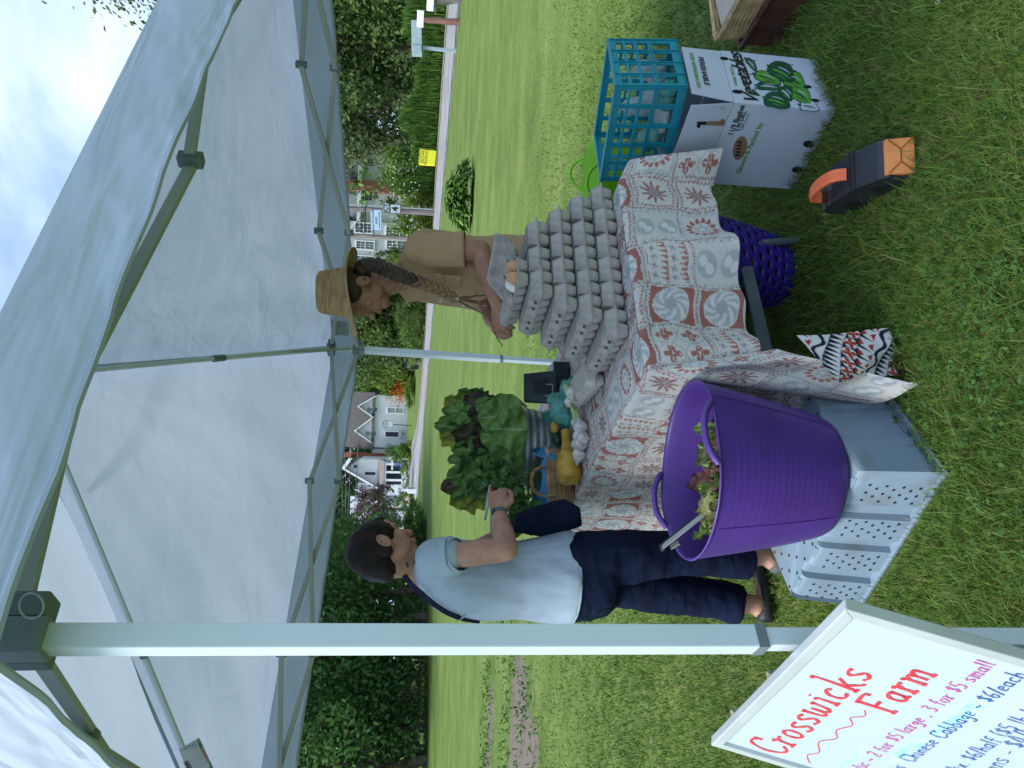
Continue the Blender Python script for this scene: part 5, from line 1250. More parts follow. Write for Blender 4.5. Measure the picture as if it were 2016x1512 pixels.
# herb bunches to the left with small pointed leaves
def herbs(lab, pts, n, L_, W_, cols, name='herb_bunch'):
    c = at(*pts[0][:2], Y=pts[0][2]); r = thing(name, lab, 'greens', (c.x, c.y, TH+.02))
    Vs = []; F_ = []; Cs = []
    for k in range(n):
        px, py, Yd, sp = random.choice(pts); m_ = at(px+random.gauss(0, sp), py+random.gauss(0, sp), Y=Yd+random.uniform(-.06, .06)); m_.z = max(m_.z, TH+.03)
        d = Vector((random.gauss(0, 1), random.gauss(-.3, .6), random.gauss(.3, .8))).normalized(); up = Vector((random.gauss(0, .5), -1, random.gauss(.4, .5))); s = d.cross(up).normalized(); u2 = s.cross(d)
        l = L_*random.uniform(.6, 1.2); w_ = W_*random.uniform(.6, 1.2); b = len(Vs)
        Vs += [m_-d*l/2, m_-d*l*.1+s*w_/2+u2*.003, m_+d*l*.25+s*w_*.36+u2*.002, m_+d*l/2, m_+d*l*.25-s*w_*.36+u2*.002, m_-d*l*.1-s*w_/2+u2*.003, m_]
        F_ += [(b, b+1, b+6), (b+1, b+2, b+6), (b+2, b+3, b+6), (b+3, b+4, b+6), (b+4, b+5, b+6), (b+5, b, b+6)]; t = random.random(); Cs += [[x*(1-t)+y*t for x, y in zip(*cols)]]*7
    off = Vector(r.location); o = bpy.data.objects.new('foliage', np_mesh('foliage', np.array([tuple(v-off) for v in Vs]), np.array(F_), LEAFB, np.array(Cs))); COL.objects.link(o); o.parent = r; o['kind'] = 'stuff'
    mb = MB()
    for k in range(14): px, py, Yd, sp = random.choice(pts); m_ = at(px, py+random.uniform(-20, 20), Y=Yd); m_.z = max(m_.z, TH+.06); mb.tube([Vector((c.x+random.uniform(-.04, .04), c.y, TH+.02)), m_], .0022, 5)
    obj('stems', mb, mat('green_stem', (.10, .18, .05), .7), r); return r
herbs('bunch of small pointed green leaves in front of the customer hand', [(1015, 985, 3.15, 14), (985, 950, 3.2, 14), (1035, 1010, 3.1, 14), (1010, 1030, 3.15, 12), (1000, 960, 3.1, 12)], 420, .045, .022, ((.035, .09, .025), (.13, .27, .07)))
herbs('loose green leaves hanging at the left of the metal tub', [(975, 925, 3.2, 14), (1000, 940, 3.15, 12), (960, 960, 3.2, 12)], 240, .04, .024, ((.04, .10, .03), (.15, .28, .07)))
REDP = mat('red_skin', (.62, .03, .02), .3, (.5, .02, .015), scale=20)
for k, (px, py, s) in enumerate(((1007, 986, .014), (1001, 990, .012))):
    p = at(px, py, Y=3.08); mb = MB().ell((0, 0, 0), (s*1.2, s, s*1.1), None, 14, 9); 
    o = solo('radish', mb, REDP, (0, 0, 0), ['larger red radish', 'smaller red radish'][k]+' among the pointed green leaves', 'radish', smooth='all'); o.location = p; 
    c = obj('stalk', MB().tube([(0, 0, s*.8), (.004, 0, s*2.2)], .002, 5), mat('green_stem', (.1, .18, .05)), o, local=True)
# wicker basket with beans and blue bag
WEX = .5
WICK = mat('wicker', (.52, .34, .18), .75, (.34, .20, .10), scale=14, bump=.4, bscale=60)
def wicker_basket(lab, c, w_, d_, h_, rz, m, rim_m, z0=0, nst=22, rows=11, flare=1.12, cr=.0045, thick=.006, handle=True, name='basket', group=None, rim=True):
    r = thing(name, lab, 'basket', c, rz, group)
    def path(z, k, amp, ph, n=nst*4):
        o = []
        for i in range(n):
            a = 2*PI*i/n; ca, sa = math.cos(a), math.sin(a); x = math.copysign(abs(ca)**WEX, ca)*w_/2*k; y = math.copysign(abs(sa)**WEX, sa)*d_/2*k
            q = 1+amp*math.sin(a*nst/1.0+ph)/w_; o.append(Vector((x*q, y*q, z)))
        return o
    for k in range(rows):
        t = (k+.5)/rows; kk = 1+(flare-1)*t; obj('weave_strand', MB().tube(path(h_*t, kk, thick, PI*(k % 2)), h_/rows*.52, 5, closed=True, flat=1.0), m, r, local=True)
    mb = MB()
    for i in range(nst):
        a = 2*PI*(i+.5)/nst; ca, sa = math.cos(a), math.sin(a); f = lambda kk: (math.copysign(abs(ca)**WEX, ca)*w_/2*kk, math.copysign(abs(sa)**WEX, sa)*d_/2*kk)
        x0, y0 = f(1); x1, y1 = f(flare); mb.tube([(x0, y0, 0), (x1, y1, h_)], cr*.8, 5)
    o = obj('stakes', mb, m, r, local=True); o['kind'] = 'stuff'
    if rim:
        for q in range(2): obj('rim', MB().tube([p+Vector((0, 0, .003*math.sin(i*.9+q*PI))) for i, p in enumerate(path(h_+.004, flare*(1.01), .004, q*PI))], cr*1.5, 6, closed=True), rim_m, r, local=True)
    obj('base', MB().loft([ring_rect((0, 0, z), (w_/2*.98, 0, 0), (0, d_/2*.98, 0), .5, 24) for z in (.002, .008)]), m, r, local=True)
    if handle:
        for s in (-1,):
            P = smooth_path([(-.055, s*d_/2*flare, h_*.8), (-.06, s*d_/2*flare*1.05, h_+.03), (-.03, s*d_/2*flare*1.08, h_+.07), (.03, s*d_/2*flare*1.08, h_+.07), (.06, s*d_/2*flare*1.05, h_+.03), (.055, s*d_/2*flare, h_*.8)], 6)
            for q in range(2): obj('handle', MB().tube([p+Vector((0, .004*math.sin(i*.9+q*PI), .004*math.cos(i*.9+q*PI))) for i, p in enumerate(P)], .0052, 6), rim_m, r, local=True)
    return r
bk = tp(.20, 1.0, TH+.008); bk = at(1110, 952, Y=3.22); bk.z = TH+.008
wicker_basket('small tan wicker basket holding green beans in a blue bag', bk, .26, .17, .105, R(12), WICK, WICK, nst=20, rows=10)
BLUEB = mat('blue_plastic_film', (.02, .34, .68), .3, (.015, .24, .52), scale=8, spec=.5, trans=.25)
mb = MB()
def bagfn(u, v):
    a = 2*PI*u; ca, sa = math.cos(a), math.sin(a); k = 1.02-.1*v if v < .5 else .97-.5*(v-.5)
    x = math.copysign(abs(ca)**.5, ca)*.145*k; y = math.copysign(abs(sa)**.5, sa)*.095*k
    z = .095+.045*math.sin(PI*min(v*1.5, 1))+.012*math.sin(a*7+v*3)+.010*math.sin(a*13)-.05*max(0, v-.6)
    return Vector((x+.006*math.sin(a*11+v*6), y+.006*math.cos(a*9), z))
mb.grid(bagfn, 90, 12); mb.mod(lambda v: Matrix.Rotation(R(12), 3, 'Z') @ v+bk); solo('plastic_bag', mb, BLUEB, bk, 'crumpled blue plastic bag lining the tan wicker basket', 'bag', smooth='all')
BEAN = mat('bean_green', (.10, .17, .06), .5, (.06, .12, .04), scale=30)
random.seed(5)
for k in range(48):
    a = random.random()*6.28; rr = random.random()**.5; p = bk+Matrix.Rotation(R(12), 3, 'Z') @ Vector((math.cos(a)*rr*.105, math.sin(a)*rr*.06, .135+.045*(1-rr)+random.uniform(-.008, .014)))
    th = random.uniform(0, PI); d = Vector((math.cos(th), math.sin(th), random.uniform(-.3, .3))); L2 = random.uniform(.04, .06); s = Vector((-d.y, d.x, 0))*random.uniform(-.015, .015)
    P = smooth_path([-d*L2/2, s-Vector((0, 0, .0)), d*L2/2], 4); n_ = len(P)
    o = obj('green_bean', MB().tube(P, [.0045*(.25+.75*math.sin(PI*(i+.3)/(n_))) for i in range(n_)], 6), BEAN, None); o.location = p
    tag(o, 'green bean heaped in the blue bag in the tan basket', 'bean', 'green beans heaped in the blue bag')
# squash, garlic, bag, cash box
SQ = mat('yellow_squash_skin', (.56, .37, .06), .38, (.44, .25, .03), scale=22, detail=8, bump=.3, bscale=24)
a = at(1112, 928, Y=3.02); b = at(1106, 852, Y=3.12); a.z = TH+.055; b.z = TH+.052
d = (b-a); P = smooth_path([a-d*.26, a-d*.22, a, a+d*.35, a+d*.55, a+d*.8, b, b+d*.06], 5); prof = [.004, .022, .033, .043, .048, .049, .047, .044, .040, .036, .031, .027, .022, .019, .017, .0155, .015, .0145, .0145, .015, .0155, .016, .017, .0175]
prof = np.interp(np.linspace(0, 1, len(P)), [0, .03, .12, .26, .42, .55, .68, .85, .95, 1], [.003, .020, .040, .052, .046, .027, .018, .018, .020, .012])
solo('yellow_squash', MB().tube(P, list(prof), 20), SQ, a, 'yellow crookneck squash lying against the front of the wicker basket', 'squash', smooth='all')
o = bpy.data.objects['yellow_squash']; o.location.z += .0
GAR = mat('garlic_skin', (.66, .64, .60), .6, (.46, .42, .40), scale=45, bump=.3, bscale=60, stretch=(1, 1, .3)); ROOTM = mat('dried_roots', (.45, .36, .22), .9); STALK = mat('garlic_stalk', (.48, .55, .30), .6, (.30, .42, .16), scale=10, stretch=(1, 1, .4))
glist = [(1152, 857, 2.93, 'topmost garlic bulb, nearest the yellow squash neck', (.9, .2), .029), (1165, 841, 2.93, 'round garlic bulb on top of the heap', (1, .3), .028), (1146, 875, 2.98, 'garlic bulb below the squash, roots facing the camera', (0, -1), .026),
         (1160, 873, 2.92, 'garlic bulb in the middle of the heap showing its roots', (-.3, -1), .027), (1152, 895, 2.95, 'leftmost garlic bulb of the heap', (-1, -.3), .026), (1140, 903, 2.99, 'small garlic bulb under the thick end of the squash', (-1, 0), .020),
         (1172, 862, 2.90, 'garlic bulb at the front edge of the heap', (.4, -1), .024), (1155, 832, 3.02, 'garlic bulb with a long green stalk beside the beige carton', (.6, 1), .024), (1166, 775, 2.90, 'white garlic bulb propped above the beige carton', (.5, 1), .028), (1158, 792, 2.95, 'smaller white garlic bulb beside the beige carton', (.3, 1), .022)]
for k, (px, py, Yd, lab, dr, s) in enumerate(glist):
    p = at(px, py, Y=Yd); p.z = max(p.z, TH+.008+s*.9) if k < 8 else TH+.075
    g_ = thing('garlic_bulb', lab, 'garlic', p, 0, 'garlic heap on the cloth'); dv = Vector((dr[0], dr[1], .25)).normalized(); q = dv.to_track_quat('Z', 'Y').to_matrix()
    prof = [(.0, -.9), (.35, -.92), (.75, -.7), (1.0, -.15), (.9, .35), (.5, .8), (.25, 1.1), (.17, 1.6)]
    mb = MB(); seg = 28; mb.loft([[q @ Vector((r_*s*(1+.07*abs(math.sin(3.0*2*PI*j/seg)))*math.cos(2*PI*j/seg), r_*s*(1+.07*abs(math.sin(3.0*2*PI*j/seg)))*math.sin(2*PI*j/seg), z*s)) for j in range(seg)] for r_, z in [(max(r_, .02), z) for r_, z in prof]], True)
    obj('bulb', mb, GAR, g_, local=True, smooth='all')
    mb = MB()
    mb.ell(q @ Vector((0, 0, -.90*s)), (.36*s, .36*s, .12*s), q, 10, 6)
    for i in range(22):
        a = i*2.4; mb.tube([q @ Vector((math.cos(a)*s*.12, math.sin(a)*s*.12, -.88*s)), q @ Vector((math.cos(a)*s*.38, math.sin(a)*s*.38, -1.15*s)), q @ Vector((math.cos(a+.6)*s*.5, math.sin(a+.6)*s*.5, -1.45*s))], .0016, 4)
    o = obj('roots', mb, ROOTM, g_, local=True); o['kind'] = 'stuff'
    if k in (0, 7):
        e = (at(1112, 758, Y=2.98) if k == 0 else at(1128, 762, Y=3.0))-Vector(g_.location); st = q @ Vector((0, 0, 1.3*s))
        obj('stalk', MB().tube([st*.8, st.lerp(e, .3), st.lerp(e, .7)+Vector((0, 0, -.003)), e], [.0075, .0085, .0095, .010], 10), STALK, g_, local=True)
    elif k in (1, 8): st = q @ Vector((0, 0, 1.3*s)); obj('stalk', MB().tube([st, st*2.0], [.007, .006], 8), STALK, g_, local=True)
TEALF = mat('teal_plastic_film', (.18, .52, .44), .25, (.06, .34, .29), scale=16, spec=.6, trans=.3, bump=1.0, bscale=30, bdist=.02)
def blobbag(name, lab, cat, pts, m, seed=0, voxel=.008, amp=.006, grp=None):
    mb = MB()
    for px, py, Yd, rx, rz in pts:
        p = at(px, py, Y=Yd); mb.ell(p, (rx, rx*.8, rz))
    o = remesh(name, mb, m, voxel, 2, None, None, amp, 45); return tag(o, lab, cat, grp)
blobbag('produce_bag', 'teal plastic bag tied round pale squash behind the garlic stalks', 'bag', [(1105, 815, 3.15, .045, .048), (1100, 795, 3.15, .04, .04), (1115, 770, 3.12, .05, .03), (1130, 758, 3.1, .035, .03), (1095, 785, 3.17, .028, .045), (1120, 825, 3.12, .03, .03)], TEALF)
p = at(1100, 840, Y=3.25); 
mb = MB(); mb.prism([at(1072, 812, Y=3.35), at(1072, 905, Y=3.3), at(1130, 905, Y=3.25), at(1130, 790, Y=3.28)], (0, .10, 0)); 
TEALP = mat('teal_plastic', (.05, .28, .25), .4, (.04, .22, .20), scale=6); solo('produce_tray', mb, TEALP, p, 'teal plastic tray edge behind the bagged squash', 'tray', smooth=False, bevel=.004)
ZUC = mat('zucchini_skin', (.012, .035, .018), .3, (.03, .06, .03), scale=30, stretch=(1, 1, 6))
a, b = at(1098, 868, Y=3.2), at(1092, 845, Y=3.24); a.z = max(a.z, TH+.03); solo('zucchini', MB().tube([a+(a-b)*.3, a, b, b+(b-a)*.4], [.012, .024, .025, .018], 14), ZUC, a, 'dark green zucchini end between the tray and the yellow squash', 'zucchini', smooth='all')
a, b = at(1092, 842, Y=3.22), at(1100, 850, Y=3.19); solo('yellow_squash', MB().ell(a, (.032, .024, .02)), SQ, a, 'smaller yellow squash peeping from under the teal bag', 'squash', smooth='all')
# cash box
CB = mat('dark_green_plastic', (.012, .035, .035), .35, (.009, .028, .028), scale=10, spec=.5)
q0 = at(1080, 758, Y=3.3); cbx = thing('cash_box', 'black plastic box with a wire handle and a tilted open lid', 'box', (q0.x, 3.3, TH+.008))
A_, B_, C_, D_ = at(1030, 735, Y=3.34), at(1030, 790, Y=3.30), at(1096, 793, Y=3.24), at(1098, 728, Y=3.28)
nn = (B_-A_).cross(D_-A_).normalized(); nn = nn if nn.y < 0 else -nn
obj('lid', MB().prism([A_, B_, C_, D_], -nn*.03), CB, cbx, smooth=False, bevel=.008)
ctr = (A_+B_+C_+D_)/4; ex = (B_-A_).normalized(); ey = (D_-A_).normalized()
obj('recess', MB().prism([ctr+ex*.032-ey*.03+nn*.002, ctr-ex*.032-ey*.03+nn*.002, ctr-ex*.032+ey*.045+nn*.002, ctr+ex*.032+ey*.045+nn*.002], nn*.001), mat('dark_recess', (.008, .02, .022), .3), cbx, smooth=False)
h0 = at(1076, 758, Y=3.22); obj('handle', MB().tube(smooth_path([at(1075, 757, Y=3.235), at(1087, 757, Y=3.22), at(1088, 768, Y=3.22), at(1088, 779, Y=3.22), at(1073, 779, Y=3.235)], 4), .0018, 6), METAL, cbx)
mb = MB(); c = Vector((q0.x+.01, 3.34, TH+.045)); mb.box(c, (.17, .13, .07), Matrix.Rotation(R(10), 3, 'Z')); obj('tray', mb, CB, cbx, smooth=False, bevel=.006)

# ============================================================ THINGS ON THE GRASS
# grey upturned tote
KN, KL = Vector((-.198, 1.881, 0)), Vector((-.656, 2.243, 0)); kd = (KL-KN).normalized(); ke = Vector((-kd.y, kd.x, 0))
if ke.y < 0: ke = -ke
KW, KD, KH = .60, .40, .235
GRYP = mat('grey_blue_tote', (.20, .275, .345), .42, (.17, .21, .235), scale=7, detail=8, spec=.4, bump=.05, lo=.30, hi=.46); HOLE = mat('hole_dark', (.02, .025, .03), .9)
crate = thing('tote_crate', 'grey blue plastic tote turned upside down on the grass under the purple tub', 'crate', (KN.x, KN.y, 0))
def kp(a, b, z): return KN+kd*a+ke*b+Vector((0, 0, z))
def outline(inset_, rib, n=240):
    """perimeter with rib relief; rib=0 flat"""
    pts = []
    segs = [((0, 0), (KW, 0), 0), ((KW, 0), (KW, KD), 1), ((KW, KD), (0, KD), 2), ((0, KD), (0, 0), 3)]
    for (a0, b0), (a1, b1), k in segs:
        Ls = KW if k % 2 == 0 else KD; m_ = 60 if k % 2 == 0 else 40
        nx, ny = [(0, -1), (1, 0), (0, 1), (-1, 0)][k]
        for i in range(m_):
            t = i/m_; x = a0+(a1-a0)*t; y = b0+(b1-b0)*t
            s = t*Ls; rel = 0
            if k == 0 and rib: # visible front: raised perforated panels
                cyc = (s-.05)/.145; f = cyc % 1; rel = -.016*(1 if (f > .66 and 0 < cyc < 4) else 0)
            if k == 3 and rib: rel = -.012*(1 if .10 < s < .26 else 0)
            pts.append((x, y, nx, ny, rel, t))
    out_ = []
    for x, y, nx, ny, rel, t in pts:
        # shrink toward the centre for draft
        cx, cy = KW/2, KD/2; sx = 1-inset_/(KW/2); sy = 1-inset_/(KD/2); X = cx+(x-cx)*sx; Y_ = cy+(y-cy)*sy
        X += nx*rel*rib; Y_ += ny*rel*rib
        # rounded corners
        out_.append((X, Y_))
    return out_
mb = MB(); rr_ = []
for z, ins, rib in ((.004, -.006, 0), (.012, -.006, 0), (.013, .004, 1), (.15, .014, 1), (KH-.02, .020, 1), (KH-.006, .024, .9), (KH, .030, .8)): rr_.append([kp(x, y, z) for x, y in outline(ins, rib)])
mb.loft(rr_, True); obj('body', mb, GRYP, crate, smooth=True)
# perforations: a countable few hundred at most, joined as one dark part
mb = MB()
def disc(c, nrm, r, k=8, mb=mb):
    nrm = nrm.normalized(); u = nrm.orthogonal().normalized(); v = nrm.cross(u); b = len(mb.v); mb.v += [c+nrm*.0012+u*math.cos(2*PI*i/k)*r+v*math.sin(2*PI*i/k)*r for i in range(k)]; mb.f.append(tuple(range(b, b+k)))
for i in range(16):
    for j in range(10):
        if (i+j) % 2: disc(kp(.05+i*.034, .05+j*.034, KH), Vector((0, 0, 1)), .0052)
for c_ in range(4):
    s0 = .05+.145*c_
    for i in range(3):
        for j in range(7):
            z = .045+j*.024; a = s0+.02+i*.030+(.012 if j % 2 else 0)
            if a < s0+.092: disc(kp(a, -.0+.004+.02*z/KH*1.0-.003+.0015, z), -ke+Vector((0, 0, .08)), .0050)
ob = obj('drain_holes', mb, HOLE, crate, smooth=False); ob['kind'] = 'stuff'
for i in range(4):
    obj('latch_bump', MB().loft([ring_rect(kp(.075+.145*i, .030, KH-.002), kd*.022, ke*.008, .4, 12), ring_rect(kp(.075+.145*i, .030, KH+.004), kd*.018, ke*.006, .4, 12)]), GRYP, crate)
    pass
# purple tub with two handles
PURP = mat('purple_rubber', (.078, .032, .235), .42, (.062, .028, .17), scale=6, detail=9, lo=.3, hi=.55, spec=.45, bump=.06, bscale=10)
tc_ = Vector((-.243, 2.115, KH+.002)); pt = thing('tubtrug', 'large purple flexible tub of salad leaves standing on the grey crate', 'tub', tc_)
TTH = .375; tilt = Matrix.Rotation(R(-3), 3, 'X') @ Matrix.Rotation(R(2), 3, 'Y')
def tprof(t): return .172+.084*t**.8
outp = [(.02, .0), (.167, .0)]+[(tprof(t)+.0002*(math.sin(t*125) if .12 < t < .93 else 0), .01+TTH*t) for t in np.linspace(0, 1, 90)]+[(tprof(1)+.004, .387), (tprof(1)+.002, .393), (tprof(1)-.004, .389)]+[(tprof(t)-.006, .012+TTH*t) for t in np.linspace(.98, .02, 12)]+[(.02, .012)]
mb = MB().lathe(outp, seg=96)
ha1 = R(-60)   # nearer handle direction
def rimz(v):
    a = math.atan2(v.y, v.x); t = max(0, (v.z-.28)/.12)
    dz = 0
    for ha in (ha1, ha1+PI):
        d = (a-ha+PI) % (2*PI)-PI; dz += .010*math.exp(-(d/.42)**2)*t
    return Vector((v.x, v.y, v.z+dz))
mb.mod(rimz); mb.mod(lambda v: tilt @ v); obj('body', mb, PURP, pt, local=True, smooth='all')
for i, ha in enumerate((ha1, ha1+PI)):
    pts = []
    for t in np.linspace(-1, 1, 17):
        a = ha+t*.36; h_ = .397+.030*(1-abs(t)**2.6); r_ = tprof(1)+.002-.012*(1-t*t); pts.append(tilt @ Vector((math.cos(a)*r_, math.sin(a)*r_, h_)))
    rad = [.0085+.0015*abs(math.sin(k*2.2)) for k in range(17)]
    obj('handle', MB().tube(pts, rad, 10, cap=True), PURP, pt, local=True)
# seams
for k in range(4):
    a = ha1+.5+k*PI/2; obj('seam', MB().tube([tilt @ Vector((math.cos(a)*(tprof(t)+.001), math.sin(a)*(tprof(t)+.001), .01+TTH*t)) for t in np.linspace(.04, .97, 12)], .0014, 5), PURP, pt, local=True)
sal = thing('salad_leaves', 'loose green and red lettuce leaves lying in the purple tub', 'lettuce', tc_)
random.seed(11)
for k in range(170):
    a = random.random()*6.28; rr = random.random()**.5*.17; p = tc_+Vector((math.cos(a)*rr-.01, math.sin(a)*rr-.01, .285-.33*math.sin(a)*rr+random.uniform(-.02, .035)))
    d = Vector((random.gauss(0, 1), random.gauss(0, 1), random.uniform(.0, .9))); d = (d-Vector((math.cos(a), math.sin(a), 0))*.8*rr/.17*abs(d.x+d.y)); kind = random.random()
    cols = ((.10, .20, .03), (.24, .38, .08), (.32, .42, .14)) if kind < .42 else (((.07, .03, .03), (.14, .06, .06), (.22, .14, .08)) if kind < .72 else ((.10, .10, .04), (.17, .20, .06), (.26, .26, .10)))
    leaf_obj(sal, p, d, (random.gauss(0, .3), random.gauss(0, .3), 1), random.uniform(.06, .095), random.uniform(.045, .075), random.uniform(-.8, .8), .009, *cols, nu=10, nv=8, lobes=1.1, cup=.2)
tg = thing('tongs', 'black and silver serving tongs leaning on the far rim of the purple tub', 'tongs', tc_+Vector((-.2, 0, .3)))
a, b = at(1432, 980, Y=2.06), at(1306, 1079, Y=2.16); sd_ = Vector((.004, -.008, .006))
obj('arm', MB().bar(a+sd_, b+sd_, .016, .004), mat('brushed_steel', (.50, .54, .52), .3, metal=.8), tg, smooth=False, bevel=.001)
obj('arm', MB().bar(a+Vector((0, .008, .012)), b+Vector((0, .004, .010)), .014, .006), mat('black_grip', (.012, .014, .018), .45), tg, smooth=False, bevel=.001)
obj('hinge', MB().tube([b+Vector((-.008, 0, .0)), b+Vector((.012, 0, .0))], .009, 10), mat('black_grip', (.012, .014, .018), .45), tg)
obj('clip', MB().bar(b.lerp(a, .03)+Vector((.0, -.012, -.012)), b.lerp(a, .14)+Vector((0, -.014, -.016)), .014, .006), mat('brushed_steel', (.5, .54, .52), .3, metal=.8), tg, smooth=False)
def hit(px, py, P, n):
    u = (1512-py-756)/FPX; v = (px-1008)/FPX
    a = u*math.cos(ROLL)+v*math.sin(ROLL); b = -u*math.sin(ROLL)+v*math.cos(ROLL); r = _R*a+_D*b+_F; c = Vector((0, 0, CAMH))
    return c+r*((P-c).dot(n)/r.dot(n))
# --- white cardboard box
CARD = mat('white_cardboard', (.52, .58, .66), .75, (.48, .54, .62), scale=3, bump=.08, bscale=50); KRAFT = mat('kraft_card', (.26, .16, .09), .9)
BN = Vector((.985, 2.50, 0)); a1, a2 = R(126), R(30); bl = Vector((math.cos(a1), math.sin(a1), 0)); br = Vector((math.cos(a2), math.sin(a2), 0))
BLN, BRN, BH = .345, .272, .37
box_ = thing('cardboard_box', 'white waxed cardboard box printed Vegetables, standing open on the grass', 'box', BN)
Z_ = Vector((0, 0, 1)); fl_t = .004
def wallp(a, b, h0, h1, inn, name='panel', par=box_): return obj(name, MB().prism([a+Z_*h0, b+Z_*h0, b+Z_*h1, a+Z_*h1], inn*fl_t), CARD, par, smooth=False)
c1, c2, c3 = BN+bl*BLN, BN+br*BRN, BN+bl*BLN+br*BRN
nl = Vector((bl.y, -bl.x, 0)); nl = nl if nl.dot(-BN) > 0 else -nl       # outward normal of the left face
nr = Vector((br.y, -br.x, 0)); nr = nr if nr.dot(-BN) > 0 else -nr
fL = wallp(BN, c1, 0, BH, -nl); fR = wallp(BN, c2, 0, BH, -nr); wallp(c1, c3, 0, BH, nr); wallp(c2, c3, 0, BH, nl)
obj('bottom', MB().prism([BN+Z_*.01, c2+Z_*.01, c3+Z_*.01, c1+Z_*.01], Z_*.004), CARD, box_, smooth=False)
# flaps standing up and leaning out a little
FH = .15
def flap(a, b, nn, lean, h=FH, cut=.004):
    t = (b-a).normalized(); up = (Z_*math.cos(lean)+nn*math.sin(lean)); A_, B_ = a+t*cut+Z_*(BH+.002), b-t*cut+Z_*(BH+.002)
    return obj('flap', MB().prism([A_, B_, B_-t*.012+up*h, A_+t*.012+up*h], -nn*fl_t), CARD, box_, smooth=False), A_, up
fpL, LA, Lup = flap(BN, c1, nl, R(6)); fpR, RA, Rup = flap(BN, c2, nr, R(4)); flap(c1, c3, -nr, R(-3)); flap(c2, c3, -nl, R(-3))
GRN = mat('print_green', (.10, .34, .04), .6); DGRN = mat('print_dark_green', (.012, .085, .04), .6); BKP = mat('print_black', (.02, .022, .02), .6)
xr_ = br.copy(); xl_ = -bl.copy()       # reading directions (left to right as seen)
z6 = lambda x, y: (1160+x/3.78, 40+y/3.78)
nLf, PLf = Lup.cross(bl).normalized(), LA; nRf = Rup.cross(br).normalized()
nLf = nLf if nLf.dot(nl) > 0 else -nLf; nRf = nRf if nRf.dot(nr) > 0 else -nRf
def ftext(t, pxy, size, face, mm, shear=0, bold=0, flip=False, rot=0, space=1.0):
    P, n, xd, par, up = {'R': (BN, nr, xr_, fR, Z_), 'L': (BN, nl, xl_, fL, Z_), 'RF': (RA, nRf, xr_, fpR, Rup), 'LF': (LA, nLf, xl_, fpL, Lup)}[face]
    o = hit(*z6(*pxy), P, n)+n*.001; yd = up; xd2 = xd
    if flip: xd2, yd = -xd, -up
    if rot: q = Matrix.Rotation(rot, 3, n); xd2 = q @ xd2; yd = q @ yd
    obj('lettering', text_mb(t, size, o, xd2, yd, shear=shear, bold=bold, space=space, lift=.0008), mm, par, smooth=False)
ftext('Vegetables', (1150, 430), .074, 'R', BKP, shear=.45, bold=.0016, rot=R(4), space=.84)
ftext('FARM FRESH', (1075, 415), .016, 'R', GRN, bold=.0004, space=1.15)
ftext('PERISHABLE', (850, 378), .028, 'RF', BKP, flip=True, bold=.0008); ftext('KEEP REFRIGERATED', (785, 372), .020, 'RF', GRN, flip=True, bold=.0005)
ftext('11/9 Bushel', (1095, 745), .026, 'L', BKP, bold=.0007); ftext('3.90 DKL', (1128, 750), .021, 'L', BKP, bold=.0005); ftext('2389 Cu. In.', (1158, 755), .014, 'L', BKP)
ftext('Grown & Packed by', (1190, 955), .027, 'L', GRN, bold=.0006)
def poly(face, pts, mm, name='print', lift=.0012, par=None):
    P, n, xd, p_, up = {'R': (BN, nr, xr_, fR, Z_), 'L': (BN, nl, xl_, fL, Z_), 'RF': (RA, nRf, xr_, fpR, Rup), 'LF': (LA, nLf, xl_, fpL, Lup)}[face]
    w_ = [hit(*z6(*q), P, n)+n*lift for q in pts]; obj(name, MB().add(w_, [tuple(range(len(w_)))]), mm, p_, smooth=False)
def ell2(cx, cy, rx, ry, rot=0, n=18, wob=0): return [(cx+rx*math.cos(t)*math.cos(rot)-ry*math.sin(t)*math.sin(rot)*(1+wob*math.sin(3*t)), cy+rx*math.cos(t)*math.sin(rot)+ry*math.sin(t)*math.cos(rot)*(1+wob*math.sin(3*t))) for t in np.linspace(0, 2*PI, n+1)[:-1]]
HB_ = mat('hole_black', (.006, .008, .012), .9)
for f, cx, cy, rx, ry, rt in (('R', 1003, 285, 34, 13, .1), ('R', 1102, 532, 40, 15, .1), ('R', 1622, 495, 34, 13, .1), ('R', 1680, 597, 36, 13, .1), ('R', 1512, 380, 34, 12, .1), ('L', 1633, 920, 42, 27, 0), ('L', 1548, 1112, 40, 26, 0)): poly(f, ell2(cx, cy, rx, ry, rt), HB_, 'hand_hole', .0006)
poly('L', ell2(1122, 950, 50, 92, .28), KRAFT, 'window_hole', .0006)
for k in range(5): poly('L', [(1085+k*4, 1010-k*24), (1120+k*4, 1010-k*24), (1123+k*4, 996-k*24), (1088+k*4, 996-k*24)], BKP, 'print', .0011)
# slot in the left flap
poly('LF', [(803, 752), (870, 752), (870, 778), (828, 778), (826, 798), (808, 802), (800, 790)], HB_, 'hand_slot', .0008); poly('LF', [(870, 752), (975, 748), (980, 735), (1000, 732), (1010, 745), (1008, 778), (990, 785), (870, 780)], KRAFT, 'hand_slot', .0008)
poly('LF', ell2(992, 657, 14, 13), GRN, 'stamp', .0008); poly('LF', ell2(992, 657, 10, 9), CARD, 'stamp', .0010)
poly('R', [(800, 478), (830, 480), (1065, 598), (1068, 618), (1000, 600), (900, 580), (780, 566)][::-1], BKP, 'gap', .0008) if False else None
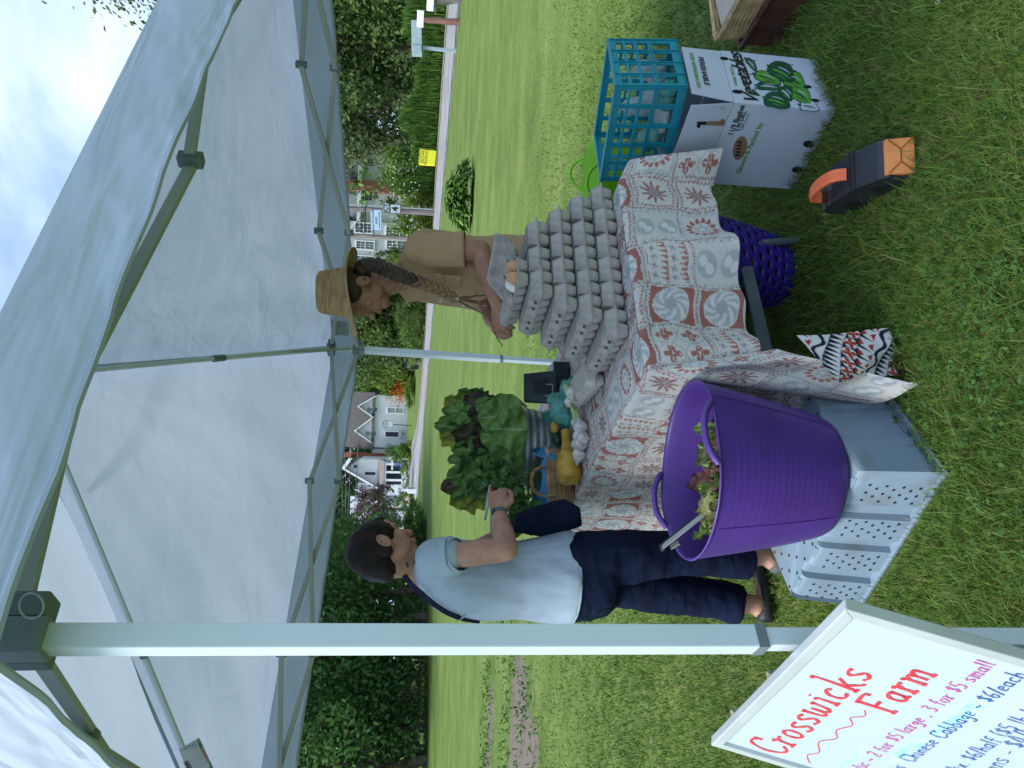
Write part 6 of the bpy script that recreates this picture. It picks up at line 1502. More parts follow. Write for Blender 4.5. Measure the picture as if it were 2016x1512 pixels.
# pepper picture
random.seed(3)
def pepper(cx, cy, rx, ry, rt, m1, m2):
    def shp(k, dx=0, dy=0, sx=1, sy=1):
        o = []
        for t in np.linspace(0, 2*PI, 29)[:-1]:
            x = math.cos(t)*rx*sx; y = math.sin(t)*ry*sy*(1.05-.28*math.cos(t)+.10*math.sin(3*t)+.06*math.cos(5*t)); x, y = x*k+dx*rx, y*k+dy*ry+.18*ry*math.cos(t*1.0)**2*k; o.append((cx+x*math.cos(rt)-y*math.sin(rt), cy+x*math.sin(rt)+y*math.cos(rt)))
        return o
    poly('R', shp(1.10), DGRN, 'picture', .0010); poly('R', shp(.98), m1, 'picture', .0014)
    poly('R', shp(.80, -.02, .12, .9, .16), m2, 'picture', .0018); poly('R', shp(.62, .0, -.38, .8, .09), CARD, 'picture', .0018); poly('R', shp(.5, .1, .52, .8, .10), DGRN if m1 is GRN else GRN, 'picture', .0018)
    sx0, sy0 = cx-math.cos(rt)*rx, cy-math.sin(rt)*rx; poly('R', [(sx0+8, sy0+8), (sx0-20, sy0-8), (sx0-26, sy0+2), (sx0+4, sy0+18)], DGRN, 'picture', .0018)
for a in [(1210, 330, 60, 22, .9, DGRN, CARD), (1330, 430, 100, 38, .35, GRN, DGRN), (1440, 390, 110, 62, .5, DGRN, GRN), (1530, 450, 80, 55, .4, GRN, DGRN), (1340, 490, 90, 32, .1, DGRN, CARD), (1400, 600, 95, 55, .3, DGRN, GRN), (1470, 545, 60, 48, .8, DGRN, CARD), (1580, 560, 90, 50, .6, GRN, DGRN), (1640, 640, 70, 36, .2, CARD, DGRN), (1230, 545, 40, 12, .3, DGRN, GRN)]: pepper(*a)
for a, b in (((1190, 400), (1240, 400)), ((1150, 285), (1240, 300)), ((1380, 330), (1520, 330))):
    poly('R', [a, b, (b[0], b[1]+5), (a[0], a[1]+5)], DGRN, 'picture', .0014)

# --- teal milk crate
TEAL = mat('teal_crate_plastic', (.010, .27, .35), .38, (.008, .235, .31), scale=5, spec=.45)
MN = BN+Vector((.045, .012, 0)); MZ0 = BH+FH+.012; mz_t = MZ0+.245; mL, mR = .40, .245; mc = [MN, MN+bl*mL, MN+bl*mL+br*mR, MN+br*mR]
mk = thing('milk_crate', 'teal plastic lattice crate sitting on top of the white box', 'crate', MN+Z_*MZ0)
def lattice(A_, B_, nn, cols, rowsz, name='side_panel'):
    Ls = (B_-A_).length; t = (B_-A_).normalized(); mb = MB(); th = .006
    for z0, z1 in rowsz: mb.prism([A_+Z_*z0, B_+Z_*z0, B_+Z_*z1, A_+Z_*z1], -nn*th)
    for i in range(cols+1):
        wd_ = .034 if i in (0, cols) else .018; x = Ls*i/cols; x0, x1 = max(0, x-wd_/2), min(Ls, x+wd_/2)
        mb.prism([A_+t*x0+Z_*MZ0-nn*.001, A_+t*x1+Z_*MZ0-nn*.001, A_+t*x1+Z_*mz_t-nn*.001, A_+t*x0+Z_*mz_t-nn*.001], -nn*(th-.0005))
    for z in (rowsz[1][0], rowsz[1][1], rowsz[2][0], rowsz[-1][0], rowsz[-1][1]-.002): mb.prism([A_+Z_*z+nn*.0002, B_+Z_*z+nn*.0002, B_+Z_*(z+.003)+nn*.0002, A_+Z_*(z+.003)+nn*.0002], nn*.005)
    for i in range(cols+1): x = Ls*i/cols; x = min(max(x, .002), Ls-.002); mb.prism([A_+t*(x-.0013)+Z_*MZ0+nn*.0004, A_+t*(x+.0013)+Z_*MZ0+nn*.0004, A_+t*(x+.0013)+Z_*mz_t+nn*.0004, A_+t*(x-.0013)+Z_*mz_t+nn*.0004], nn*.004)
    return obj(name, mb, TEAL, mk, smooth=False)
rws = [(MZ0, MZ0+.030), (MZ0+.098, MZ0+.110), (MZ0+.150, MZ0+.160), (MZ0+.190, MZ0+.200), (MZ0+.224, mz_t)]
lattice(mc[0], mc[1], nl, 5, rws); lattice(mc[0], mc[3], nr, 4, rws); lattice(mc[1], mc[2], -nr, 4, rws); lattice(mc[3], mc[2], -nl, 5, rws)
mb = MB(); ctr = (mc[0]+mc[2])/2
for A_, B_, nn in ((mc[0], mc[1], nl), (mc[1], mc[2], -nr), (mc[2], mc[3], -nl), (mc[3], mc[0], nr)):
    o = obj('rim', MB().prism([A_+nn*.006+Z_*(mz_t+.001), B_+nn*.006+Z_*(mz_t+.001), B_-nn*.014+Z_*(mz_t+.001), A_-nn*.014+Z_*(mz_t+.001)], Z_*.005), TEAL, mk, smooth=False)
mb = MB()
for i in range(9): t = (i+.0)/8; mb.prism([mc[0].lerp(mc[1], t)+Z_*(MZ0+.002+.0), mc[0].lerp(mc[1], min(t+.03, 1))+Z_*(MZ0+.002), mc[3].lerp(mc[2], min(t+.03, 1))+Z_*(MZ0+.002), mc[3].lerp(mc[2], t)+Z_*(MZ0+.002)], Z_*.004)
for i in range(8): t = i/7*.97; mb.prism([mc[0].lerp(mc[3], t)+Z_*(MZ0+.0065), mc[0].lerp(mc[3], t+.03)+Z_*(MZ0+.0065), mc[1].lerp(mc[2], t+.03)+Z_*(MZ0+.0065), mc[1].lerp(mc[2], t)+Z_*(MZ0+.0065)], Z_*.003)
obj('floor_grid', mb, TEAL, mk, smooth=False)
q_ = Matrix.Rotation(R(5.5), 3, br); q_ = q_ if (q_ @ bl).z < 0 else Matrix.Rotation(R(-5.5), 3, br); mk.rotation_euler = q_.to_euler()
CLEARB = mat('clear_plastic_film', (.62, .72, .74), .25, (.45, .58, .6), scale=14, spec=.6, trans=.4, bump=.8, bscale=22, bdist=.02)
def cpt(a, b, z): return MN+bl*a+br*b+Z_*(MZ0+z)
def blob2(name, lab, cat, els, m, grp=None, amp=.007):
    mb = MB()
    for c, r_ in els: mb.ell(c, r_)
    o = remesh(name, mb, m, .007, 2, None, None, amp, 42); return tag(o, lab, cat, grp)
blob2('plastic_bag', 'folded clear plastic bag standing at the crate middle', 'bag', [(cpt(.14, .12, .06), (.05, .05, .055)), (cpt(.20, .14, .10), (.03, .05, .07)), (cpt(.08, .18, .09), (.04, .04, .06)), (cpt(.15, .1, .03), (.11, .06, .03))], CLEARB)
blob2('plastic_bag', 'rolled teal green bag nearest the crate corner', 'bag', [(cpt(.055, .06, .045), (.04, .035, .035)), (cpt(.10, .05, .04), (.035, .03, .03))], TEALF)
blob2('plastic_bag', 'teal green bags bunched at the cloth end of the crate', 'bag', [(cpt(.24, .06, .045), (.05, .035, .035)), (cpt(.29, .08, .05), (.045, .04, .04))], mat('pale_teal_film', (.25, .55, .48), .3, (.12, .42, .36), scale=14, spec=.5, trans=.35, bump=.8, bscale=20, bdist=.02))
# --- lime tub behind
LIME = mat('lime_rubber', (.25, .62, .02), .4, (.22, .55, .02), scale=3, trans=.15)
lc = Vector((1.28, 4.6, 0)); lt = thing('tubtrug', 'lime green flexible tub with a looped handle behind the milk crate', 'tub', lc)
mb = MB().lathe([(.01, 0), (.17, 0), (.235, .36), (.242, .37), (.232, .372), (.165, .01), (.01, .012)], seg=56); obj('body', mb, LIME, lt, local=True, smooth='all')
for ha in (R(-110), R(70)):
    pts = [Vector((math.cos(ha+t*.42)*(.240+.02*(1-t*t)), math.sin(ha+t*.42)*(.240+.02*(1-t*t)), .37+.075*(1-abs(t)**2.4))) for t in np.linspace(-1, 1, 13)]; obj('handle', MB().tube(pts, .010, 8), LIME, lt, local=True)
# --- perforated violet basket under the table
VIO = mat('violet_plastic', (.035, .016, .22), .42, (.03, .013, .19), scale=4, spec=.45)
vc = Vector((.47, 2.83, 0)); vb = thing('laundry_basket', 'dark violet perforated round basket pushed under the table', 'basket', vc)
mb = MB(); NS, NR = 84, 34
def vprof(t): return .125+.10*t**.75
for lay in (0,):
    for i in range(NR+1):
        t = i/NR
        for k in range(NS): a = 2*PI*(k+(.0))/NS; mb.v.append(Vector((math.cos(a)*vprof(t), math.sin(a)*vprof(t), .02+.40*t)))
    for i in range(NR):
        for k in range(NS):
            hole = (i % 3 == 1) and ((k+(i//3 % 2)*2) % 4 in (0, 1)) and 3 < i < NR-3
            if hole: continue
            mb.f.append((i*NS+k, i*NS+(k+1) % NS, (i+1)*NS+(k+1) % NS, (i+1)*NS+k))
o = obj('body', mb, VIO, vb, local=True, smooth='all'); sm = o.modifiers.new('thickness', 'SOLIDIFY'); sm.thickness = .004
obj('base', MB().lathe([(.01, .012), (.125, .012), (.127, .024), (.01, .02)], seg=48), VIO, vb, local=True)
obj('rim', MB().tube([Vector((math.cos(a)*.228, math.sin(a)*.228, .42)) for a in np.linspace(0, 2*PI, 49)[:-1]], .008, 8, closed=True), VIO, vb, local=True)
# --- black carrying case
BLKP = mat('black_case_plastic', (.022, .028, .036), .42, (.016, .02, .026), scale=8, spec=.45); ORG = mat('orange_plastic', (.75, .16, .06), .45, (.68, .14, .05), scale=12); ORG2 = mat('amber_plastic', (.62, .24, .07), .45, (.56, .21, .06), scale=20)
TOPZ = .115
fL_, fR_ = at(1613, 420, z=TOPZ), at(1610, 352, z=TOPZ); nL_, nR_ = at(1748, 345, z=TOPZ-.02), at(1735, 272, z=TOPZ-.02)
case = thing('carry_case', 'black plastic carrying case with an orange handle and orange end block on the grass', 'case', Vector(((fL_.x+nR_.x)/2, (fL_.y+nR_.y)/2, 0)))
ax = ((nL_+nR_)/2-(fL_+fR_)/2); ax.z = 0; CLn = ax.length; ax.normalize(); sx_ = Vector((-ax.y, ax.x, 0)); sx_ = sx_ if sx_.x > 0 else -sx_; cw = .118
O_ = (fL_+fR_)/2; O_.z = 0
def cp(a, s, z): return O_+ax*a+sx_*s+Z_*z
prof = [(0, .03), (0, .095), (.012, .108), (.10, .128), (CLn*.66, .122), (CLn-.03, .098), (CLn, .080), (CLn+.004, .02), (CLn*.82, .0), (CLn*.55, .012), (CLn*.25, .0)]
obj('body', MB().prism([cp(a, -cw/2, z) for a, z in prof], sx_*cw), BLKP, case, smooth=False, bevel=.004)
for a in (.03, .045, CLn*.60, CLn*.66): 
    zt = np.interp(a, [0, .012, .10, CLn*.66, CLn-.03], [.095, .108, .128, .122, .098]); obj('ridge', MB().bar(cp(a, -cw/2-.001, zt+.0015), cp(a, cw/2+.001, zt+.0015), .008, .004), BLKP, case, smooth=False)
P = [cp(.02, -.012, .118), cp(.022, -.012, .150), cp(.04, -.010, .162), cp(.10, -.004, .172), cp(.16, .0, .160), cp(.185, .0, .128)]
obj('handle', MB().tube(smooth_path(P, 5), .0075, 8, flat=1), ORG, case); 
mb = MB(); pp = smooth_path(P, 5); rr_ = []
for i, p in enumerate(pp):
    t = (pp[min(i+1, len(pp)-1)]-pp[max(i-1, 0)]).normalized(); u = sx_; v_ = t.cross(u).normalized(); rr_.append([p+u*x*.019+v_*y*.005 for x, y in ((-1, -1), (1, -1), (1, 1), (-1, 1))])
mb.loft(rr_); obj('handle_grip', mb, ORG, case, smooth=False, bevel=.002)
eb = obj('end_block', MB().prism([cp(CLn-.012, -cw*.45, .082), cp(CLn-.012, cw*.45, .082), cp(CLn+.012, cw*.45, .072), cp(CLn+.026, cw*.45, .020), cp(CLn+.026, -cw*.45, .020), cp(CLn+.012, -cw*.45, .072)][:0] or [cp(CLn+.001, -cw*.45, .088), cp(CLn+.001, cw*.45, .088), cp(CLn+.03, cw*.45, .020), cp(CLn+.03, -cw*.45, .020)], -ax*.02), ORG2, case, smooth=False, bevel=.002)
gv = mat('block_groove', (.34, .11, .03), .5); up2 = (cp(CLn+.03, 0, .02)-cp(CLn+.001, 0, .088))
def eq(s, t): return cp(CLn+.001, 0, .088)+up2*t+sx_*cw*.45*s+(ax*.9+Z_*.4)*.0015
for a, b in (((-.35, .5), (.35, .5)), ((-.35, .5), (-.95, .06)), ((-.35, .5), (-.95, .94)), ((.35, .5), (.95, .06)), ((.35, .5), (.95, .94))): obj('groove', MB().bar(eq(*a), eq(*b), .004, .002, ax), gv, eb, smooth=False)
for a in (.06, CLn*.62): obj('side_recess', MB().prism([cp(a, -cw/2-.0015, .02), cp(a+.06, -cw/2-.0015, .02), cp(a+.05, -cw/2-.0015, .075), cp(a+.012, -cw/2-.0015, .07)], sx_*.002), mat('recess_dark', (.008, .014, .014), .5), case, smooth=False)
# --- stacked wicker baskets at the top right of the picture
WEX = .16
DWK = mat('dark_brown_wicker', (.10, .035, .02), .6, (.055, .02, .012), scale=16, bump=.3); LWK = mat('straw_wicker', (.56, .42, .22), .7, (.40, .27, .12), scale=18, bump=.3)
gC, gR = at(1529, 97, z=0), at(1592, 0, z=0); e1 = (gR-gC).normalized(); e2 = Vector((-e1.y, e1.x, 0)); bw_, bd_ = .42, .32
cc_ = gC+e1*bw_/2+e2*bd_/2; ang = math.atan2(e1.y, e1.x)
wicker_basket('dark brown woven rectangular basket standing on the grass by the box', cc_, bw_, bd_, .145, ang, DWK, DWK, nst=52, rows=22, flare=1.02, thick=.005, handle=False)
db_ = [o for o in bpy.data.objects if o.type == 'EMPTY' and 'dark brown woven' in o.get('label', '')][0]
obj('rim_roll', MB().tube([Vector((x*bw_/2*1.03, y*bd_/2*1.03, .150)) for x, y in ((-1, -1), (0, -1), (1, -1), (1, 1), (-1, 1))], .012, 10, closed=True), DWK, db_, local=True)
lb = wicker_basket('pale straw wicker basket set inside the dark brown one, holding a board', cc_+Z_*.125+e1*-.01+e2*.01, bw_*.90, bd_*.90, .125, ang, LWK, LWK, nst=36, rows=15, flare=1.10, thick=.007, handle=False)
q = Matrix.Rotation(ang, 3, 'Z')
def bq(x, y, z): return cc_+q @ Vector((x, y, z))
solo('cutting_board', MB().prism([bq(-.17, -.11, .24), bq(.12, -.12, .24), bq(.12, .10, .27), bq(-.16, .11, .27)], Z_*.008), mat('board_beige', (.44, .40, .32), .6, (.38, .34, .27), scale=6), bq(0, 0, .24), 'beige board lying in the pale straw basket', 'board', smooth=False, bevel=.003)
solo('tray', MB().prism([bq(-.185, -.125, .215), bq(.15, -.13, .215), bq(.15, .12, .245), bq(-.18, .125, .245)], Z_*.008), mat('bottle_green_plastic', (.01, .13, .06), .4), bq(0, 0, .21), 'dark green tray under the beige board in the straw basket', 'tray', smooth=False, bevel=.003)
# ============================================================ PEOPLE
def skin_mat(name, c, c2): 
    M = mat(name, c, .5, c2, scale=18, detail=3, bump=.08, bscale=90, spec=.35); b = node_of(M, 'ShaderNodeBsdfPrincipled'); b.inputs['Subsurface Weight'].default_value = .06; b.inputs['Subsurface Radius'].default_value = (.01, .005, .003); return M
def limb(mb, pts, rads, seg=14, flat_end=False):
    P = smooth_path(pts, 4); rr = np.interp(np.linspace(0, 1, len(P)), np.linspace(0, 1, len(rads)), rads); mb.tube(P, list(rr), seg)
    for p, r_ in ((P[0], rr[0]), (P[-1], rr[-1]))[:1 if flat_end else 2]: mb.ell(p, (r_*.98, r_*.98, r_*.98))
def hand_mb(mb, wrist, d, n, side=1, curl=.5, s=1.0, spread=.08, thumb_in=.3):
    """d: direction of the fingers, n: normal of the back of the hand, side=+1 thumb toward d x n"""
    wrist, d = Vector(wrist), Vector(d).normalized(); n = Vector(n); n = (n-d*n.dot(d)).normalized(); w_ = d.cross(n)*side
    pc_ = wrist+d*.045*s
    mb.loft([[wrist+d*x*s+w_*math.cos(t)*a*s+n*math.sin(t)*b*s for t in np.linspace(0, 2*PI, 15)[:-1]] for x, a, b in ((-.02, .024, .018), (.01, .028, .017), (.04, .037, .016), (.075, .040, .0145), (.09, .034, .010))])
    for k, (off, ln, r_) in enumerate(((.029, .068, .0088), (.010, .076, .0092), (-.010, .070, .0086), (-.028, .056, .0076))):
        p = wrist+d*(.082-.004*abs(k-1))*s+w_*off*s; dd = (d+w_*off*spread*12*.2).normalized(); pts = [p-dd*.02]; q = Matrix.Rotation(-curl*(1+.06*k), 3, d.cross(n))
        pts.append(p)
        for f in (.45, .30, .25): dd = q @ dd; p = p+dd*ln*f*s; pts.append(p)
        mb.tube(smooth_path(pts, 3), list(np.interp(np.linspace(0, 1, len(smooth_path(pts, 3))), [0, .3, 1], [r_*1.1*s, r_*1.05*s, r_*.8*s])), 10); mb.ell(pts[-1], (r_*.8*s,)*3)
    t0 = wrist+d*.018*s+w_*.022*s; t1 = t0+(d*.6+w_*.75-n*.15).normalized()*.038*s; t2 = t1+(d*.9+w_*(.3-thumb_in)-n*.35).normalized()*.032*s; t3 = t2+(d*.95-w_*thumb_in-n*.4).normalized()*.026*s
    mb.tube([t0, t1, t2, t3], [.015*s, .0125*s, .0105*s, .009*s], 10); mb.ell(t3, (.009*s,)*3)
def head_mb(mb, c, M3, s=1.0, chin=0):
    """face of a person: x forward, y left, z up"""
    T = lambda x, y, z: Vector(c)+M3 @ Vector((x*s, y*s, z*s))
    mb.ell(T(-.012, 0, .030), (.098*s, .076*s, .092*s), M3, 20, 14)      # skull
    mb.ell(T(.028, 0, -.020), (.062*s, .060*s, .088*s), M3, 18, 12)     # face
    mb.ell(T(.046, 0, -.082), (.034*s, .036*s, .028*s), M3, 14, 9)      # chin
    for sy in (-1, 1):
        mb.ell(T(.012, sy*.044, -.062), (.048*s, .018*s, .030*s), M3, 12, 8)   # jaw
        mb.ell(T(.060, sy*.036, -.018), (.024*s, .022*s, .024*s), M3, 12, 8)   # cheek
        mb.ell(T(.074, sy*.030, .022), (.018*s, .026*s, .010*s), M3, 12, 8)    # brow
        mb.ell(T(-.008, sy*.078, -.012), (.016*s, .008*s, .029*s), M3, 12, 8)  # ear
        mb.tube([T(-.016+.016*math.cos(t), sy*.084, -.010+.028*math.sin(t)) for t in np.linspace(0, 2*PI, 13)[:-1]], .0045*s, 6, closed=True)
        mb.ell(T(.074, sy*.030, .002), (.011*s, .013*s, .008*s), M3, 12, 8)    # closed lid
    mb.tube([T(.084, 0, .018), T(.098, 0, -.006), T(.112, 0, -.026)], [.009*s, .011*s, .012*s], 10); mb.ell(T(.108, 0, -.028), (.014*s, .016*s, .010*s), M3)
    mb.ell(T(.088, 0, -.054), (.013*s, .022*s, .006*s), M3, 12, 7); mb.ell(T(.087, 0, -.063), (.012*s, .020*s, .0065*s), M3, 12, 7)
    mb.ell(T(.066, 0, .045), (.030*s, .052*s, .040*s), M3, 14, 9)        # forehead
def face_marks(par, c, M3, s, brow_m, lip_m):
    T = lambda x, y, z: Vector(c)+M3 @ Vector((x*s, y*s, z*s))
    for sy in (-1, 1):
        obj('eyebrow', MB().tube([T(.083, sy*.014, .026), T(.085, sy*.028, .033), T(.074, sy*.046, .030)], [.002*s, .0035*s, .0016*s], 6), brow_m, par)
        obj('eyelashes', MB().tube([T(.083, sy*.018, .001), T(.0845, sy*.030, -.004), T(.077, sy*.042, -.001)], .0016*s, 6), brow_m, par)
    obj('lips', MB().ell(T(.093, 0, -.054), (.009*s, .021*s, .0042*s), M3, 12, 7).ell(T(.091, 0, -.0625), (.009*s, .019*s, .005*s), M3, 12, 7), lip_m, par, smooth='all')
def frame_of(fwd, pitch):   # matrix with x forward, y left, z up, pitched down
    f = Vector((fwd[0], fwd[1], 0)).normalized(); l = Vector((-f.y, f.x, 0)); q = Matrix.Rotation(pitch, 3, l); f2 = q @ f; u = q @ Vector((0, 0, 1)); return Matrix((f2, l, u)).transposed()
def cloth_mat(name, c, c2, wr=.5, sc_=7, stretch=(1, 1, .5)): return mat(name, c, .85, c2, scale=5, bump=wr, bscale=sc_, stretch=stretch, spec=.15, bdist=.03)

# ---------------- customer
CF_ = Vector((.85, .53, 0)).normalized(); CRt = Vector((CF_.y, -CF_.x, 0))      # facing, right hand side
base = Vector((-.72, 2.80, 0)); cust = thing('person', 'customer with short dark hair, pale blue T-shirt and navy trousers standing at the table', 'person', base)
SK1 = skin_mat('skin_light', (.45, .25, .175), (.37, .19, .13))
def C(px, py, Yd): return at(px, py, Y=Yd)
hc = C(757, 1082, 2.83); HM = frame_of((.70, .71), R(38))
mb = MB(); head_mb(mb, hc+Vector((0, 0, .0)), HM, 1.03)
nb = C(838, 1128, 2.84); limb(mb, [hc+HM @ Vector((-.03, 0, -.05)), hc.lerp(nb, .6), nb], [.058, .054, .060])
hipc = C(1130, 1136, 2.84); chest = C(930, 1140, 2.84)
sh_r, el_r, wr_r = C(862, 1098, 2.68), C(997, 1082, 2.62), C(982, 1010, 2.80)
sh_l = C(862, 1130, 3.02); el_l, wr_l = C(985, 1060, 3.12), C(978, 1020, 3.04)
ringC = lambda c, a, b, p=.8: ring_rect(c, CF_*a, CRt*b, p, 24)
mb.loft([ringC(C(v, y, 2.84), a, b) for v, y, a, b in ((835, 1125, .05, .08), (860, 1128, .08, .145), (930, 1138, .105, .15), (1030, 1136, .10, .135), (1110, 1138, .115, .15), (1160, 1132, .12, .155), (1200, 1128, .1, .14))])
limb(mb, [sh_r.lerp(el_r, .12), sh_r.lerp(el_r, .5)+CRt*.004, el_r], [.042, .046, .041]); limb(mb, [el_r, el_r.lerp(wr_r, .45), wr_r], [.041, .040, .026])
limb(mb, [sh_l, el_l], [.050, .042]); limb(mb, [el_l, wr_l], [.042, .028])
hr = C(1185, 1100, 2.76); kr = C(1335, 1090, 2.74); ar = C(1508, 1094, 2.735)
hl = C(1185, 1142, 2.90); kl = C(1325, 1168, 2.86); al = C(1488, 1190, 2.82)
limb(mb, [hr, kr, kr.lerp(ar, .5), ar], [.08, .052, .045, .036]); limb(mb, [hl, kl, kl.lerp(al, .5), al], [.08, .052, .045, .036])
for a_ in (ar, al):
    heel = Vector((a_.x, a_.y, .045))-CF_*.025; toe = Vector((a_.x, a_.y, .03))+CF_*.15; limb(mb, [a_, heel+Z_*.015, heel.lerp(toe, .5), toe], [.034, .030, .026, .018])
dh = (CF_*.9+Vector((.1, .1, .05))); hand_mb(mb, wr_r, dh, CRt+Z_*.35, side=1, curl=.75, s=.98); hand_mb(mb, wr_l, CF_+Vector((0, -.5, 0)), Z_*.6-CRt, side=-1, curl=.6, s=.98)
remesh('body', mb, SK1, .004, 2, cust, .4)
# T-shirt
TS = cloth_mat('pale_blue_jersey', (.37, .455, .54), (.34, .42, .50), .9, 5)
mb = MB(); mb.loft([ringC(C(v, y, 2.84)+o_, a, b, p_) for v, y, a, b, o_, p_ in ((838, 1128, .055, .075, Vector(), .9), (848, 1130, .095, .150, Vector(), .85), (868, 1135, .118, .185, Vector(), .85), (905, 1143, .138, .182, Vector(), .9), (960, 1144, .138, .172, Vector(), .9), (1020, 1141, .138, .165, Vector(), .9), (1065, 1139, .152, .178, Vector(), .88), (1105, 1138, .166, .190, Vector(), .88), (1122, 1138, .167, .192, Vector(), .88))])
sv_ = (el_r-sh_r).normalized(); limb(mb, [sh_r-sv_*.01-CRt*.01, sh_r+sv_*.03], [.066, .066]); svl = (el_l-sh_l).normalized(); limb(mb, [sh_l-svl*.01, sh_l+svl*.07], [.062, .062])
limb(mb, [sh_r, C(845, 1125, 2.80), C(845, 1135, 2.92), sh_l], [.055, .055, .055, .055])
ts = remesh('t_shirt', mb, TS, .007, 6, cust, None, .012, 7, (1, 1, .5))
# hems
def hem(par, pts, r_, m, name='hem'): return obj(name, MB().tube(pts, r_, 6, closed=True), m, par)
hem(ts, [p+Vector((0, 0, 0)) for p in ringC(C(1122, 1138, 2.84), .162, .187, .88)], .005, TS)
def sleeve(par, pts, rads, m, name='sleeve'):
    P = smooth_path(pts, 6); rr = np.interp(np.linspace(0, 1, len(P)), np.linspace(0, 1, len(rads)), rads); rr = [r_*(1+.025*math.sin(i*1.9)) for i, r_ in enumerate(rr)]; rr[-1] *= 1.03
    o = obj(name, MB().tube(P, rr, 28, cap=False), m, par, smooth='all'); sd3 = o.modifiers.new('thickness', 'SOLIDIFY'); sd3.thickness = .004; sd3.offset = -1; return o
sleeve(cust, [sh_r-sv_*.01, sh_r+sv_*.05, C(903, 1091, 2.652)], [.062, .070, .057], TS)
# trousers
NAVY = cloth_mat('navy_stretch', (.004, .009, .030), (.003, .006, .022), .9, 6, (1, 1, 1.6))
mb = MB(); mb.loft([ringC(C(v, y, 2.84), a, b, .9) for v, y, a, b in ((1095, 1138, .140, .165), (1130, 1137, .158, .185), (1165, 1133, .162, .190), (1195, 1127, .14, .175))])
limb(mb, [hr+Vector((0, 0, .05)), C(1250, 1095, 2.75), kr, C(1400, 1097, 2.74), C(1476, 1100, 2.738)], [.105, .098, .080, .074, .076], 18, True); limb(mb, [hl+Vector((0, 0, .05)), C(1250, 1150, 2.88), kl, C(1395, 1178, 2.845), C(1456, 1190, 2.83)], [.105, .098, .082, .076, .080], 18, True)
mb.ell(C(1170, 1165, 2.84), (.10, .10, .10))
remesh('trousers', mb, NAVY, .008, 5, cust, None, .007, 10, (1, 1, 1.4))
for k, a_ in enumerate((ar, al)):
    o_ = Vector((a_.x, a_.y, 0)); SH = mat('black_shoe', (.015, .018, .02), .5) if k else mat('grey_shoe', (.07, .085, .09), .6)
    mb = MB(); rr_ = []
    for t, w_, h_ in ((-.066, .018, .055), (-.055, .033, .068), (0, .037, .055), (.06, .042, .045), (.12, .044, .042), (.165, .036, .034), (.19, .015, .02)): rr_.append([o_+CF_*t+CRt*math.cos(q_)*w_+Z_*(.012+h_*.5+h_*.5*math.sin(q_)) for q_ in np.linspace(0, 2*PI, 17)[:-1]])
    mb.loft(rr_); obj('shoe', mb, SH, cust, smooth='all')
# hair
HAIR1 = mat('dark_brown_hair', (.007, .0045, .004), .55, (.018, .009, .008), scale=30, bump=.9, bscale=60, stretch=(1, 1, .18), spec=.22, bdist=.006)
T = lambda x, y, z: hc+HM @ Vector((x, y, z))
mb = MB(); mb.ell(T(-.020, 0, .040), (.110, .091, .090), HM, 22, 14); mb.ell(T(-.058, 0, .0), (.070, .080, .084), HM, 18, 12); mb.ell(T(-.060, 0, -.050), (.050, .062, .050), HM, 14, 10)
mb.ell(T(.045, 0, .078), (.05, .062, .034), HM, 16, 10)
for sy in (-1, 1): mb.ell(T(.020, sy*.068, .022), (.030, .016, .045), HM, 14, 10); mb.ell(T(-.034, sy*.070, -.014), (.030, .018, .05), HM)
remesh('hair', mb, HAIR1, .005, 3, cust, None, .005, 22, (1, 1, .4))
# crossbody strap, buckle, bag, watch
st = [C(803, 1110, 2.76), C(792, 1122, 2.80), C(806, 1146, 2.76), C(836, 1174, 2.74), C(870, 1200, 2.74), C(905, 1216, 2.765), C(945, 1223, 2.82)]
mb = MB(); P = smooth_path(st, 6); rr_ = []
for i, p in enumerate(P):
    t = (P[min(i+1, len(P)-1)]-P[max(i-1, 0)]).normalized(); v_ = (p-Vector((0, 0, CAMH))).normalized(); u = t.cross(v_).normalized(); w_ = u.cross(t); rr_.append([p-v_*.004+u*x*.0095+v_*y*.002 for x, y in ((-1, -1), (1, -1), (1, 1), (-1, 1))])
mb.loft(rr_); bag = thing('shoulder_bag', 'navy shoulder bag whose strap crosses the back of the pale blue T-shirt', 'bag', C(1085, 1015, 2.74)); obj('strap', mb, mat('navy_strap', (.012, .014, .05), .8), bag, smooth=False)
bk0, bk1 = C(903, 1222, 2.748), C(917, 1212, 2.748)
for dx in (0, .009): obj('buckle', MB().bar(bk0+Vector((dx, 0, -dx)), bk1+Vector((dx, 0, -dx)), .0035, .003), METAL, bag, smooth=False)
mb = MB(); 
bp_ = [C(1008, 1048, 2.80), C(1022, 1015, 2.76), C(1060, 1004, 2.74), C(1098, 990, 2.74), C(1118, 986, 2.76), C(1144, 1000, 2.78), C(1148, 1036, 2.82), C(1080, 1060, 2.82)]
mb.prism(bp_, CF_*.02+Vector((-.02, .07, 0))); obj('pouch', mb, NAVY, bag, smooth=False, bevel=.012)
wd_ = (wr_r-el_r).normalized(); wc = wr_r-wd_*.012; u = wd_.orthogonal().normalized(); w_ = wd_.cross(u)
wt = solo('wristwatch', MB().loft([[wc+wd_*x+(u*math.cos(t)+w_*math.sin(t))*.031 for t in np.linspace(0, 2*PI, 25)[:-1]] for x in (-.010, .010)]), mat('slate_band', (.09, .14, .17), .5), wc, 'slate grey fitness watch on the customer wrist', 'watch')
vv = (Vector((0, 0, CAMH))-wc).normalized(); vv = (vv-wd_*vv.dot(wd_)).normalized(); vv = (vv*.6+Z_*.6).normalized(); obj('display', MB().bar(wc+vv*.031-wd_*.011, wc+vv*.031+wd_*.011, .018, .007, vv), mat('dark_display', (.03, .05, .06), .2), wt, smooth=False, bevel=.002)
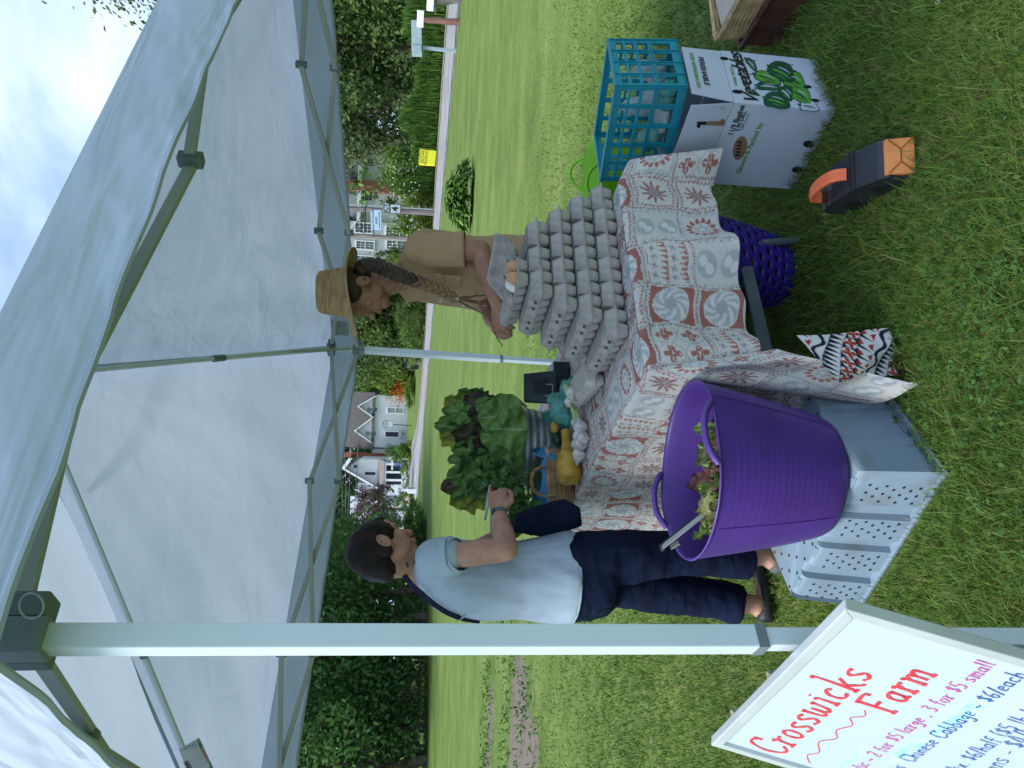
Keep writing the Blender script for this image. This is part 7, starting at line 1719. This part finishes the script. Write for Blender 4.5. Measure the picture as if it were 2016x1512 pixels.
# small pack in her hand
p = C(965, 990, 2.86); ph = thing('phone', 'pale phone in a red edged case held by the customer', 'phone', p)
obj('body', MB().bar(C(958, 1010, 2.84), C(962, 968, 2.98), .07, .008, (0, -.3, 1)), mat('pale_case', (.38, .44, .42), .35), ph, smooth=False, bevel=.003)
obj('case_edge', MB().bar(C(969, 985, 2.87), C(965, 966, 2.95), .035, .012, (0, -.3, 1)), REDP, ph, smooth=False, bevel=.003)

# ---------------- seller
SF = Vector((-.90, -.44, 0)).normalized(); SL_ = Vector((-SF.y, SF.x, 0))       # facing, left hand side (toward us)
if SL_.y > 0: SL_ = -SL_
sb = Vector((.50, 3.32, 0)); sell = thing('person', 'seller in a tan shirt with a long braid standing behind the egg cartons', 'person', sb)
SK2 = skin_mat('skin_tan', (.38, .20, .135), (.31, .155, .105))
shc = C(712, 578, 3.27); SM3 = frame_of((-.93, -.36), R(12))
mb = MB(); head_mb(mb, shc, SM3, 1.0); nk = C(795, 545, 3.28)
limb(mb, [shc+SM3 @ Vector((-.035, 0, -.05)), shc.lerp(nk, .6), nk], [.056, .052, .058])
ringS = lambda c, a, b, p=.85: ring_rect(c, SF*a, SL_*b, p, 24)
mb.loft([ringS(C(v, y, 3.31), a, b) for v, y, a, b in ((790, 535, .05, .07), (815, 530, .08, .14), (870, 532, .10, .15), (960, 540, .105, .135), (1060, 540, .12, .15), (1150, 538, .13, .16))])
s_l, e_l, w_l = C(832, 492, 3.14), C(945, 492, 3.10), C(978, 598, 2.99)
s_r, e_r, w_r = C(830, 560, 3.46), C(945, 560, 3.42), C(966, 632, 3.12)
limb(mb, [s_l.lerp(e_l, .12), s_l.lerp(e_l, .5), e_l], [.042, .047, .042]); limb(mb, [e_l, e_l.lerp(w_l, .4), w_l], [.042, .040, .026]); limb(mb, [s_r, e_r], [.05, .042]); limb(mb, [e_r, w_r], [.042, .026])
for s in (-1, 1):
    hp = C(1150, 538, 3.31)+SL_*.085*s; kn = Vector((hp.x, hp.y, .48))+SF*.01; an = Vector((hp.x, hp.y, .09)); limb(mb, [hp, kn, an], [.085, .055, .036]); limb(mb, [an, Vector((an.x, an.y, .04)), Vector((an.x, an.y, .035))+SF*.16], [.036, .036, .028])
tgt = C(985, 668, 2.98)
hand_mb(mb, w_l, (C(990, 655, 2.95)-w_l), Vector((0, -.75, .5)), side=-1, curl=.62, s=.95, thumb_in=.45); hand_mb(mb, w_r, (C(985, 672, 3.02)-w_r), Vector((0, .5, .6)), side=1, curl=.55, s=.95, thumb_in=.4)
remesh('body', mb, SK2, .004, 2, sell, .4)
TAN = cloth_mat('tan_cotton', (.42, .285, .165), (.37, .245, .14), 1.0, 6)
mb = MB(); mb.loft([ringS(C(v, y, 3.31), a, b, p_) for v, y, a, b, p_ in ((792, 532, .06, .08, .9), (806, 527, .105, .155, .85), (830, 528, .125, .178, .85), (870, 533, .140, .168, .9), (930, 538, .150, .165, .9), (990, 540, .158, .172, .9), (1060, 540, .168, .185, .9), (1110, 540, .172, .19, .9))])
dv = (e_l-s_l).normalized(); limb(mb, [s_l-dv*.012, s_l+dv*.03], [.062, .066]); dv2 = (e_r-s_r).normalized(); limb(mb, [s_r, s_r+dv2*.17], [.062, .066]); limb(mb, [s_l, C(808, 520, 3.24), C(808, 540, 3.38), s_r], [.052, .056, .056, .052])
sh_ = remesh('shirt', mb, TAN, .007, 4, sell, None, .018, 7, (1, 1, .5))
sleeve(sell, [s_l-dv*.012, s_l+dv*.06, C(916, 491, 3.112)], [.060, .071, .073], TAN)
# collar, placket, pocket, buttons
def sheet(pts, m, name, par, th=.003): 
    n = (Vector(pts[1])-Vector(pts[0])).cross(Vector(pts[2])-Vector(pts[0])).normalized(); return obj(name, MB().prism(pts, n*th), m, par, smooth=False, bevel=.0012)
cpts = smooth_path([C(772, 515, 3.26), C(778, 530, 3.20), C(788, 552, 3.17), C(800, 566, 3.15)], 4); mb = MB(); b = 0
for i, p in enumerate(cpts): mb.v += [p+Vector((0, .004, .010)), p+Vector((0, -.018, -.022-.012*i/len(cpts)))]
mb.f = [(2*i, 2*i+1, 2*i+3, 2*i+2) for i in range(len(cpts)-1)]; o = obj('collar', mb, TAN, sh_); o.modifiers.new('t', 'SOLIDIFY').thickness = .003
sheet([C(785, 574, 3.18), C(800, 596, 3.16), C(848, 590, 3.14), C(822, 574, 3.14)], TAN, 'collar', sh_)
sheet([C(781, 568, 3.20), C(790, 588, 3.19), C(842, 588, 3.148), C(832, 566, 3.15)], SK2, 'open_neck', sell, .002) if False else None
BTN = mat('pearl_button', (.62, .62, .60), .3)
for px, py, Yd in ((868, 592, 3.172), (912, 601, 3.172), (955, 600, 3.165)): p = C(px, py, Yd); obj('button', MB().ell(p, (.0065, .003, .0065), None, 12, 7), BTN, sh_)
sheet([C(853, 540, 3.118), C(853, 566, 3.150), C(905, 568, 3.152), C(908, 543, 3.118)], TAN, 'pocket', sh_, .003); sheet([C(851, 538, 3.112), C(851, 568, 3.148), C(868, 568, 3.146), C(876, 553, 3.126), C(868, 538, 3.110)], TAN, 'pocket_flap', sh_, .003)
face_marks(sell, shc, SM3, 1.0, HAIR2_ := mat('brow_hair', (.03, .015, .01), .7), mat('lip_tone', (.34, .11, .09), .45))
# hair and braid
HAIR2 = mat('brown_hair', (.060, .035, .022), .5, (.025, .014, .010), scale=30, bump=.8, bscale=60, stretch=(1, 1, .3), spec=.4); BLOND = mat('blond_hair', (.24, .15, .07), .5, (.11, .065, .035), scale=40, bump=.8, bscale=80, stretch=(1, 1, .2))
T = lambda x, y, z: shc+SM3 @ Vector((x, y, z))
mb = MB(); mb.ell(T(-.020, 0, .045), (.104, .086, .085), SM3, 20, 12); mb.ell(T(-.058, 0, 0), (.055, .074, .075), SM3)
for sy in (-1, 1): mb.ell(T(.012, sy*.064, .035), (.045, .018, .036), SM3); mb.ell(T(-.045, sy*.066, -.005), (.03, .018, .04), SM3)
limb(mb, [C(712, 528, 3.22), C(728, 520, 3.20), C(748, 526, 3.18)], [.035, .030, .024])
hh_ = remesh('hair', mb, HAIR2, .005, 3, sell, None, .003, 25)
bpth = smooth_path([C(745, 524, 3.18), C(772, 536, 3.13), C(800, 548, 3.10), C(835, 560, 3.09), C(868, 573, 3.085), (C(896, 588, 3.08))], 6); nP = len(bpth)
for i in range(26):
    f = i/25*(nP-1.001); k = int(f); p = bpth[k].lerp(bpth[k+1], f-k); t = (bpth[k+1]-bpth[k]).normalized(); v_ = Vector((0, -1, 0)); u = t.cross(v_).normalized(); sd2 = 1 if i % 2 else -1; q = (t*.85-u*sd2*.6).normalized().to_track_quat('Z', 'Y').to_matrix(); rad = .0205*(1-.35*i/26)
    obj('braid_strand', MB().ell(p+u*sd2*rad*.62+v_*.006, (rad*.72, rad*.72, rad*1.65), q, 12, 8), HAIR2 if i < 13 else BLOND, hh_, smooth='all')
e0 = bpth[-1]; obj('hair_tie', MB().tube([e0-Vector((0, .004, 0)), e0+(e0-bpth[-4]).normalized()*.014-Vector((0, .004, 0))], .0105, 10), mat('pale_band', (.50, .42, .36), .7), hh_)
tl = [e0, C(918, 594, 3.08), C(945, 600, 3.085), C(960, 598, 3.09)]
for k in range(7): obj('hair_tail', MB().tube([p+Vector(((k-3)*.003*(i*.6), -.006*(k % 2), (k % 3-1)*.004*i)) for i, p in enumerate(smooth_path(tl, 4))], [.005*(1-.06*i) for i in range(13)], 6), BLOND, hh_)
# straw hat
STRAW = mat('straw', (.50, .35, .18), .8, (.34, .22, .11), scale=20, stretch=(1, 1, 8), bump=.6, bscale=60)
hatc = C(690, 575, 3.27); hat = thing('straw_hat', 'tan straw hat with a tall crown on the seller head', 'hat', hatc); HQ = frame_of((-.93, -.36), R(3)); 
mb = MB(); rr_ = []
for r_, z, fl in ((.19, -.010, 0), (.186, -.002, 0), (.15, .0, 0), (.112, .004, 0), (.106, .012, 0), (.101, .05, 0), (.094, .095, 0), (.086, .122, .0), (.070, .131, .0), (.03, .120, 0), (.005, .118, 0)):
    rr_.append([hatc+HQ @ Vector((r_*math.cos(t)*(1.0 if r_ > .12 else 1.02), r_*.93*math.sin(t)*(1.0 if r_ > .12 else .9), z-(.014*math.cos(2*t) if r_ > .14 else 0)*1.2+(.006 if r_ < .12 else 0))) for t in np.linspace(0, 2*PI, 49)[:-1]])
mb.loft(rr_, False); o = obj('hat_body', mb, STRAW, hat, smooth='all'); o.modifiers.new('t', 'SOLIDIFY').thickness = .003
p = C(985, 672, 2.96); solo('twig', MB().tube([C(990, 682, 2.95), C(980, 668, 2.96), C(972, 650, 3.0)], [.002, .003, .002], 6), mat('dry_twig', (.20, .17, .10), .8), p, 'short dry stem held between the seller hands', 'stem')
# ============================================================ GRASS BLADES
def grass():
    n = 290000
    d = .75*np.exp(RNG.random(n)*math.log(11/.75)); a = (RNG.random(n)-.5)*R(86)
    x = d*np.sin(a); y = d*np.cos(a)
    sc_ = np.clip(d/2.2, .9, 5.5)
    tuft = np.sin(x*7+np.sin(y*5))*np.sin(y*6+np.sin(x*4)); keep = ((soil_amount(x, y)+.35*RNG.random(n)) < .62) & (RNG.random(n) > (d-4)/6.5)
    foot = np.zeros(n, bool)
    for o2, u2, v2, l1, l2, mg in ((KN, kd, ke, KW, KD, .022), (BN, bl, br, BLN, BRN, .010), (O_-sx_*cw/2, ax, sx_, CLn, cw, .0)):
        rx, ry = x-o2.x, y-o2.y; A1 = rx*u2.x+ry*u2.y; B1 = rx*v2.x+ry*v2.y; foot |= (A1 > -mg) & (A1 < l1+mg) & (B1 > -mg) & (B1 < l2+mg)
    keep &= ~foot; x, y, d, sc_, tuft = x[keep], y[keep], d[keep], sc_[keep], tuft[keep]; n = len(x)
    mow = np.interp(d, [3, 9], [1.0, .42])
    h = (.026+.034*RNG.random(n)+.012*tuft)*mow; long_ = RNG.random(n) < .06; h = np.where(long_, h*1.8, h)
    wd = .00135*(.7+.6*RNG.random(n))*sc_**1.0; th = RNG.random(n)*6.283; ln = h*(.25+1.0*RNG.random(n))
    dx, dy = np.cos(th), np.sin(th); z0 = g_np(x, y)-.004
    p0 = np.stack([x, y, z0], 1); p1 = p0+np.stack([dx*ln*.35, dy*ln*.35, h*.62], 1); p2 = p0+np.stack([dx*ln, dy*ln, h*(1-.25*RNG.random(n))], 1)
    a2 = RNG.random(n)*6.283; s = np.stack([np.cos(a2)*wd, np.sin(a2)*wd, 0*wd], 1)
    V = np.stack([p0-s, p0+s, p1+s*.8, p1-s*.8, p2], 1).reshape(-1, 3); b = np.arange(n)*5
    F3 = np.concatenate([np.stack([b, b+1, b+2], 1), np.stack([b, b+2, b+3], 1), np.stack([b+3, b+2, b+4], 1)])
    t = np.clip(RNG.random((n, 1))*.75+.25*(tuft[:, None]*.5+.5), 0, 1); C_ = np.array((.036, .10, .015))*(1-t)+np.array((.16, .275, .045))*t
    dry = RNG.random(n) < .10; C_[dry] = np.array((.24, .22, .095))*(.7+.5*RNG.random((dry.sum(), 1)))
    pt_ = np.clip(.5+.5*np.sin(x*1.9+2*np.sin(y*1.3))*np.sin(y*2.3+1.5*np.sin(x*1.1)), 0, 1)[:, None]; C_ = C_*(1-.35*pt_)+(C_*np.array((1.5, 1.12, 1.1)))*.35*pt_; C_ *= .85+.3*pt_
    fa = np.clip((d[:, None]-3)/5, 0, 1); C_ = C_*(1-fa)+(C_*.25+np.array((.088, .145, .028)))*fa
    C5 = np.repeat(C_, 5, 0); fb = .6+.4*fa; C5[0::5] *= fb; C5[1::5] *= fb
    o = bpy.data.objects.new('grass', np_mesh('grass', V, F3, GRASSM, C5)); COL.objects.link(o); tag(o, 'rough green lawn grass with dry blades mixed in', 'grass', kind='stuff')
    # clover and weeds near the camera
    n = 9000; d = .9*np.exp(RNG.random(n)*math.log(7)); a = (RNG.random(n)-.5)*R(84); x = d*np.sin(a); y = d*np.cos(a)
    k = np.sin(x*3.1+1)*np.sin(y*2.7+2)+.4*RNG.random(n) > .25; x, y = x[k], y[k]; n = len(x); Vs = []; 
    P = np.stack([x, y, .022+.02*RNG.random(n)], 1); al = []
    for q in range(3):
        ph = RNG.random(n)*.4+q*2.094; al.append(P+np.stack([np.cos(ph)*.0075, np.sin(ph)*.0075, 0*ph], 1))
    P3 = np.concatenate(al); nn = np.tile([[0, 0, 1.]], (len(P3), 1))+RNG.normal(size=(len(P3), 3))*.3
    c_ = np.array((.03, .085, .02))+np.array((.05, .085, .02))*RNG.random((len(P3), 1)); V, Fq, C4 = leaves_np(P3, nn, .008*(.7+.6*RNG.random(len(P3))), .8, c_)
    o = bpy.data.objects.new('clover', np_mesh('clover', V, Fq, GRASSM, C4)); COL.objects.link(o); tag(o, 'small clover leaves spread through the near grass', 'clover', kind='stuff')
    n = 80; d = 1.0*np.exp(RNG.random(n)*math.log(8)); a = (RNG.random(n)-.5)*R(84); P = np.stack([d*np.sin(a), d*np.cos(a), .035+.015*RNG.random(n)], 1)
    P = np.repeat(P, 9, 0)+RNG.normal(size=(n*9, 3))*.0035; V, Fq, C4 = leaves_np(P, RNG.normal(size=(n*9, 3)), .0035, .8, np.tile(np.array([[.42, .41, .33]]), (n*9, 1)))
    o = bpy.data.objects.new('clover_flowers', np_mesh('clover_flowers', V, Fq, GRASSM, C4)); COL.objects.link(o); tag(o, 'tiny whitish clover flower heads in the grass', 'flowers', kind='stuff')
GRASSM = mat('grass_blade', (1, 1, 1), .55, attr='col', spec=.2, trans=.3)
grass()
# weeds on the edges of the bare soil tracks
def weeds():
    n = 9000; x = -2.6-RNG.random(n)*4.5; y = 7.4+RNG.random(n)*4.8; s = soil_amount(x, y); k = (s > .08)&(s < .85)&(RNG.random(n) < .55+.4*np.sin(x*5)*np.sin(y*7)); x, y = x[k], y[k]; n = len(x)
    P = np.stack([x, y, .03+.07*RNG.random(n)], 1); c_ = np.array((.035, .09, .018))+np.array((.09, .14, .022))*RNG.random((n, 1)); V, Fq, C4 = leaves_np(P, RNG.normal(size=(n, 3))+[0, 0, 1], .03*(.6+.8*RNG.random(n)), .5, c_)
    o = bpy.data.objects.new('weeds', np_mesh('weeds', V, Fq, GRASSM, C4)); COL.objects.link(o); tag(o, 'low broad leaved weeds edging the bare soil tracks', 'weeds', kind='stuff')
weeds()
